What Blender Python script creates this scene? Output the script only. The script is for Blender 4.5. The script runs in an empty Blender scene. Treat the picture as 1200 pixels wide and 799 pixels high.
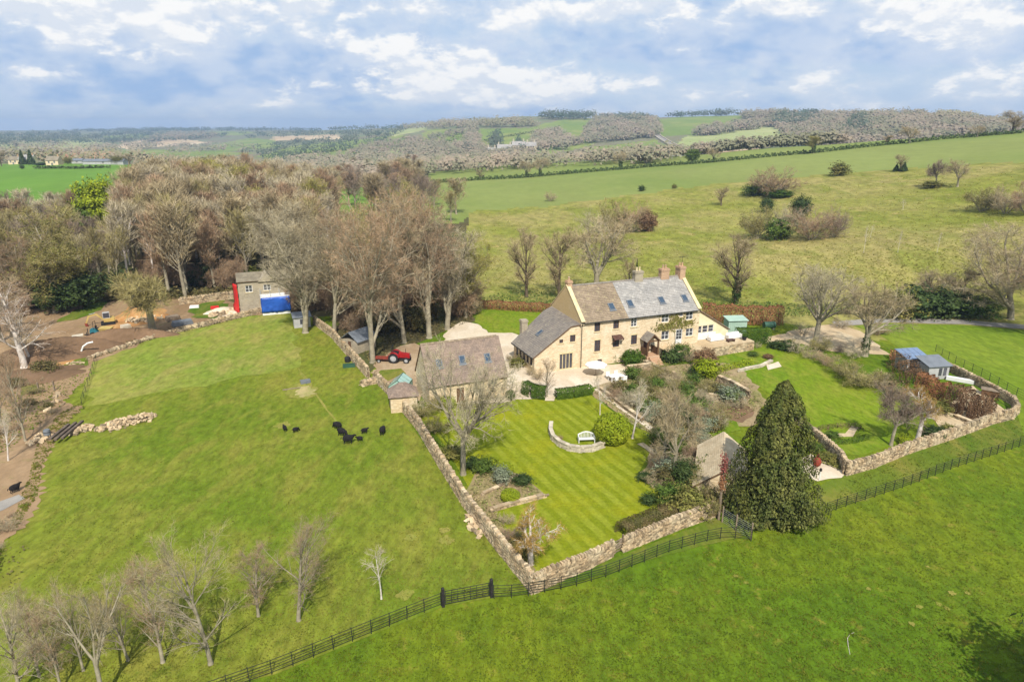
import bpy, bmesh, math, random
import numpy as np
from mathutils import Vector, Matrix
from mathutils.geometry import tessellate_polygon

PI = math.pi
scene = bpy.context.scene
COL = scene.collection

# ------------------------------------------------------------------ camera
CAM_Z = 31.0
PITCH = math.radians(17.3)
cam_data = bpy.data.cameras.new('camera')
cam_data.sensor_width = 36.0
cam_data.lens = 24.0
cam_data.clip_start = 0.5
cam_data.clip_end = 20000.0
cam = bpy.data.objects.new('camera', cam_data)
COL.objects.link(cam)
cam.location = (0, 0, CAM_Z)
cam.rotation_euler = (PI / 2 - PITCH, 0, 0)
scene.camera = cam

# ------------------------------------------------------------------ light
SUN_EL = math.radians(47)
SUN_AZ = math.radians(172)          # compass bearing of the sun from +Y, clockwise: behind the camera
sd = Vector((math.sin(SUN_AZ) * math.cos(SUN_EL), math.cos(SUN_AZ) * math.cos(SUN_EL), math.sin(SUN_EL)))
sun_data = bpy.data.lights.new('sun', 'SUN')
sun_data.energy = 4.6
sun_data.angle = math.radians(0.6)
sun_data.color = (1.0, 0.96, 0.89)
sun = bpy.data.objects.new('sun', sun_data)
COL.objects.link(sun)
sun.rotation_euler = (-sd).to_track_quat('-Z', 'Y').to_euler()

scene.view_settings.view_transform = 'Standard'
scene.view_settings.look = 'None'
scene.view_settings.gamma = 1.0
scene.view_settings.use_curve_mapping = False
scene.view_settings.exposure = 0.28
scene.cycles.max_bounces = 6
scene.cycles.diffuse_bounces = 2
scene.cycles.glossy_bounces = 2
scene.cycles.transmission_bounces = 3
scene.cycles.transparent_max_bounces = 6
scene.cycles.volume_bounces = 0
scene.cycles.use_denoising = True


def S(r, g, b):
    def l(c):
        c /= 255.0
        return c / 12.92 if c <= 0.04045 else ((c + 0.055) / 1.055) ** 2.4
    return (l(r), l(g), l(b), 1.0)


class NB:
    """small node builder"""
    def __init__(self, tree):
        self.t = tree
        self.n = tree.nodes
        self.l = tree.links

    def node(self, typ, **kw):
        n = self.n.new(typ)
        for k, v in kw.items():
            setattr(n, k, v)
        return n

    def put(self, sock, val):
        if val is None:
            return
        if isinstance(val, bpy.types.NodeSocket):
            self.l.new(val, sock)
        else:
            sock.default_value = val

    def math(self, op, a, b=None, clamp=False):
        n = self.node('ShaderNodeMath', operation=op, use_clamp=clamp)
        self.put(n.inputs[0], a)
        self.put(n.inputs[1], b)
        return n.outputs[0]

    def mix(self, fac, a, b, mode='MIX'):
        n = self.node('ShaderNodeMix', data_type='RGBA', blend_type=mode)
        self.put(n.inputs[0], fac)
        self.put(n.inputs[6], a)
        self.put(n.inputs[7], b)
        return n.outputs[2]

    def noise(self, vec, scale, detail=3, rough=0.55, dist=0.0):
        n = self.node('ShaderNodeTexNoise')
        self.put(n.inputs['Vector'], vec)
        n.inputs['Scale'].default_value = scale
        n.inputs['Detail'].default_value = detail
        n.inputs['Roughness'].default_value = rough
        n.inputs['Distortion'].default_value = dist
        return n.outputs[0]

    def mapping(self, vec, scale=(1, 1, 1), rot=(0, 0, 0), loc=(0, 0, 0)):
        n = self.node('ShaderNodeMapping')
        self.put(n.inputs[0], vec)
        n.inputs[1].default_value = loc
        n.inputs[2].default_value = rot
        n.inputs[3].default_value = scale
        return n.outputs[0]

    def ramp(self, fac, a, b, c0=0.0, c1=1.0):
        n = self.node('ShaderNodeMapRange')
        n.interpolation_type = 'SMOOTHSTEP'
        self.put(n.inputs[0], fac)
        n.inputs[1].default_value = a
        n.inputs[2].default_value = b
        n.inputs[3].default_value = c0
        n.inputs[4].default_value = c1
        return n.outputs[0]


# ------------------------------------------------------------------ sky
world = bpy.data.worlds.new('World')
scene.world = world
world.use_nodes = True
wt = world.node_tree
wt.nodes.clear()
wb = NB(wt)
sky = wb.node('ShaderNodeTexSky', sky_type='NISHITA')
sky.sun_disc = False
sky.sun_elevation = SUN_EL
sky.sun_rotation = SUN_AZ
sky.altitude = 200
sky.air_density = 1.0
sky.dust_density = 0.6
sky.ozone_density = 1.6
tc = wb.node('ShaderNodeTexCoord')
sep = wb.node('ShaderNodeSeparateXYZ')
wt.links.new(tc.outputs['Generated'], sep.inputs[0])
az = wb.math('ARCTAN2', sep.outputs[0], sep.outputs[1])
el = wb.math('ARCSINE', sep.outputs[2])
elc = wb.math('MAXIMUM', el, 0.0)


def cloud_field(dz, seed=3.7, det=9):
    comb = wb.node('ShaderNodeCombineXYZ')
    wb.put(comb.inputs[0], wb.math('MULTIPLY', az, 5.6))
    e2 = wb.math('ADD', elc, dz)
    # clouds are squeezed together towards the horizon
    wb.put(comb.inputs[1], wb.math('MULTIPLY', wb.math('POWER', wb.math('ADD', e2, 0.012), 0.8), 9.0))
    comb.inputs[2].default_value = seed
    big = wb.noise(comb.outputs[0], 1.4, 3, 0.5, 0.1)
    fine = wb.noise(comb.outputs[0], 3.4, det, 0.6, 0.15)
    return wb.math('ADD', wb.math('MULTIPLY', big, 0.45), wb.math('MULTIPLY', fine, 0.55))


def _azel(px, py):
    u, v = (px - 600) / 800.0, (py - 399.5) / 800.0
    c_, s_ = math.cos(PITCH), math.sin(PITCH)
    y_, z_ = c_ - v * s_, -s_ - v * c_
    return math.atan2(u, y_), math.atan2(z_, math.hypot(u, y_))


def blobs(lst):
    tot = None
    for px, py, sx, sy, amp in lst:
        a0, e0 = _azel(px, py)
        dx = wb.math('MULTIPLY', wb.math('SUBTRACT', az, a0), 800.0 / sx)
        dy = wb.math('MULTIPLY', wb.math('SUBTRACT', el, e0), 800.0 / sy)
        r2 = wb.math('ADD', wb.math('MULTIPLY', dx, dx), wb.math('MULTIPLY', dy, dy))
        g = wb.math('MULTIPLY', wb.math('EXPONENT', wb.math('MULTIPLY', r2, -1.0)), amp)
        tot = g if tot is None else wb.math('ADD', tot, g)
    return tot


# the cloud banks of that afternoon: white tops first, then their grey-blue undersides
tops = blobs([(270, 18, 190, 34, .16), (430, 50, 50, 16, .07), (550, 90, 90, 30, .19), (655, 102, 80, 22, .14), (700, 14, 90, 16, .12), (900, 8, 180, 14, .13), (1070, 22, 70, 16, .15), (1160, 30, 70, 18, .12),
              (1110, 92, 90, 16, .13), (14, 86, 46, 14, .16), (340, 100, 90, 9, .10), (60, 12, 110, 22, .10), (480, 20, 120, 16, .04), (310, 122, 50, 5, .10), (790, 100, 90, 16, .07)])
bases = blobs([(380, 78, 160, 28, .36), (150, 92, 150, 30, .30), (890, 42, 150, 26, .34), (1000, 56, 120, 14, .20), (620, 124, 140, 8, .16), (1180, 56, 90, 12, .16), (90, 50, 100, 22, .16), (780, 62, 70, 10, .14)])
n0 = cloud_field(0.0)
t0 = wb.math('ADD', n0, tops)
white = wb.ramp(t0, 0.565, 0.655)
grey = wb.ramp(wb.math('ADD', cloud_field(0.004, 9.1, 3), bases), 0.50, 0.74)
rim = wb.ramp(wb.math('SUBTRACT', t0, wb.math('ADD', cloud_field(0.012), tops)), -0.05, 0.06)
cloud_white = (10.8, 10.7, 10.5, 1)
cloud_soft = (8.0, 8.6, 9.5, 1)
cloud_grey = (3.7, 5.5, 8.5, 1)
# milky blue in the gaps between the clouds
veil = (5.6, 7.1, 9.4, 1)
base = wb.mix(0.8, sky.outputs[0], veil)
low = wb.ramp(elc, 0.0, 0.09, 1.0, 0.0)
base = wb.mix(wb.math('MULTIPLY', low, 0.5), base, (6.0, 7.4, 9.4, 1))
base = wb.mix(wb.ramp(n0, 0.40, 0.62, 0.0, 0.55), base, cloud_soft)
gcol = wb.mix(wb.ramp(cloud_field(0.0, 5.2, 2), .36, .60), cloud_grey, (6.3, 7.4, 9.2, 1))
skyc = wb.mix(wb.math('MULTIPLY', grey, 0.95), base, gcol)
glow = wb.ramp(t0, 0.44, 0.62)
skyc = wb.mix(wb.math('MULTIPLY', glow, 0.42), skyc, (8.4, 8.9, 9.6, 1))
wcol = wb.mix(rim, cloud_soft, cloud_white)
skyc = wb.mix(wb.math('MULTIPLY', white, wb.ramp(elc, 0.0, 0.03, 0.35, 0.95)), skyc, wcol)
bg = wb.node('ShaderNodeBackground')
wb.put(bg.inputs[0], skyc)
bg.inputs[1].default_value = 0.079
wo = wb.node('ShaderNodeOutputWorld')
wt.links.new(bg.outputs[0], wo.inputs[0])


# ------------------------------------------------------------------ materials
def new_mat(name):
    m = bpy.data.materials.new(name)
    m.use_nodes = True
    nt = m.node_tree
    nt.nodes.clear()
    b = NB(nt)
    out = b.node('ShaderNodeOutputMaterial')
    bs = b.node('ShaderNodeBsdfPrincipled')
    nt.links.new(bs.outputs[0], out.inputs[0])
    bs.inputs['Specular IOR Level'].default_value = 0.25
    return m, b, bs


def add_bump(b, bs, h, strength, dist=0.05):
    n = b.node('ShaderNodeBump')
    n.inputs['Strength'].default_value = strength
    n.inputs['Distance'].default_value = dist
    b.put(n.inputs['Height'], h)
    b.l.new(n.outputs[0], bs.inputs['Normal'])


def mix_mat(name, a, c, scale=1.0, rough=0.85, fine=0.0, fscale=12, bump=0.0, bdist=0.03, bscale=None,
            tone=0.0, rnd=0.0, coords='Object', spec=0.25, third=None, metal=0.0):
    """two or three colours mixed by noise; optional per-piece tone and per-object variation"""
    m, b, bs = new_mat(name)
    t = b.node('ShaderNodeTexCoord')
    if coords == 'Position':
        v = b.node('ShaderNodeNewGeometry').outputs['Position']
    else:
        v = t.outputs[coords]
    col = b.mix(b.ramp(b.noise(v, scale, 4), 0.32, 0.68), a, c)
    if third:
        col = b.mix(b.ramp(b.noise(v, scale * 2.7, 4), 0.52, 0.72), col, third)
    if fine:
        f = b.math('ADD', b.math('MULTIPLY', b.noise(v, fscale, 3), fine * 2), 1 - fine)
        col = b.mix(1.0, col, f, 'MULTIPLY')
    if tone:
        at = b.node('ShaderNodeAttribute', attribute_name='tone')
        f = b.math('ADD', b.math('MULTIPLY', at.outputs['Fac'], tone * 2), 1 - tone)
        col = b.mix(1.0, col, f, 'MULTIPLY')
    if rnd:
        oi = b.node('ShaderNodeObjectInfo')
        f = b.math('ADD', b.math('MULTIPLY', oi.outputs['Random'], rnd * 2), 1 - rnd)
        col = b.mix(1.0, col, f, 'MULTIPLY')
    b.put(bs.inputs['Base Color'], col)
    bs.inputs['Roughness'].default_value = rough
    bs.inputs['Specular IOR Level'].default_value = spec
    bs.inputs['Metallic'].default_value = metal
    if bump:
        add_bump(b, bs, b.noise(v, bscale or fscale, 4), bump, bdist)
    return m


def _mul(c, f):
    return None if c is None else tuple(min(1, a * b) for a, b in zip(c[:3], f)) + (1.0,)


def grass_mat(name, A, B, C, big=0.03, mid=0.25, fine=2.2, D=None, cfac=0.75, streak=0.0, srot=0.6, contrast=0.42, bump=0.5, mul=(1, 1, 1)):
    A, B, C, D = (_mul(c, mul) for c in (A, B, C, D))
    m, b, bs = new_mat(name)
    v = b.node('ShaderNodeNewGeometry').outputs['Position']
    v2 = b.mapping(v, (1, 0.45, 1), (0, 0, srot))
    col = b.mix(b.ramp(b.noise(v, big, 4, 0.6, 0.4), 0.35, 0.65), A, B)
    col = b.mix(b.math('MULTIPLY', b.ramp(b.noise(v2, mid, 5, 0.65, 0.5), 0.42, 0.68), cfac), col, C)
    if D:
        col = b.mix(b.ramp(b.noise(v, mid * 1.7, 5, 0.7), 0.56, 0.74), col, D)
    f1 = b.noise(v2, fine, 5, 0.7)
    f = b.math('ADD', b.math('MULTIPLY', f1, contrast * 2), 1 - contrast)
    col = b.mix(1.0, col, f, 'MULTIPLY')
    if streak:
        v3 = b.mapping(v, (0.25, 3.2, 1), (0, 0, srot))
        s = b.noise(v3, 1.3, 3, 0.6)
        col = b.mix(1.0, col, b.math('ADD', b.math('MULTIPLY', s, streak * 2), 1 - streak), 'MULTIPLY')
    b.put(bs.inputs['Base Color'], col)
    bs.inputs['Roughness'].default_value = 0.9
    bs.inputs['Specular IOR Level'].default_value = 0.04
    h = b.math('ADD', f1, b.math('MULTIPLY', b.noise(v, mid * 2.2, 3), 1.6))
    add_bump(b, bs, h, bump, 0.12)
    return m


def lawn_mat(name, A, B, width, rot, C):
    """mown lawn: the roller leaves bands of lighter and darker lying grass"""
    m, b, bs = new_mat(name)
    v = b.node('ShaderNodeNewGeometry').outputs['Position']
    vv = b.mapping(v, (1, 1, 1), (0, 0, rot))
    sp = b.node('ShaderNodeSeparateXYZ')
    b.put(sp.inputs[0], vv)
    wob = b.math('MULTIPLY', b.noise(v, 0.35, 3), 0.5)
    s = b.math('SINE', b.math('MULTIPLY', b.math('ADD', sp.outputs[0], wob), PI / width))
    st = b.ramp(s, -0.5, 0.5)
    col = b.mix(b.math('MULTIPLY', st, b.ramp(b.noise(v, .5, 3), .3, .7, .25, .95)), A, B)
    col = b.mix(b.math('MULTIPLY', b.ramp(b.noise(v, 0.22, 5, 0.65), 0.45, 0.7), 0.7), col, C)
    f1 = b.noise(v, 3.0, 5, 0.7)
    col = b.mix(1.0, col, b.math('ADD', b.math('MULTIPLY', f1, 1.2), 0.4), 'MULTIPLY')
    b.put(bs.inputs['Base Color'], col)
    bs.inputs['Roughness'].default_value = 0.9
    bs.inputs['Specular IOR Level'].default_value = 0.04
    add_bump(b, bs, f1, 0.35, 0.06)
    return m


def brick_mat(name, A, B, mortar, bw, bh, rough=0.9, rot=(PI / 2, 0, 0), bump=0.35, blotch=None):
    m, b, bs = new_mat(name)
    t = b.node('ShaderNodeTexCoord')
    v = b.mapping(t.outputs['Object'], (1, 1, 1), rot)
    n = b.node('ShaderNodeTexBrick')
    b.put(n.inputs['Vector'], v)
    n.inputs['Color1'].default_value = A
    n.inputs['Color2'].default_value = B
    n.inputs['Mortar'].default_value = mortar
    n.inputs['Scale'].default_value = 1.0
    n.inputs['Mortar Size'].default_value = 0.012
    n.inputs['Mortar Smooth'].default_value = 0.4
    n.inputs['Bias'].default_value = 0.0
    n.inputs['Brick Width'].default_value = bw
    n.inputs['Row Height'].default_value = bh
    col = n.outputs[0]
    if blotch:
        col = b.mix(b.math('MULTIPLY', b.ramp(b.noise(t.outputs['Object'], 0.55, 5, 0.65), 0.45, 0.72), 0.7), col, blotch)
    f = b.math('ADD', b.math('MULTIPLY', b.noise(t.outputs['Object'], 5, 4), 0.6), 0.7)
    col = b.mix(1.0, col, f, 'MULTIPLY')
    b.put(bs.inputs['Base Color'], col)
    bs.inputs['Roughness'].default_value = rough
    add_bump(b, bs, b.math('SUBTRACT', b.noise(t.outputs['Object'], 7, 3), n.outputs[1]), bump, 0.03)
    return m


M = {}
# grass and ground
M['pasture'] = grass_mat('pasture_grass', S(76, 120, 16), S(100, 132, 20), S(64, 106, 18), D=S(118, 134, 36), fine=1.7, big=.045, mid=.4, mul=(1.18, .77, 1.7), contrast=.95, streak=.12, cfac=.45)
M['paddock'] = grass_mat('paddock_grass', S(108, 140, 32), S(88, 130, 22), S(128, 146, 46), D=S(84, 122, 24), fine=1.5, mid=.35, mul=(1.14, .72, 1.55), contrast=.9, streak=.1, big=.05, cfac=.45)
M['paddock2'] = grass_mat('short_paddock_grass', S(132, 150, 56), S(108, 142, 44), S(146, 150, 76), D=S(92, 138, 30), fine=1.3, mul=(1.1, .81, 1.15), contrast=.8, streak=.1, cfac=.5)
M['verge'] = grass_mat('rough_verge_grass', S(96, 126, 38), S(70, 110, 28), S(130, 138, 60), fine=2.5, mul=(1.0, .76, .9))
M['lawn'] = lawn_mat('striped_lawn', _mul(S(116, 134, 30), (.92, .8, .7)), _mul(S(136, 152, 50), (.95, .82, .75)), .66, math.radians(-25), _mul(S(138, 142, 36), (1.05, .95, .6)))
M['lawn2'] = grass_mat('garden_lawn', S(86, 134, 18), S(104, 144, 24), S(126, 150, 44), fine=2.0, contrast=0.7, bump=0.3, mid=.5, mul=(1.16, .76, 1.5), cfac=.5)
M['field_right'] = grass_mat('smooth_field_grass', S(92, 134, 26), S(108, 144, 38), S(80, 122, 24), fine=1.2, contrast=0.7, mul=(1.15, .79, 1.2), streak=.1, cfac=.5)
M['meadow'] = grass_mat('rough_meadow_grass', S(132, 140, 54), S(156, 150, 84), S(116, 130, 44), big=0.02, mid=0.10, fine=0.45,
                        D=S(172, 160, 92), streak=0.5, srot=-0.15, contrast=0.8, bump=1.0, mul=(.88, .80, .95))
M['crop'] = grass_mat('young_crop', S(104, 136, 66), S(118, 146, 78), S(112, 138, 74), big=0.01, mid=0.03, fine=0.25, contrast=0.2, bump=0.1, mul=(1.2, .86, .9))
M['crop2'] = grass_mat('green_crop', S(92, 146, 50), S(104, 152, 58), S(88, 138, 48), big=0.01, mid=0.03, fine=0.25, contrast=0.2, bump=0.1, mul=(1.05, .78, .9))
M['hill_green'] = grass_mat('hill_pasture', S(112, 142, 70), S(130, 150, 84), S(100, 132, 66), big=0.006, mid=0.02, fine=0.08, contrast=0.22, bump=0.1, mul=(1.1, .86, .85))
M['hill_pale'] = grass_mat('hill_stubble', S(150, 156, 100), S(168, 168, 116), S(140, 150, 92), big=0.006, mid=0.02, fine=0.08, contrast=0.2, bump=0.1)
M['hill_tan'] = grass_mat('ploughed_field', S(186, 160, 124), S(202, 182, 148), S(176, 150, 116), big=0.006, mid=0.02, fine=0.08, contrast=0.15, bump=0.1)
M['hill_red'] = grass_mat('red_ploughed_field', S(178, 134, 96), S(190, 148, 108), S(168, 126, 92), big=0.006, mid=0.02, fine=0.08, contrast=0.15, bump=0.1)
M['wood_floor'] = grass_mat('woodland_floor', S(92, 82, 58), S(80, 74, 48), S(84, 92, 48), big=0.02, mid=0.1, fine=0.6, contrast=0.4, bump=0.5)
M['hill_wood'] = grass_mat('distant_wood_floor', S(120, 116, 88), S(112, 122, 84), S(126, 112, 92), D=S(118, 140, 84), big=0.004, mid=0.015, fine=0.05, contrast=0.4, bump=0.3)
M['soil'] = grass_mat('bare_soil', S(150, 124, 94), S(130, 106, 78), S(164, 138, 106), D=S(112, 112, 58), fine=1.6, contrast=0.4)
M['dark_soil'] = grass_mat('dark_spoil', S(116, 92, 70), S(130, 104, 80), S(102, 82, 62), fine=1.6, contrast=0.4)
M['orange_soil'] = grass_mat('orange_clay', S(176, 128, 78), S(160, 116, 72), S(188, 152, 104), fine=1.4, contrast=0.35)
M['bed'] = grass_mat('flower_bed_soil', S(156, 136, 104), S(138, 118, 88), S(128, 128, 72), D=S(150, 128, 98), mid=0.6, fine=2.8, contrast=0.45)
M['gravel'] = grass_mat('pale_gravel', S(206, 190, 164), S(192, 174, 148), S(214, 200, 178), big=0.1, mid=0.5, fine=4.0, contrast=0.2, bump=0.25)
M['gravel2'] = grass_mat('tan_gravel', S(190, 168, 134), S(176, 152, 118), S(198, 182, 150), big=0.1, mid=0.5, fine=3.0, contrast=0.25, bump=0.25)
M['yard'] = grass_mat('packed_yard', S(168, 146, 116), S(150, 126, 98), S(178, 158, 130), big=0.1, mid=0.5, fine=3.0, contrast=0.28, bump=0.25)
M['lane'] = grass_mat('worn_tarmac', S(150, 144, 134), S(138, 132, 124), S(160, 152, 140), big=0.1, mid=0.4, fine=3.0, contrast=0.2, bump=0.15)
M['worn'] = grass_mat('worn_grass', S(140, 132, 66), S(128, 126, 58), S(118, 128, 48), big=.3, mid=.9, fine=3, contrast=.5)
M['bare'] = grass_mat('trodden_ground', S(176, 158, 112), S(158, 146, 96), S(132, 138, 70), big=0.2, mid=0.6, fine=2.5, contrast=0.3)
# stone, roof, joinery
M['wall_stone'] = mix_mat('dry_stone', S(164, 140, 108), S(182, 164, 134), 0.8, 0.95, fine=0.25, fscale=9, tone=0.5, bump=0.4, third=S(132, 118, 96))
M['wall_core'] = mix_mat('wall_core', S(74, 62, 48), S(60, 52, 42), 2.0, 0.95)
M['pale_stone'] = mix_mat('pale_stone', S(196, 184, 162), S(176, 162, 138), 1.2, 0.9, fine=0.2, tone=0.2, bump=0.3)
M['house_stone'] = brick_mat('honey_stone', S(222, 200, 166), S(202, 178, 142), S(196, 176, 142), 0.42, 0.17, blotch=S(226, 212, 184))
M['gable_stone'] = brick_mat('golden_stone', S(214, 180, 122), S(198, 166, 110), S(202, 174, 126), 0.42, 0.17, rot=(PI / 2, 0, PI / 2), blotch=S(206, 184, 146))
M['barn_stone'] = brick_mat('barn_stone', S(214, 192, 154), S(190, 164, 126), S(200, 182, 150), 0.40, 0.16, blotch=S(222, 208, 180))
M['grey_stone'] = brick_mat('grey_stone', S(168, 156, 134), S(150, 138, 116), S(160, 150, 132), 0.40, 0.18, blotch=S(182, 166, 136))
M['cream'] = mix_mat('cream_render', S(226, 212, 176), S(214, 198, 158), 0.6, 0.9, fine=0.08)
M['trim'] = mix_mat('dressed_stone', S(214, 196, 154), S(200, 180, 136), 1.5, 0.85, fine=0.12)
M['brick'] = brick_mat('chimney_brick', S(190, 150, 116), S(174, 132, 100), S(196, 178, 150), 0.23, 0.08, blotch=S(168, 138, 112))
M['tile_brown'] = mix_mat('brown_stone_tile', S(148, 130, 108), S(128, 112, 92), 0.9, 0.85, fine=0.2, fscale=6, tone=0.14, bump=0.25, third=S(160, 144, 112))
M['tile_grey'] = mix_mat('grey_stone_tile', S(160, 154, 146), S(142, 138, 132), 0.7, 0.8, fine=0.2, fscale=6, tone=0.14, bump=0.25, third=S(176, 170, 160))
M['tile_wing'] = mix_mat('wing_stone_tile', S(136, 126, 114), S(122, 114, 106), 0.9, 0.85, fine=0.2, fscale=6, tone=0.12, bump=0.25, third=S(150, 142, 124))
M['tile_barn'] = mix_mat('purple_brown_tile', S(144, 124, 108), S(126, 110, 98), 0.8, 0.85, fine=0.22, fscale=6, tone=0.20, bump=0.25, third=S(150, 130, 112))
M['tile_hut'] = mix_mat('pale_hut_tile', S(196, 178, 146), S(180, 160, 128), 0.9, 0.85, fine=0.2, fscale=6, tone=0.12, bump=0.25)
M['tile_cot'] = mix_mat('cottage_tile', S(140, 130, 110), S(122, 112, 94), 0.8, 0.85, fine=0.2, fscale=6, tone=0.15, bump=0.2)
M['white_paint'] = mix_mat('white_paint', S(226, 224, 218), S(214, 212, 206), 2, 0.5, fine=0.04)
M['brown_frame'] = mix_mat('brown_timber_frame', S(92, 64, 54), S(78, 56, 48), 3, 0.6, fine=0.1)
M['dark_metal'] = mix_mat('dark_metal', S(40, 44, 42), S(52, 52, 46), 3, 0.5, fine=0.2, fscale=5)
M['black_timber'] = mix_mat('black_timber', S(36, 34, 34), S(48, 44, 42), 3, 0.8, fine=0.15)
M['old_timber'] = mix_mat('weathered_timber', S(140, 124, 104), S(116, 100, 82), 2, 0.9, fine=0.2)
M['timber'] = mix_mat('brown_timber', S(112, 84, 58), S(94, 70, 50), 2, 0.85, fine=0.2)
M['green_paint'] = mix_mat('green_paint', S(164, 186, 168), S(152, 176, 158), 1, 0.6, fine=0.06)
M['dark_green'] = mix_mat('dark_green_paint', S(52, 84, 66), S(60, 92, 74), 1, 0.5, fine=0.1)
M['slate_metal'] = mix_mat('grey_sheet_roof', S(120, 124, 128), S(104, 108, 112), 0.8, 0.5, fine=0.1)
M['shed_grey'] = mix_mat('grey_shed_board', S(176, 174, 170), S(160, 158, 154), 1, 0.8, fine=0.1)
M['red_paint'] = mix_mat('red_paint', S(160, 26, 30), S(140, 24, 28), 1, 0.35, fine=0.08, spec=0.5)
M['yellow_paint'] = mix_mat('yellow_paint', S(190, 164, 96), S(172, 146, 84), 1, 0.5, fine=0.15)
M['teal_paint'] = mix_mat('teal_paint', S(48, 110, 118), S(40, 96, 106), 1, 0.5, fine=0.1)
M['rubber'] = mix_mat('black_rubber', S(34, 34, 36), S(46, 44, 44), 3, 0.85, fine=0.15)
M['grey_rim'] = mix_mat('pale_grey_rim', S(170, 170, 168), S(150, 150, 148), 3, 0.6)
M['tarp_blue'] = mix_mat('blue_tarpaulin', S(36, 88, 176), S(24, 70, 152), 0.9, 0.45, fine=0.15, fscale=2.5, bump=0.8, bdist=0.15, bscale=1.6, spec=0.5)
M['tarp_red'] = mix_mat('red_sheeting', S(204, 48, 44), S(188, 36, 36), 1.2, 0.5, fine=0.15, bump=0.5, bdist=0.1, bscale=2)
M['cloth_white'] = mix_mat('white_canvas', S(232, 228, 220), S(220, 216, 208), 1.0, 0.8, fine=0.06)
M['rust'] = mix_mat('rusty_steel', S(140, 62, 44), S(112, 52, 40), 3, 0.8, fine=0.2)
M['log'] = mix_mat('log_bark', S(112, 98, 84), S(84, 72, 62), 2, 0.95, fine=0.3)
M['fleece'] = mix_mat('black_fleece', S(26, 24, 24), S(38, 34, 32), 6, 0.95, fine=0.3, fscale=20)


def glass_mat(name, col, rough=0.06):
    m, b, bs = new_mat(name)
    t = b.node('ShaderNodeTexCoord')
    b.put(bs.inputs['Base Color'], b.mix(b.noise(t.outputs['Object'], 2.5, 2), col, tuple(c * 1.7 for c in col[:3]) + (1,)))
    bs.inputs['Roughness'].default_value = rough
    bs.inputs['Specular IOR Level'].default_value = 0.7
    return m


M['glass'] = glass_mat('window_glass', S(62, 62, 66))
M['roof_glass'] = glass_mat('rooflight_glass', S(50, 64, 78), .12)
M['green_glass'] = glass_mat('greenhouse_glass', S(132, 158, 146), 0.15)
M['solar'] = glass_mat('solar_glass', S(96, 112, 134), 0.2)


def leaf_mat(name, A, B, rnd=0.15, tone=0.35, trans=0.25, scale=0.9):
    m, b, bs = new_mat(name)
    t = b.node('ShaderNodeTexCoord')
    at = b.node('ShaderNodeAttribute', attribute_name='tone')
    oi = b.node('ShaderNodeObjectInfo')
    col = b.mix(b.ramp(b.noise(t.outputs['Object'], scale, 4), 0.38, 0.62), A, B)
    f = b.math('ADD', b.math('MULTIPLY', at.outputs['Fac'], tone * 2), 1 - tone)
    col = b.mix(1.0, col, f, 'MULTIPLY')
    f = b.math('ADD', b.math('MULTIPLY', oi.outputs['Random'], rnd * 2), 1 - rnd)
    col = b.mix(1.0, col, f, 'MULTIPLY')
    b.put(bs.inputs['Base Color'], col)
    bs.inputs['Roughness'].default_value = 0.65
    bs.inputs['Specular IOR Level'].default_value = 0.2
    if trans:
        tr = b.node('ShaderNodeBsdfTranslucent')
        b.put(tr.inputs[0], col)
        mx = b.node('ShaderNodeMixShader')
        mx.inputs[0].default_value = trans
        out = [n for n in b.n if n.type == 'OUTPUT_MATERIAL'][0]
        b.l.new(bs.outputs[0], mx.inputs[1])
        b.l.new(tr.outputs[0], mx.inputs[2])
        b.l.new(mx.outputs[0], out.inputs[0])
    return m


M['bark'] = mix_mat('grey_bark', S(158, 148, 124), S(128, 118, 98), 1.2, 0.95, fine=0.25, fscale=5, rnd=0.15)
M['bark_pale'] = mix_mat('pale_bark', S(212, 202, 190), S(186, 172, 156), 1.5, 0.9, fine=0.3, fscale=4, rnd=0.08)
M['bark_dark'] = mix_mat('dark_bark', S(104, 90, 72), S(86, 74, 60), 1.2, 0.95, fine=0.25, fscale=5, rnd=0.15)
M['twig'] = leaf_mat('brown_twigs', S(172, 154, 118), S(152, 134, 100), 0.16, 0.3, 0.0)
M['twig_red'] = leaf_mat('red_brown_twigs', S(166, 138, 108), S(150, 122, 94), 0.15, 0.3, 0.0)
M['twig_pale'] = leaf_mat('pale_grey_twigs', S(188, 174, 142), S(168, 154, 122), 0.12, 0.3, 0.0)
M['twig_olive'] = leaf_mat('olive_budding_twigs', S(166, 152, 98), S(148, 136, 86), 0.12, 0.3, 0.0)
M['twig_purple'] = leaf_mat('purple_brown_twigs', S(146, 126, 108), S(128, 110, 96), 0.15, 0.3, 0.0)
M['twig_orange'] = leaf_mat('orange_budding_twigs', S(170, 134, 70), S(148, 120, 66), 0.1, 0.3, 0.0)
M['bud_yellow'] = leaf_mat('yellow_green_buds', S(152, 148, 40), S(134, 136, 44), 0.12)
M['leaf_yew'] = leaf_mat('yew_sprays', S(76, 84, 36), S(102, 102, 48), 0.0, 0.6, 0.15)
M['leaf_dark'] = leaf_mat('dark_green_leaves', S(62, 80, 38), S(80, 94, 48), 0.15, 0.4)
M['leaf_ivy'] = leaf_mat('ivy_leaves', S(64, 84, 38), S(84, 96, 46), 0.15, 0.4)
M['leaf_mid'] = leaf_mat('mid_green_leaves', S(86, 108, 40), S(104, 120, 50), 0.15, 0.4)
M['leaf_lime'] = leaf_mat('lime_leaves', S(134, 148, 28), S(154, 162, 34), 0.08, 0.4)
M['leaf_olive'] = leaf_mat('olive_leaves', S(112, 112, 52), S(132, 124, 64), 0.15, 0.4)
M['leaf_box'] = leaf_mat('box_leaves', S(66, 92, 22), S(82, 104, 28), 0.1, 0.4)
M['leaf_grey'] = leaf_mat('grey_green_leaves', S(128, 136, 108), S(144, 148, 122), 0.1, 0.4)
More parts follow.
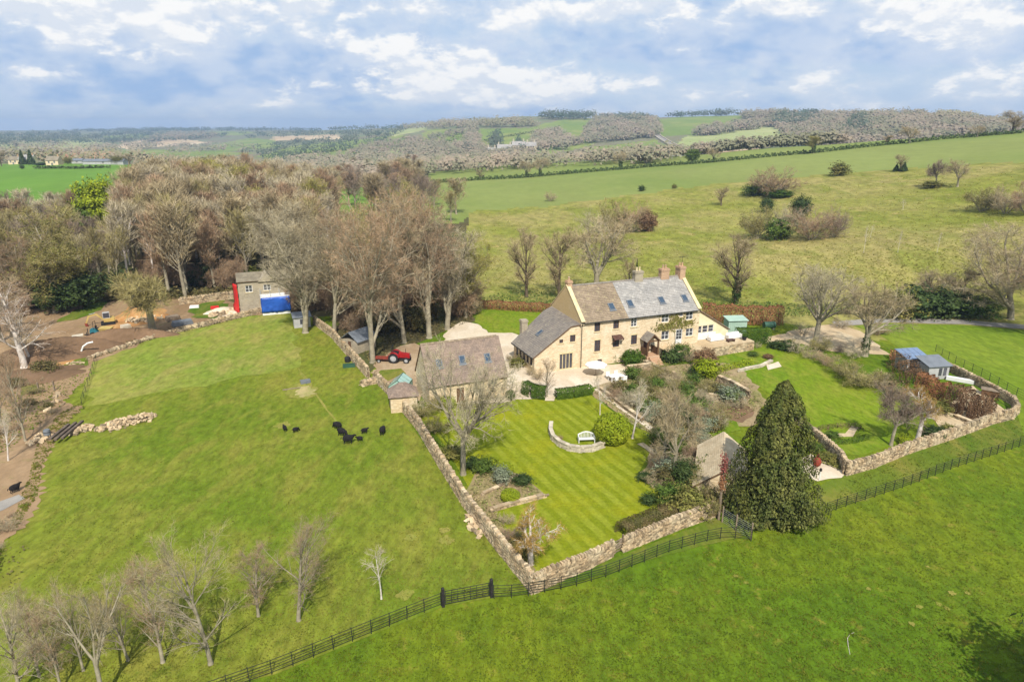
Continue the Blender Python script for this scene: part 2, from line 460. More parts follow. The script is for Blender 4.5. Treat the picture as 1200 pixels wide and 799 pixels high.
M['leaf_beech'] = leaf_mat('dry_beech_leaves', S(158, 112, 74), S(142, 96, 64), 0.1, 0.4)
M['leaf_beech2'] = leaf_mat('dull_beech_leaves', S(134, 104, 74), S(118, 90, 64), 0.1, 0.4)
M['leaf_bramble'] = leaf_mat('bramble_leaves', S(100, 96, 54), S(122, 106, 68), 0.15, 0.4)
M['leaf_red'] = leaf_mat('red_creeper_leaves', S(150, 84, 78), S(132, 76, 66), 0.1, 0.4)
M['blossom'] = leaf_mat('white_blossom', S(216, 210, 204), S(196, 190, 182), 0.05, 0.25)
M['leaf_grass'] = leaf_mat('long_grass_blades', _mul(S(108, 134, 40), (1, .72, .6)), _mul(S(92, 124, 32), (1, .72, .6)), 0.0, 0.3)
M['tuft_pasture'] = leaf_mat('pasture_blades', _mul(S(86, 122, 18), (1.16, .78, 1.6)), _mul(S(112, 136, 26), (1.16, .78, 1.6)), 0.0, 0.2, .5)
M['tuft_paddock'] = leaf_mat('paddock_blades', _mul(S(104, 138, 30), (1.12, .73, 1.5)), _mul(S(128, 146, 44), (1.12, .73, 1.5)), 0.0, 0.2, .5)
M['tuft_meadow'] = leaf_mat('meadow_tussocks', S(164, 152, 84), S(134, 138, 48), 0.0, 0.25, .5)
M['leaf_ground'] = leaf_mat('ground_cover', S(116, 124, 58), S(160, 144, 100), 0.0, 0.5)
M['far_brown'] = leaf_mat('distant_bare_crowns', S(150, 134, 114), S(124, 122, 94), 0.1, 0.11, 0.15, .03)
M['far_olive'] = leaf_mat('distant_budding_crowns', S(126, 124, 88), S(148, 134, 112), 0.1, 0.11, 0.15, .03)
M['far_dark'] = leaf_mat('distant_conifers', S(72, 88, 64), S(88, 92, 74), 0.1, 0.11, 0.15, .02)


# ------------------------------------------------------------------ object helpers
def tag(o, label=None, cat=None, group=None, kind=None):
    if label:
        o['label'] = label
    if cat:
        o['category'] = cat
    if group:
        o['group'] = group
    if kind:
        o['kind'] = kind
    return o


def thing(name, label, cat, loc=(0, 0, 0), rz=0.0, group=None):
    o = bpy.data.objects.new(name, None)
    o.empty_display_size = 0.3
    COL.objects.link(o)
    o.location = loc
    o.rotation_euler = (0, 0, rz)
    return tag(o, label, cat, group)


def link(name, mesh, parent=None, loc=(0, 0, 0), rz=0.0, sc=None):
    o = bpy.data.objects.new(name, mesh)
    COL.objects.link(o)
    o.location = loc
    o.rotation_euler = (0, 0, rz)
    if sc is not None:
        o.scale = sc if hasattr(sc, '__len__') else (sc, sc, sc)
    if parent:
        o.parent = parent
    return o


def copy_tree(o, parent=None):
    c = o.copy()
    COL.objects.link(c)
    if parent:
        c.parent = parent
    for ch in o.children:
        copy_tree(ch, c)
    return c


class MB:
    def __init__(self):
        self.v, self.f, self.mi, self.tn = [], [], [], []

    def add(self, vs, fs, mat=0, tone=0.5):
        n = len(self.v)
        self.v.extend([tuple(p) for p in vs])
        for f in fs:
            self.f.append(tuple(i + n for i in f))
            self.mi.append(mat)
            self.tn.append(tone)

    def hexa(self, p, mat=0, tone=0.5, bottom=True):
        """p: 4 bottom corners counter-clockwise then 4 top corners"""
        fs = [(4, 5, 6, 7), (0, 1, 5, 4), (1, 2, 6, 5), (2, 3, 7, 6), (3, 0, 4, 7)]
        if bottom:
            fs.append((3, 2, 1, 0))
        self.add(p, fs, mat, tone)

    def box(self, x0, x1, y0, y1, z0, z1, mat=0, tone=0.5, M4=None):
        p = [(x0, y0, z0), (x1, y0, z0), (x1, y1, z0), (x0, y1, z0), (x0, y0, z1), (x1, y0, z1), (x1, y1, z1), (x0, y1, z1)]
        if M4 is not None:
            p = [M4 @ Vector(q) for q in p]
        self.hexa(p, mat, tone)

    def bar(self, a, b, w, h=None, mat=0, tone=0.5):
        a, b = Vector(a), Vector(b)
        h = h or w
        d = (b - a).normalized()
        up = Vector((0, 0, 1)) if abs(d.z) < 0.95 else Vector((1, 0, 0))
        s = d.cross(up).normalized()
        u = s.cross(d)
        p = []
        for q in (a, b):
            p += [q - s * w / 2 - u * h / 2, q + s * w / 2 - u * h / 2, q + s * w / 2 + u * h / 2, q - s * w / 2 + u * h / 2]
        self.add(p, [(0, 1, 2, 3)[::-1], (4, 5, 6, 7), (0, 1, 5, 4), (1, 2, 6, 5), (2, 3, 7, 6), (3, 0, 4, 7)], mat, tone)

    def tube(self, pts, rad, n=8, mat=0, tone=0.5):
        pts = [Vector(p) for p in pts]
        if not hasattr(rad, '__len__'):
            rad = [rad] * len(pts)
        rings = []
        prev = None
        for i, p in enumerate(pts):
            d = (pts[min(i + 1, len(pts) - 1)] - pts[max(i - 1, 0)]).normalized()
            if prev is None:
                s = d.cross(Vector((0, 0, 1)) if abs(d.z) < 0.9 else Vector((1, 0, 0))).normalized()
            else:
                s = (prev - d * prev.dot(d)).normalized()
            prev = s
            u = d.cross(s)
            rings.append([p + (s * math.cos(2 * PI * k / n) + u * math.sin(2 * PI * k / n)) * rad[i] for k in range(n)])
        vs = [q for r in rings for q in r]
        fs = []
        for i in range(len(pts) - 1):
            for k in range(n):
                a, b2 = i * n + k, i * n + (k + 1) % n
                fs.append((a, b2, b2 + n, a + n))
        fs.append(tuple(range(n))[::-1])
        fs.append(tuple(range((len(pts) - 1) * n, len(pts) * n)))
        self.add(vs, fs, mat, tone)

    def lathe(self, prof, n=12, mat=0, c=(0, 0, 0), tone=0.5):
        vs = []
        for r, z in prof:
            for k in range(n):
                a = 2 * PI * k / n
                vs.append((c[0] + r * math.cos(a), c[1] + r * math.sin(a), c[2] + z))
        fs = []
        for i in range(len(prof) - 1):
            for k in range(n):
                a, b2 = i * n + k, i * n + (k + 1) % n
                fs.append((a, b2, b2 + n, a + n))
        fs.append(tuple(range(n))[::-1])
        fs.append(tuple(range((len(prof) - 1) * n, len(prof) * n)))
        self.add(vs, fs, mat, tone)

    def mesh(self, name, mats, smooth=False):
        me = bpy.data.meshes.new(name)
        me.from_pydata(self.v, [], self.f)
        for m in (mats if isinstance(mats, (list, tuple)) else [mats]):
            me.materials.append(m)
        me.polygons.foreach_set('material_index', self.mi)
        at = me.attributes.new('tone', 'FLOAT', 'FACE')
        at.data.foreach_set('value', self.tn)
        if smooth:
            me.polygons.foreach_set('use_smooth', [True] * len(self.f))
        me.update()
        return me

    def build(self, name, mats, parent=None, loc=(0, 0, 0), rz=0.0, smooth=False):
        return link(name, self.mesh(name, mats, smooth), parent, loc, rz)


def np_mesh(name, V, F, mats, tone=None, mi=None, smooth=False):
    """V (N,3), F (K,3|4)"""
    me = bpy.data.meshes.new(name)
    K, m = F.shape
    me.vertices.add(len(V))
    me.vertices.foreach_set('co', V.astype(np.float32).ravel())
    me.loops.add(K * m)
    me.loops.foreach_set('vertex_index', F.astype(np.int32).ravel())
    me.polygons.add(K)
    me.polygons.foreach_set('loop_start', np.arange(0, K * m, m, dtype=np.int32))
    for mm in (mats if isinstance(mats, (list, tuple)) else [mats]):
        me.materials.append(mm)
    if mi is not None:
        me.polygons.foreach_set('material_index', mi.astype(np.int32))
    if tone is not None:
        at = me.attributes.new('tone', 'FLOAT', 'FACE')
        at.data.foreach_set('value', tone.astype(np.float32))
    if smooth:
        me.polygons.foreach_set('use_smooth', np.ones(K, dtype=bool))
    me.update(calc_edges=True)
    return me


# ------------------------------------------------------------------ survey: sight lines from the drone onto the land
CT, ST = math.cos(PITCH), math.sin(PITCH)
FPX = 800.0


def ray(px, py):
    u = (px - 600.0) / FPX
    v = (py - 399.5) / FPX
    return u, CT - v * ST, -ST - v * CT


CTRL = []


def _col(px, pts):
    for py, D in pts:
        dx, dy, dz = ray(px, py)
        hd = math.hypot(dx, dy)
        CTRL.append((math.atan2(dx, dy), D, CAM_Z + dz * D / hd))


_col(-150, [(255, 300), (210, 550), (192, 900), (180, 1500), (165, 2800), (153, 5500), (152, 6500)])
_col(0, [(240, 300), (198, 550), (188, 800), (180, 1400), (166, 2500), (154, 5200), (153, 6500)])
_col(150, [(240, 290), (194, 520), (189, 760), (178, 1500), (166, 2500), (153, 5000), (152, 6500)])
_col(300, [(245, 270), (212, 480), (196, 800), (180, 1500), (166, 2400), (153, 4600), (151, 6500)])
_col(450, [(242, 262), (222, 340), (204, 560), (190, 900), (166, 1500), (153, 2500), (150, 3300), (156, 5000), (156, 6500)])
_col(600, [(300, 172), (250, 248), (240, 272), (211, 380), (194, 500), (189, 800), (176, 1080), (158, 1350), (141, 1750), (138, 1950), (150, 3000), (156, 6500)])
_col(750, [(300, 170), (250, 240), (225, 288), (199, 390), (186, 500), (189, 750), (172, 1050), (156, 1350), (139, 1850), (138, 2000), (150, 3000), (156, 6500)])
_col(900, [(300, 168), (250, 232), (212, 300), (184, 400), (174, 500), (186, 750), (168, 1000), (152, 1250), (136, 1600), (135, 1800), (148, 3000), (156, 6500)])
_col(1050, [(300, 164), (250, 222), (205, 296), (170, 410), (164, 480), (188, 720), (156, 950), (139, 1200), (136, 1400), (146, 2600), (156, 6500)])
_col(1200, [(300, 160), (250, 212), (192, 288), (157, 410), (155, 470), (190, 700), (160, 950), (147, 1250), (146, 1500), (148, 2800), (156, 6500)])
_col(1350, [(300, 152), (240, 212), (182, 288), (148, 410), (147, 470), (190, 700), (160, 950), (147, 1250), (148, 2800), (156, 6500)])
for a in (-1.1, -0.7, -0.45, -0.2, 0.0, 0.2, 0.45, 0.7, 1.1):
    for D in (18, 40, 75, 112, 128):
        CTRL.append((a, D, 0.0))
C_ = np.array(CTRL)
AZK = 3.0


def _uv(a, D):
    return np.stack([np.asarray(a) * AZK, np.log(np.asarray(D)) * 1.6], -1)


_P = _uv(C_[:, 0], C_[:, 1])


def _phi(r2):
    return 0.5 * r2 * np.log(r2 + 1e-12)


def _tps_fit():
    n = len(_P)
    d2 = ((_P[:, None] - _P[None]) ** 2).sum(-1)
    A = np.zeros((n + 3, n + 3))
    A[:n, :n] = _phi(d2) + np.eye(n) * 2e-3
    A[:n, n] = 1
    A[:n, n + 1:] = _P
    A[n, :n] = 1
    A[n + 1:, :n] = _P.T
    b = np.zeros(n + 3)
    b[:n] = C_[:, 2]
    return np.linalg.solve(A, b)


_W = _tps_fit()


def _sst(x, a, b):
    t = np.clip((x - a) / (b - a), 0, 1)
    return t * t * (3 - 2 * t)


GA = np.linspace(-0.86, 0.86, 220)
GL = np.linspace(math.log(100), math.log(7000), 330)
_ga, _gl = np.meshgrid(GA, GL, indexing='ij')
_q = _uv(_ga.ravel(), np.exp(_gl.ravel()))
_hz = np.zeros(len(_q))
for k in range(0, len(_q), 6000):
    q = _q[k:k + 6000]
    d2 = ((q[:, None] - _P[None]) ** 2).sum(-1)
    _hz[k:k + 6000] = _phi(d2) @ _W[:-3] + _W[-3] + q @ _W[-2:]
_D = np.exp(_gl.ravel())
_hz *= _sst(_D, 138, 176)
# gentle folds in the far land
_hz += _sst(_D, 600, 1500) * (np.sin(_ga.ravel() * 23 + _D * 0.004) * np.sin(_D * 0.0031 + 1)) * 3.0
HG = _hz.reshape(len(GA), len(GL))


def hgt(x, y):
    x = np.asarray(x, float)
    y = np.asarray(y, float)
    D = np.maximum(np.hypot(x, y), 1.0)
    a = np.arctan2(x, y)
    fi = np.clip((np.clip(a, -0.86, 0.86) - GA[0]) / (GA[1] - GA[0]), 0, len(GA) - 1.001)
    fj = np.clip((np.log(D) - GL[0]) / (GL[1] - GL[0]), 0, len(GL) - 1.001)
    i, j = fi.astype(int), fj.astype(int)
    u, w = fi - i, fj - j
    h = HG[i, j] * (1 - u) * (1 - w) + HG[i + 1, j] * u * (1 - w) + HG[i, j + 1] * (1 - u) * w + HG[i + 1, j + 1] * u * w
    return h * (D > 134) * (1 - _sst(np.abs(a), 0.95, 1.7))


_T = np.exp(np.linspace(math.log(20), math.log(6900), 700))


def cast(pxs, pys, dmin=0.0):
    """first place where each sight line meets the land, dmin or farther away"""
    pxs = np.atleast_1d(np.asarray(pxs, float))
    pys = np.atleast_1d(np.asarray(pys, float))
    u = (pxs - 600.0) / FPX
    v = (pys - 399.5) / FPX
    dx, dy, dz = u, CT - v * ST, -ST - v * CT
    hd = np.hypot(dx, dy)
    t = np.maximum(_T[None], dmin) / hd[:, None]
    X, Y, Z = dx[:, None] * t, dy[:, None] * t, CAM_Z + dz[:, None] * t
    gap = Z - hgt(X, Y)
    below = gap < 0
    hit = below.any(1)
    k = np.where(hit, below.argmax(1), len(_T) - 1)
    k0 = np.maximum(k - 1, 0)
    r = np.arange(len(pxs))
    g0, g1 = gap[r, k0], gap[r, k]
    w = np.where(hit & (g0 > 0), g0 / np.maximum(g0 - g1, 1e-9), 1.0)
    w = np.clip(w, 0, 1)
    tt = t[r, k0] * (1 - w) + t[r, k] * w
    x, y = dx * tt, dy * tt
    return np.stack([x, y, hgt(x, y)], -1), hit


def P(px, py, dmin=0.0):
    d = ray(px, py)
    if d[2] < 0:
        t = -CAM_Z / d[2]
        if math.hypot(d[0] * t, d[1] * t) < 136 and dmin < 136:
            return Vector((d[0] * t, d[1] * t, 0.0))
    p, h = cast([px], [py], dmin)
    return Vector(p[0])


def Pz(px, py, z):
    d = ray(px, py)
    t = (z - CAM_Z) / d[2]
    return Vector((d[0] * t, d[1] * t, z))


def top_z(p, px, py):
    """height of a sight line where it passes over the place p"""
    d = ray(px, py)
    return CAM_Z + d[2] * p.y / d[1]


def to_px(x, y, z):
    zc = z - CAM_Z
    dep = y * CT - zc * ST
    dep = np.where(np.abs(dep) < 1e-6, 1e-6, dep)
    return 600.0 + FPX * x / dep, 399.5 - FPX * (y * ST + zc * CT) / dep, dep


def in_poly(px, py, poly):
    px = np.asarray(px, float)
    py = np.asarray(py, float)
    ins = np.zeros(px.shape, bool)
    n = len(poly)
    for i in range(n):
        x0, y0 = poly[i]
        x1, y1 = poly[(i + 1) % n]
        c = ((y0 > py) != (y1 > py))
        ins ^= c & (px < (x1 - x0) * (py - y0) / ((y1 - y0) or 1e-9) + x0)
    return ins


# ------------------------------------------------------------------ the land
LAND = [
    # name, material, outline in the survey photograph, nearest, farthest
    ('meadow', 'meadow', [(545, 380), (548, 262), (556, 247), (640, 243), (720, 230), (830, 217), (960, 206), (1080, 196), (1200, 189), (1340, 180), (1340, 381), (1130, 396), (1000, 398), (915, 366), (830, 366), (560, 362)], 113, 335),
    ('crop_field', 'crop', [(490, 262), (505, 200), (900, 160), (1200, 148), (1420, 136), (1420, 196), (1200, 189), (1080, 196), (960, 206), (830, 217), (720, 230), (640, 243), (556, 247), (540, 262)], 180, 520),
    ('green_field', 'crop2', [(-400, 262), (-400, 190), (-20, 190), (150, 192), (160, 215), (150, 240), (60, 236), (0, 262)], 200, 640),
    ('small_field', 'crop2', [(372, 262), (378, 222), (425, 220), (440, 245), (410, 262)], 180, 420),
    ('orange_field', 'hill_red', [(40, 179), (135, 177), (138, 187), (45, 187)], 640, 2400),
    ('hill_pasture', 'hill_green', [(470, 182), (500, 152), (560, 151), (620, 150), (655, 141), (694, 139), (706, 160), (694, 171), (640, 182), (560, 188)], 700, 2300),
    ('hill_pasture', 'hill_green', [(770, 141), (800, 136), (868, 133), (872, 148), (812, 158), (772, 160)], 700, 2300),
    ('hill_stubble', 'hill_pale', [(798, 162), (866, 148), (918, 143), (928, 161), (850, 172), (792, 174)], 600, 2300),
    ('hill_plough', 'hill_tan', [(818, 178), (868, 168), (908, 163), (916, 168), (846, 184), (818, 186)], 560, 1600),
    ('hill_pasture', 'hill_green', [(640, 190), (700, 172), (768, 164), (792, 180), (720, 186)], 600, 1900),
    ('hill_plough', 'hill_tan', [(134, 172), (166, 164), (170, 170), (206, 161), (246, 168), (200, 171), (150, 175)], 700, 5000),
    ('hill_stubble', 'hill_pale', [(56, 173), (80, 165), (104, 163), (126, 169), (96, 175)], 700, 5000),
    ('hill_pasture', 'hill_green', [(300, 184), (340, 172), (404, 165), (430, 172), (370, 190)], 600, 5000),
    ('hill_pasture', 'hill_green', [(246, 171), (290, 162), (322, 164), (330, 172), (262, 178)], 600, 5000),
    ('hill_plough', 'hill_tan', [(322, 160), (396, 158), (400, 163), (318, 165)], 600, 5000),
    ('hill_stubble', 'hill_pale', [(452, 156), (498, 147), (500, 152), (462, 160)], 600, 5000),
    ('hill_pasture', 'hill_green', [(330, 178), (400, 166), (470, 158), (484, 164), (440, 176), (380, 188)], 900, 5000),
    ('hill_pasture', 'hill_green', [(60, 181), (130, 175), (240, 176), (300, 180), (240, 184), (140, 183)], 800, 5000),
    ('hill_pasture', 'hill_green', [(486, 166), (520, 158), (546, 154), (546, 170), (500, 178)], 900, 2300),
    ('hill_stubble', 'hill_pale', [(400, 184), (440, 177), (480, 172), (470, 180)], 900, 3000),
    ('hill_stubble', 'hill_pale', [(-20, 172), (30, 166), (56, 168), (40, 176)], 900, 5000),
    ('hill_pasture', 'hill_green', [(184, 158), (260, 154), (300, 155), (280, 159)], 1500, 6000),
    ('hill_pasture', 'hill_green', [(700, 180), (790, 176), (830, 172), (800, 182)], 600, 1900),
    ('hill_pasture', 'hill_green', [(124, 160), (170, 156), (176, 161), (130, 164)], 600, 6000),
]


def build_land():
    fa = np.radians(np.arange(-45, 45.01, 0.2))
    ca = np.radians(np.arange(49, 312, 6))
    A = np.concatenate([fa, ca])
    nA = len(A)
    D = [4.0, 12, 20]
    d = 28.0
    while d < 112:
        D.append(d)
        d += 4.0
    while d < 6600:
        D.append(d)
        d += min(max(2.0 * d * d / (FPX * 31), 0.9), 0.016 * d)
    D = np.array(D)
    aa, dd = np.meshgrid(A, D, indexing='ij')
    X, Y = dd * np.sin(aa), dd * np.cos(aa)
    Z = hgt(X, Y)
    nD = len(D)
    V = np.stack([X, Y, Z], -1).reshape(-1, 3)
    V = np.vstack([V, [[0, 0, 0]]])
    i, j = np.meshgrid(np.arange(nA), np.arange(nD - 1), indexing='ij')
    i, j = i.ravel(), j.ravel()
    i2 = (i + 1) % nA
    F = np.stack([i * nD + j, i2 * nD + j, i2 * nD + j + 1, i * nD + j + 1], -1)[:, ::-1]
    cen = V[F].mean(1)
    px, py, dep = to_px(cen[:, 0], cen[:, 1], cen[:, 2])
    cd = np.hypot(cen[:, 0], cen[:, 1])
    front = dep > 1
    # wandering edges
    jx = np.sin(cen[:, 0] * 0.11 + 1.3 * np.sin(cen[:, 1] * 0.07)) * 2.0 + np.sin(cen[:, 0] * .6 + cen[:, 1] * .4) * .8
    jy = (np.sin(cen[:, 0] * 0.05 + 2.1 + np.sin(cen[:, 1] * 0.09)) * 0.7 + np.sin(cen[:, 0] * .31) * .6 + np.sin(cen[:, 0] * .83 + 1) * .5) * np.where(cd < 560, 1, .3)
    owner = np.full(len(F), -1)
    for k, (nm, mt, poly, d0, d1) in enumerate(LAND):
        m = front & (owner < 0) & (cd > d0) & (cd < d1) & in_poly(px + jx, py + jy, poly)
        owner[m] = k
    rest = owner < 0
    cz = np.abs(np.arctan2(cen[:, 0], cen[:, 1]))
    owner[rest & (cd > 118)] = -2
    owner[rest & (cd > 118) & (cd < 340) & (px > 548)] = 0
    owner[rest & (cd > 560)] = -3
    owner[rest & (cz > 0.80)] = -1
    groups = [(-1, 'pasture', 'pasture'), (-2, 'woodland_ground', 'wood_floor'), (-3, 'hills', 'hill_wood')]
    groups += [(k, LAND[k][0], LAND[k][1]) for k in range(len(LAND))]
    for k, nm, mt in groups:
        f = F[owner == k]
        if not len(f):
            print('land empty', k, nm)
            continue
        used, inv = np.unique(f, return_inverse=True)
        o = link(nm, np_mesh(nm, V[used], inv.reshape(f.shape), M[mt], smooth=True))
        tag(o, kind='structure')
    mb = MB()
    n = nA
    mb.add([(X[a, 0], Y[a, 0], 0.0) for a in range(nA)], [tuple(range(nA))[::-1]])
    o = mb.build('pasture', M['pasture'])
    tag(o, kind='structure')


build_land()


def sheet(name, mat, poly, level, rough=0.0, world=False, seed=1, step=1.2, kind='structure', z0=0.0):
    """a ground surface lying on the land, its outline given in survey pixels"""
    rng = random.Random(seed * 31 + len(poly))
    pts = [Vector((p[0], p[1], 0)) if world else P(*p) for p in poly]
    if rough:
        out = []
        for i, a in enumerate(pts):
            b = pts[(i + 1) % len(pts)]
            L = (b - a).length
            n = max(1, int(L / step))
            nrm = Vector((-(b - a).y, (b - a).x, 0)).normalized() if L > 0 else Vector()
            for k in range(n):
                q = a.lerp(b, k / n)
                if k:
                    q = q + nrm * rng.gauss(0, rough)
                out.append(q)
        pts = out
    z = z0 + 0.006 + 0.012 * level
    vs = [(p.x, p.y, z) for p in pts]
    tri = tessellate_polygon([[Vector((p[0], p[1], 0)) for p in vs]])
    me = bpy.data.meshes.new(name)
    fs = []
    for t in tri:
        a, b, c = (Vector(vs[i]) for i in t)
        fs.append(t if (b - a).cross(c - a).z > 0 else t[::-1])
    me.from_pydata(vs, [], fs)
    me.materials.append(M[mat])
    me.update()
    o = link(name, me)
    return tag(o, kind=kind)


def band(name, mat, line, width, level, rough=0.15, seed=1):
    pts = [P(*p) for p in line]
    L, R = [], []
    for i, p in enumerate(pts):
        d = (pts[min(i + 1, len(pts) - 1)] - pts[max(i - 1, 0)])
        d.z = 0
        n = Vector((-d.y, d.x, 0)).normalized()
        w = width if not hasattr(width, '__len__') else width[i]
        L.append(p + n * w / 2)
        R.append(p - n * w / 2)
    poly = [(q.x, q.y) for q in L + R[::-1]]
    return sheet(name, mat, poly, level, rough, True, seed)


# fields and grounds near the house
sheet('paddock', 'paddock', [(-120, 900), (270, 803), (322, 790), (430, 746), (519, 711), (577, 700), (616, 695), (622, 688), (545, 592), (481, 497), (437, 442), (388, 396), (366, 372), (330, 363), (283, 371), (225, 388), (190, 393), (120, 424), (62, 470), (40, 520), (20, 560), (-20, 620), (-200, 700)], 1)
sheet('grazed_strip', 'paddock2', [(100, 476), (104, 425), (190, 394), (283, 372), (330, 364), (346, 392), (352, 430), (262, 446), (168, 463)], 2, 0.5, step=2)
sheet('bare_soil', 'soil', [(-260, 720), (-200, 410), (60, 412), (110, 418), (104, 440), (74, 470), (98, 478), (74, 500), (60, 528), (52, 545), (48, 585), (30, 615), (0, 640), (-60, 700)], 3, 0.2, step=0.4)
sheet('bare_soil', 'soil', [(-200, 415), (-100, 352), (30, 352), (150, 345), (262, 352), (283, 360), (330, 358), (334, 364), (283, 372), (190, 392), (112, 424), (60, 418)], 4, 0.4, step=1.5)
sheet('clay_track', 'orange_soil', [(26, 458), (60, 440), (90, 425), (120, 404), (150, 385), (186, 376), (196, 364), (150, 360), (130, 378), (112, 392), (98, 410), (60, 432), (20, 452)], 5, 0.4)
sheet('grass_bank', 'verge', [(66, 378), (90, 375), (110, 368), (132, 352), (150, 346), (140, 340), (110, 350), (84, 366)], 7, 0.3)
sheet('grass_bank', 'verge', [(20, 452), (52, 436), (88, 422), (106, 418), (104, 428), (60, 448), (24, 466)], 6, 0.4)
sheet('grass_bank', 'verge', [(222, 360), (262, 352), (272, 366), (252, 374), (224, 372)], 8, 0.3)
sheet('rubble_ground', 'gravel', [(248, 374), (262, 362), (278, 360), (284, 371), (262, 377)], 6, 0.3)
sheet('grey_strip', 'lane', [(-30, 600), (0, 588), (22, 580), (30, 584), (4, 598), (-30, 612)], 5, 0.2)  # narrow grey strip across the bare soil at the left edge
band('trodden_path', 'worn', [(350, 432), (362, 450), (376, 470), (388, 486), (400, 502)], [0.15, 0.3, 0.28, 0.25, 0.3], 3, 0.1)
sheet('trodden_ground', 'worn', [(334, 458), (346, 449), (366, 449), (372, 458), (366, 466), (350, 468), (336, 464)], 4, 0.3, step=0.3)
def worn(c, r, n=22):
    rr = random.Random(int(c.x * 50))
    sheet('worn_patch', 'worn', [(c.x + r * math.cos(2 * PI * k / n) * rr.uniform(.55, 1.25), c.y + r * math.sin(2 * PI * k / n) * rr.uniform(.55, 1.25)) for k in range(n)], 3, 0, True)


sheet('trodden_ground', 'bare', [(345, 460), (350, 453), (362, 452), (370, 458), (364, 464), (352, 466)], 5, 0.25, step=0.3)
for (cx, cy, r) in [(481, 630, 0.5), (521, 621, 0.45), (523, 633, 0.6), (475, 697, 0.6), (331, 498, 0.9)]:
    c = P(cx, cy)
    worn(c, r)
for k, (cx, cy, r) in enumerate([(1077, 711, 0.32), (1069, 731, 0.3), (1110, 713, 0.3), (1116, 695, 0.35), (1100, 708, 0.3), (1134, 695, 0.28), (862, 675, 0.25), (874, 683, 0.25), (1018, 690, 0.25), (1087, 664, 0.2)]):
    c = P(cx, cy)
    worn(c, r * .75)

sheet('orchard_ground', 'wood_floor', [(380, 388), (440, 362), (545, 364), (560, 376), (530, 384), (490, 402), (470, 404), (440, 430), (434, 436)], 1)
sheet('yard', 'yard', [(434, 437), (441, 424), (470, 405), (486, 402), (500, 412), (505, 425), (492, 470), (470, 470), (452, 452)], 2, 0.3)
sheet('yard_lawn', 'verge', [(438, 442), (446, 434), (470, 432), (476, 438), (456, 446), (442, 450)], 3, 0.15)
sheet('gravel_drive', 'gravel', [(520, 392), (540, 377), (560, 380), (572, 390), (600, 390), (630, 400), (626, 425), (690, 428), (760, 426), (770, 434), (726, 444), (716, 450), (700, 452), (690, 456), (648, 466), (606, 468), (590, 472), (500, 474), (500, 440), (520, 400)], 3, 0.15)
sheet('back_lawn', 'lawn2', [(556, 377), (562, 360), (640, 360), (650, 372), (630, 392), (602, 391), (574, 390)], 2)
sheet('front_lawn', 'lawn', [(500, 474), (590, 472), (606, 468), (650, 468), (693, 463), (712, 478), (742, 500), (765, 508), (762, 530), (748, 555), (756, 566), (790, 584), (806, 598), (836, 604), (714, 650), (626, 672), (600, 640), (560, 590), (520, 520), (490, 486)], 2)
sheet('garden_bed', 'bed', [(693, 462), (700, 452), (770, 430), (840, 425), (866, 430), (880, 445), (900, 470), (880, 500), (850, 500), (836, 520), (840, 600), (808, 600), (790, 584), (756, 566), (748, 555), (762, 530), (765, 508), (742, 498), (712, 476)], 4, 0.2)
sheet('flower_bed', 'bed', [(545, 585), (556, 556), (570, 545), (590, 548), (612, 560), (637, 578), (600, 594), (578, 600), (596, 625), (628, 668), (622, 676), (590, 640)], 3, 0.12)
sheet('terrace_garden_lawn', 'lawn2', [(838, 420), (866, 412), (905, 404), (930, 402), (956, 410), (990, 428), (1040, 452), (1060, 480), (1050, 520), (1010, 534), (990, 532), (960, 512), (935, 490), (908, 466), (880, 446)], 2)
sheet('kitchen_lawn', 'lawn2', [(822, 482), (838, 476), (862, 492), (868, 504), (850, 508), (832, 512), (820, 500)], 5, 0.1)
sheet('dark_bed', 'dark_soil', [(846, 480), (872, 474), (884, 484), (870, 496), (852, 492)], 6, 0.1)
sheet('gravel_court', 'gravel2', [(868, 402), (905, 394), (930, 387), (985, 379), (1008, 388), (1026, 402), (1044, 416), (1012, 414), (975, 412), (940, 403), (905, 403)], 3, 0.3)
sheet('yard_corner', 'gravel2', [(1100, 500), (1090, 482), (1120, 468), (1140, 452), (1172, 476), (1182, 484), (1160, 492), (1118, 508)], 3, 0.2)
sheet('patio', 'gravel', [(938, 538), (950, 532), (992, 554), (986, 560), (958, 564), (936, 556)], 3, 0.1)
sheet('lane', 'lane', [(975, 377), (1040, 373), (1128, 375), (1240, 384), (1420, 400), (1420, 404), (1240, 389), (1128, 380), (1040, 378), (980, 383)], 4, 0.08)
sheet('smooth_field', 'field_right', [(1000, 382), (1040, 379), (1128, 381), (1240, 390), (1420, 405), (1420, 470), (1200, 512), (1192, 486), (1170, 468), (1110, 430), (1060, 412), (1030, 392)], 2)
sheet('verge', 'verge', [(960, 598), (960, 570), (990, 556), (1060, 534), (1165, 494), (1194, 486), (1240, 500), (1200, 512), (1000, 588)], 1, 0.2)
sheet('verge', 'verge', [(577, 699), (616, 692), (630, 684), (714, 656), (838, 608), (870, 618), (870, 630), (820, 640), (700, 674), (640, 692)], 3, 0.1)
# paths
band('gravel_path', 'gravel', [(644, 470), (644, 452)], 1.1, 5, 0.05)
band('stone_path', 'gravel', [(700, 456), (714, 468), (734, 482), (752, 494), (770, 508)], 0.9, 7, 0.08)
band('stone_path', 'gravel2', [(750, 520), (768, 532), (784, 548)], 0.8, 7, 0.1)
band('garden_path', 'gravel2', [(770, 434), (790, 450), (806, 466), (824, 474)], 0.9, 7, 0.1)
band('gravel_path', 'gravel2', [(975, 510), (995, 510), (1002, 500)], [1.0, 0.9, 0.7], 4, 0.06)


# ------------------------------------------------------------------ trees: skeletons grown branch by branch
def _perp(d, rng):
    a = Vector((rng.gauss(0, 1), rng.gauss(0, 1), rng.gauss(0, 1)))
    a -= d * a.dot(d)
    return a.normalized()


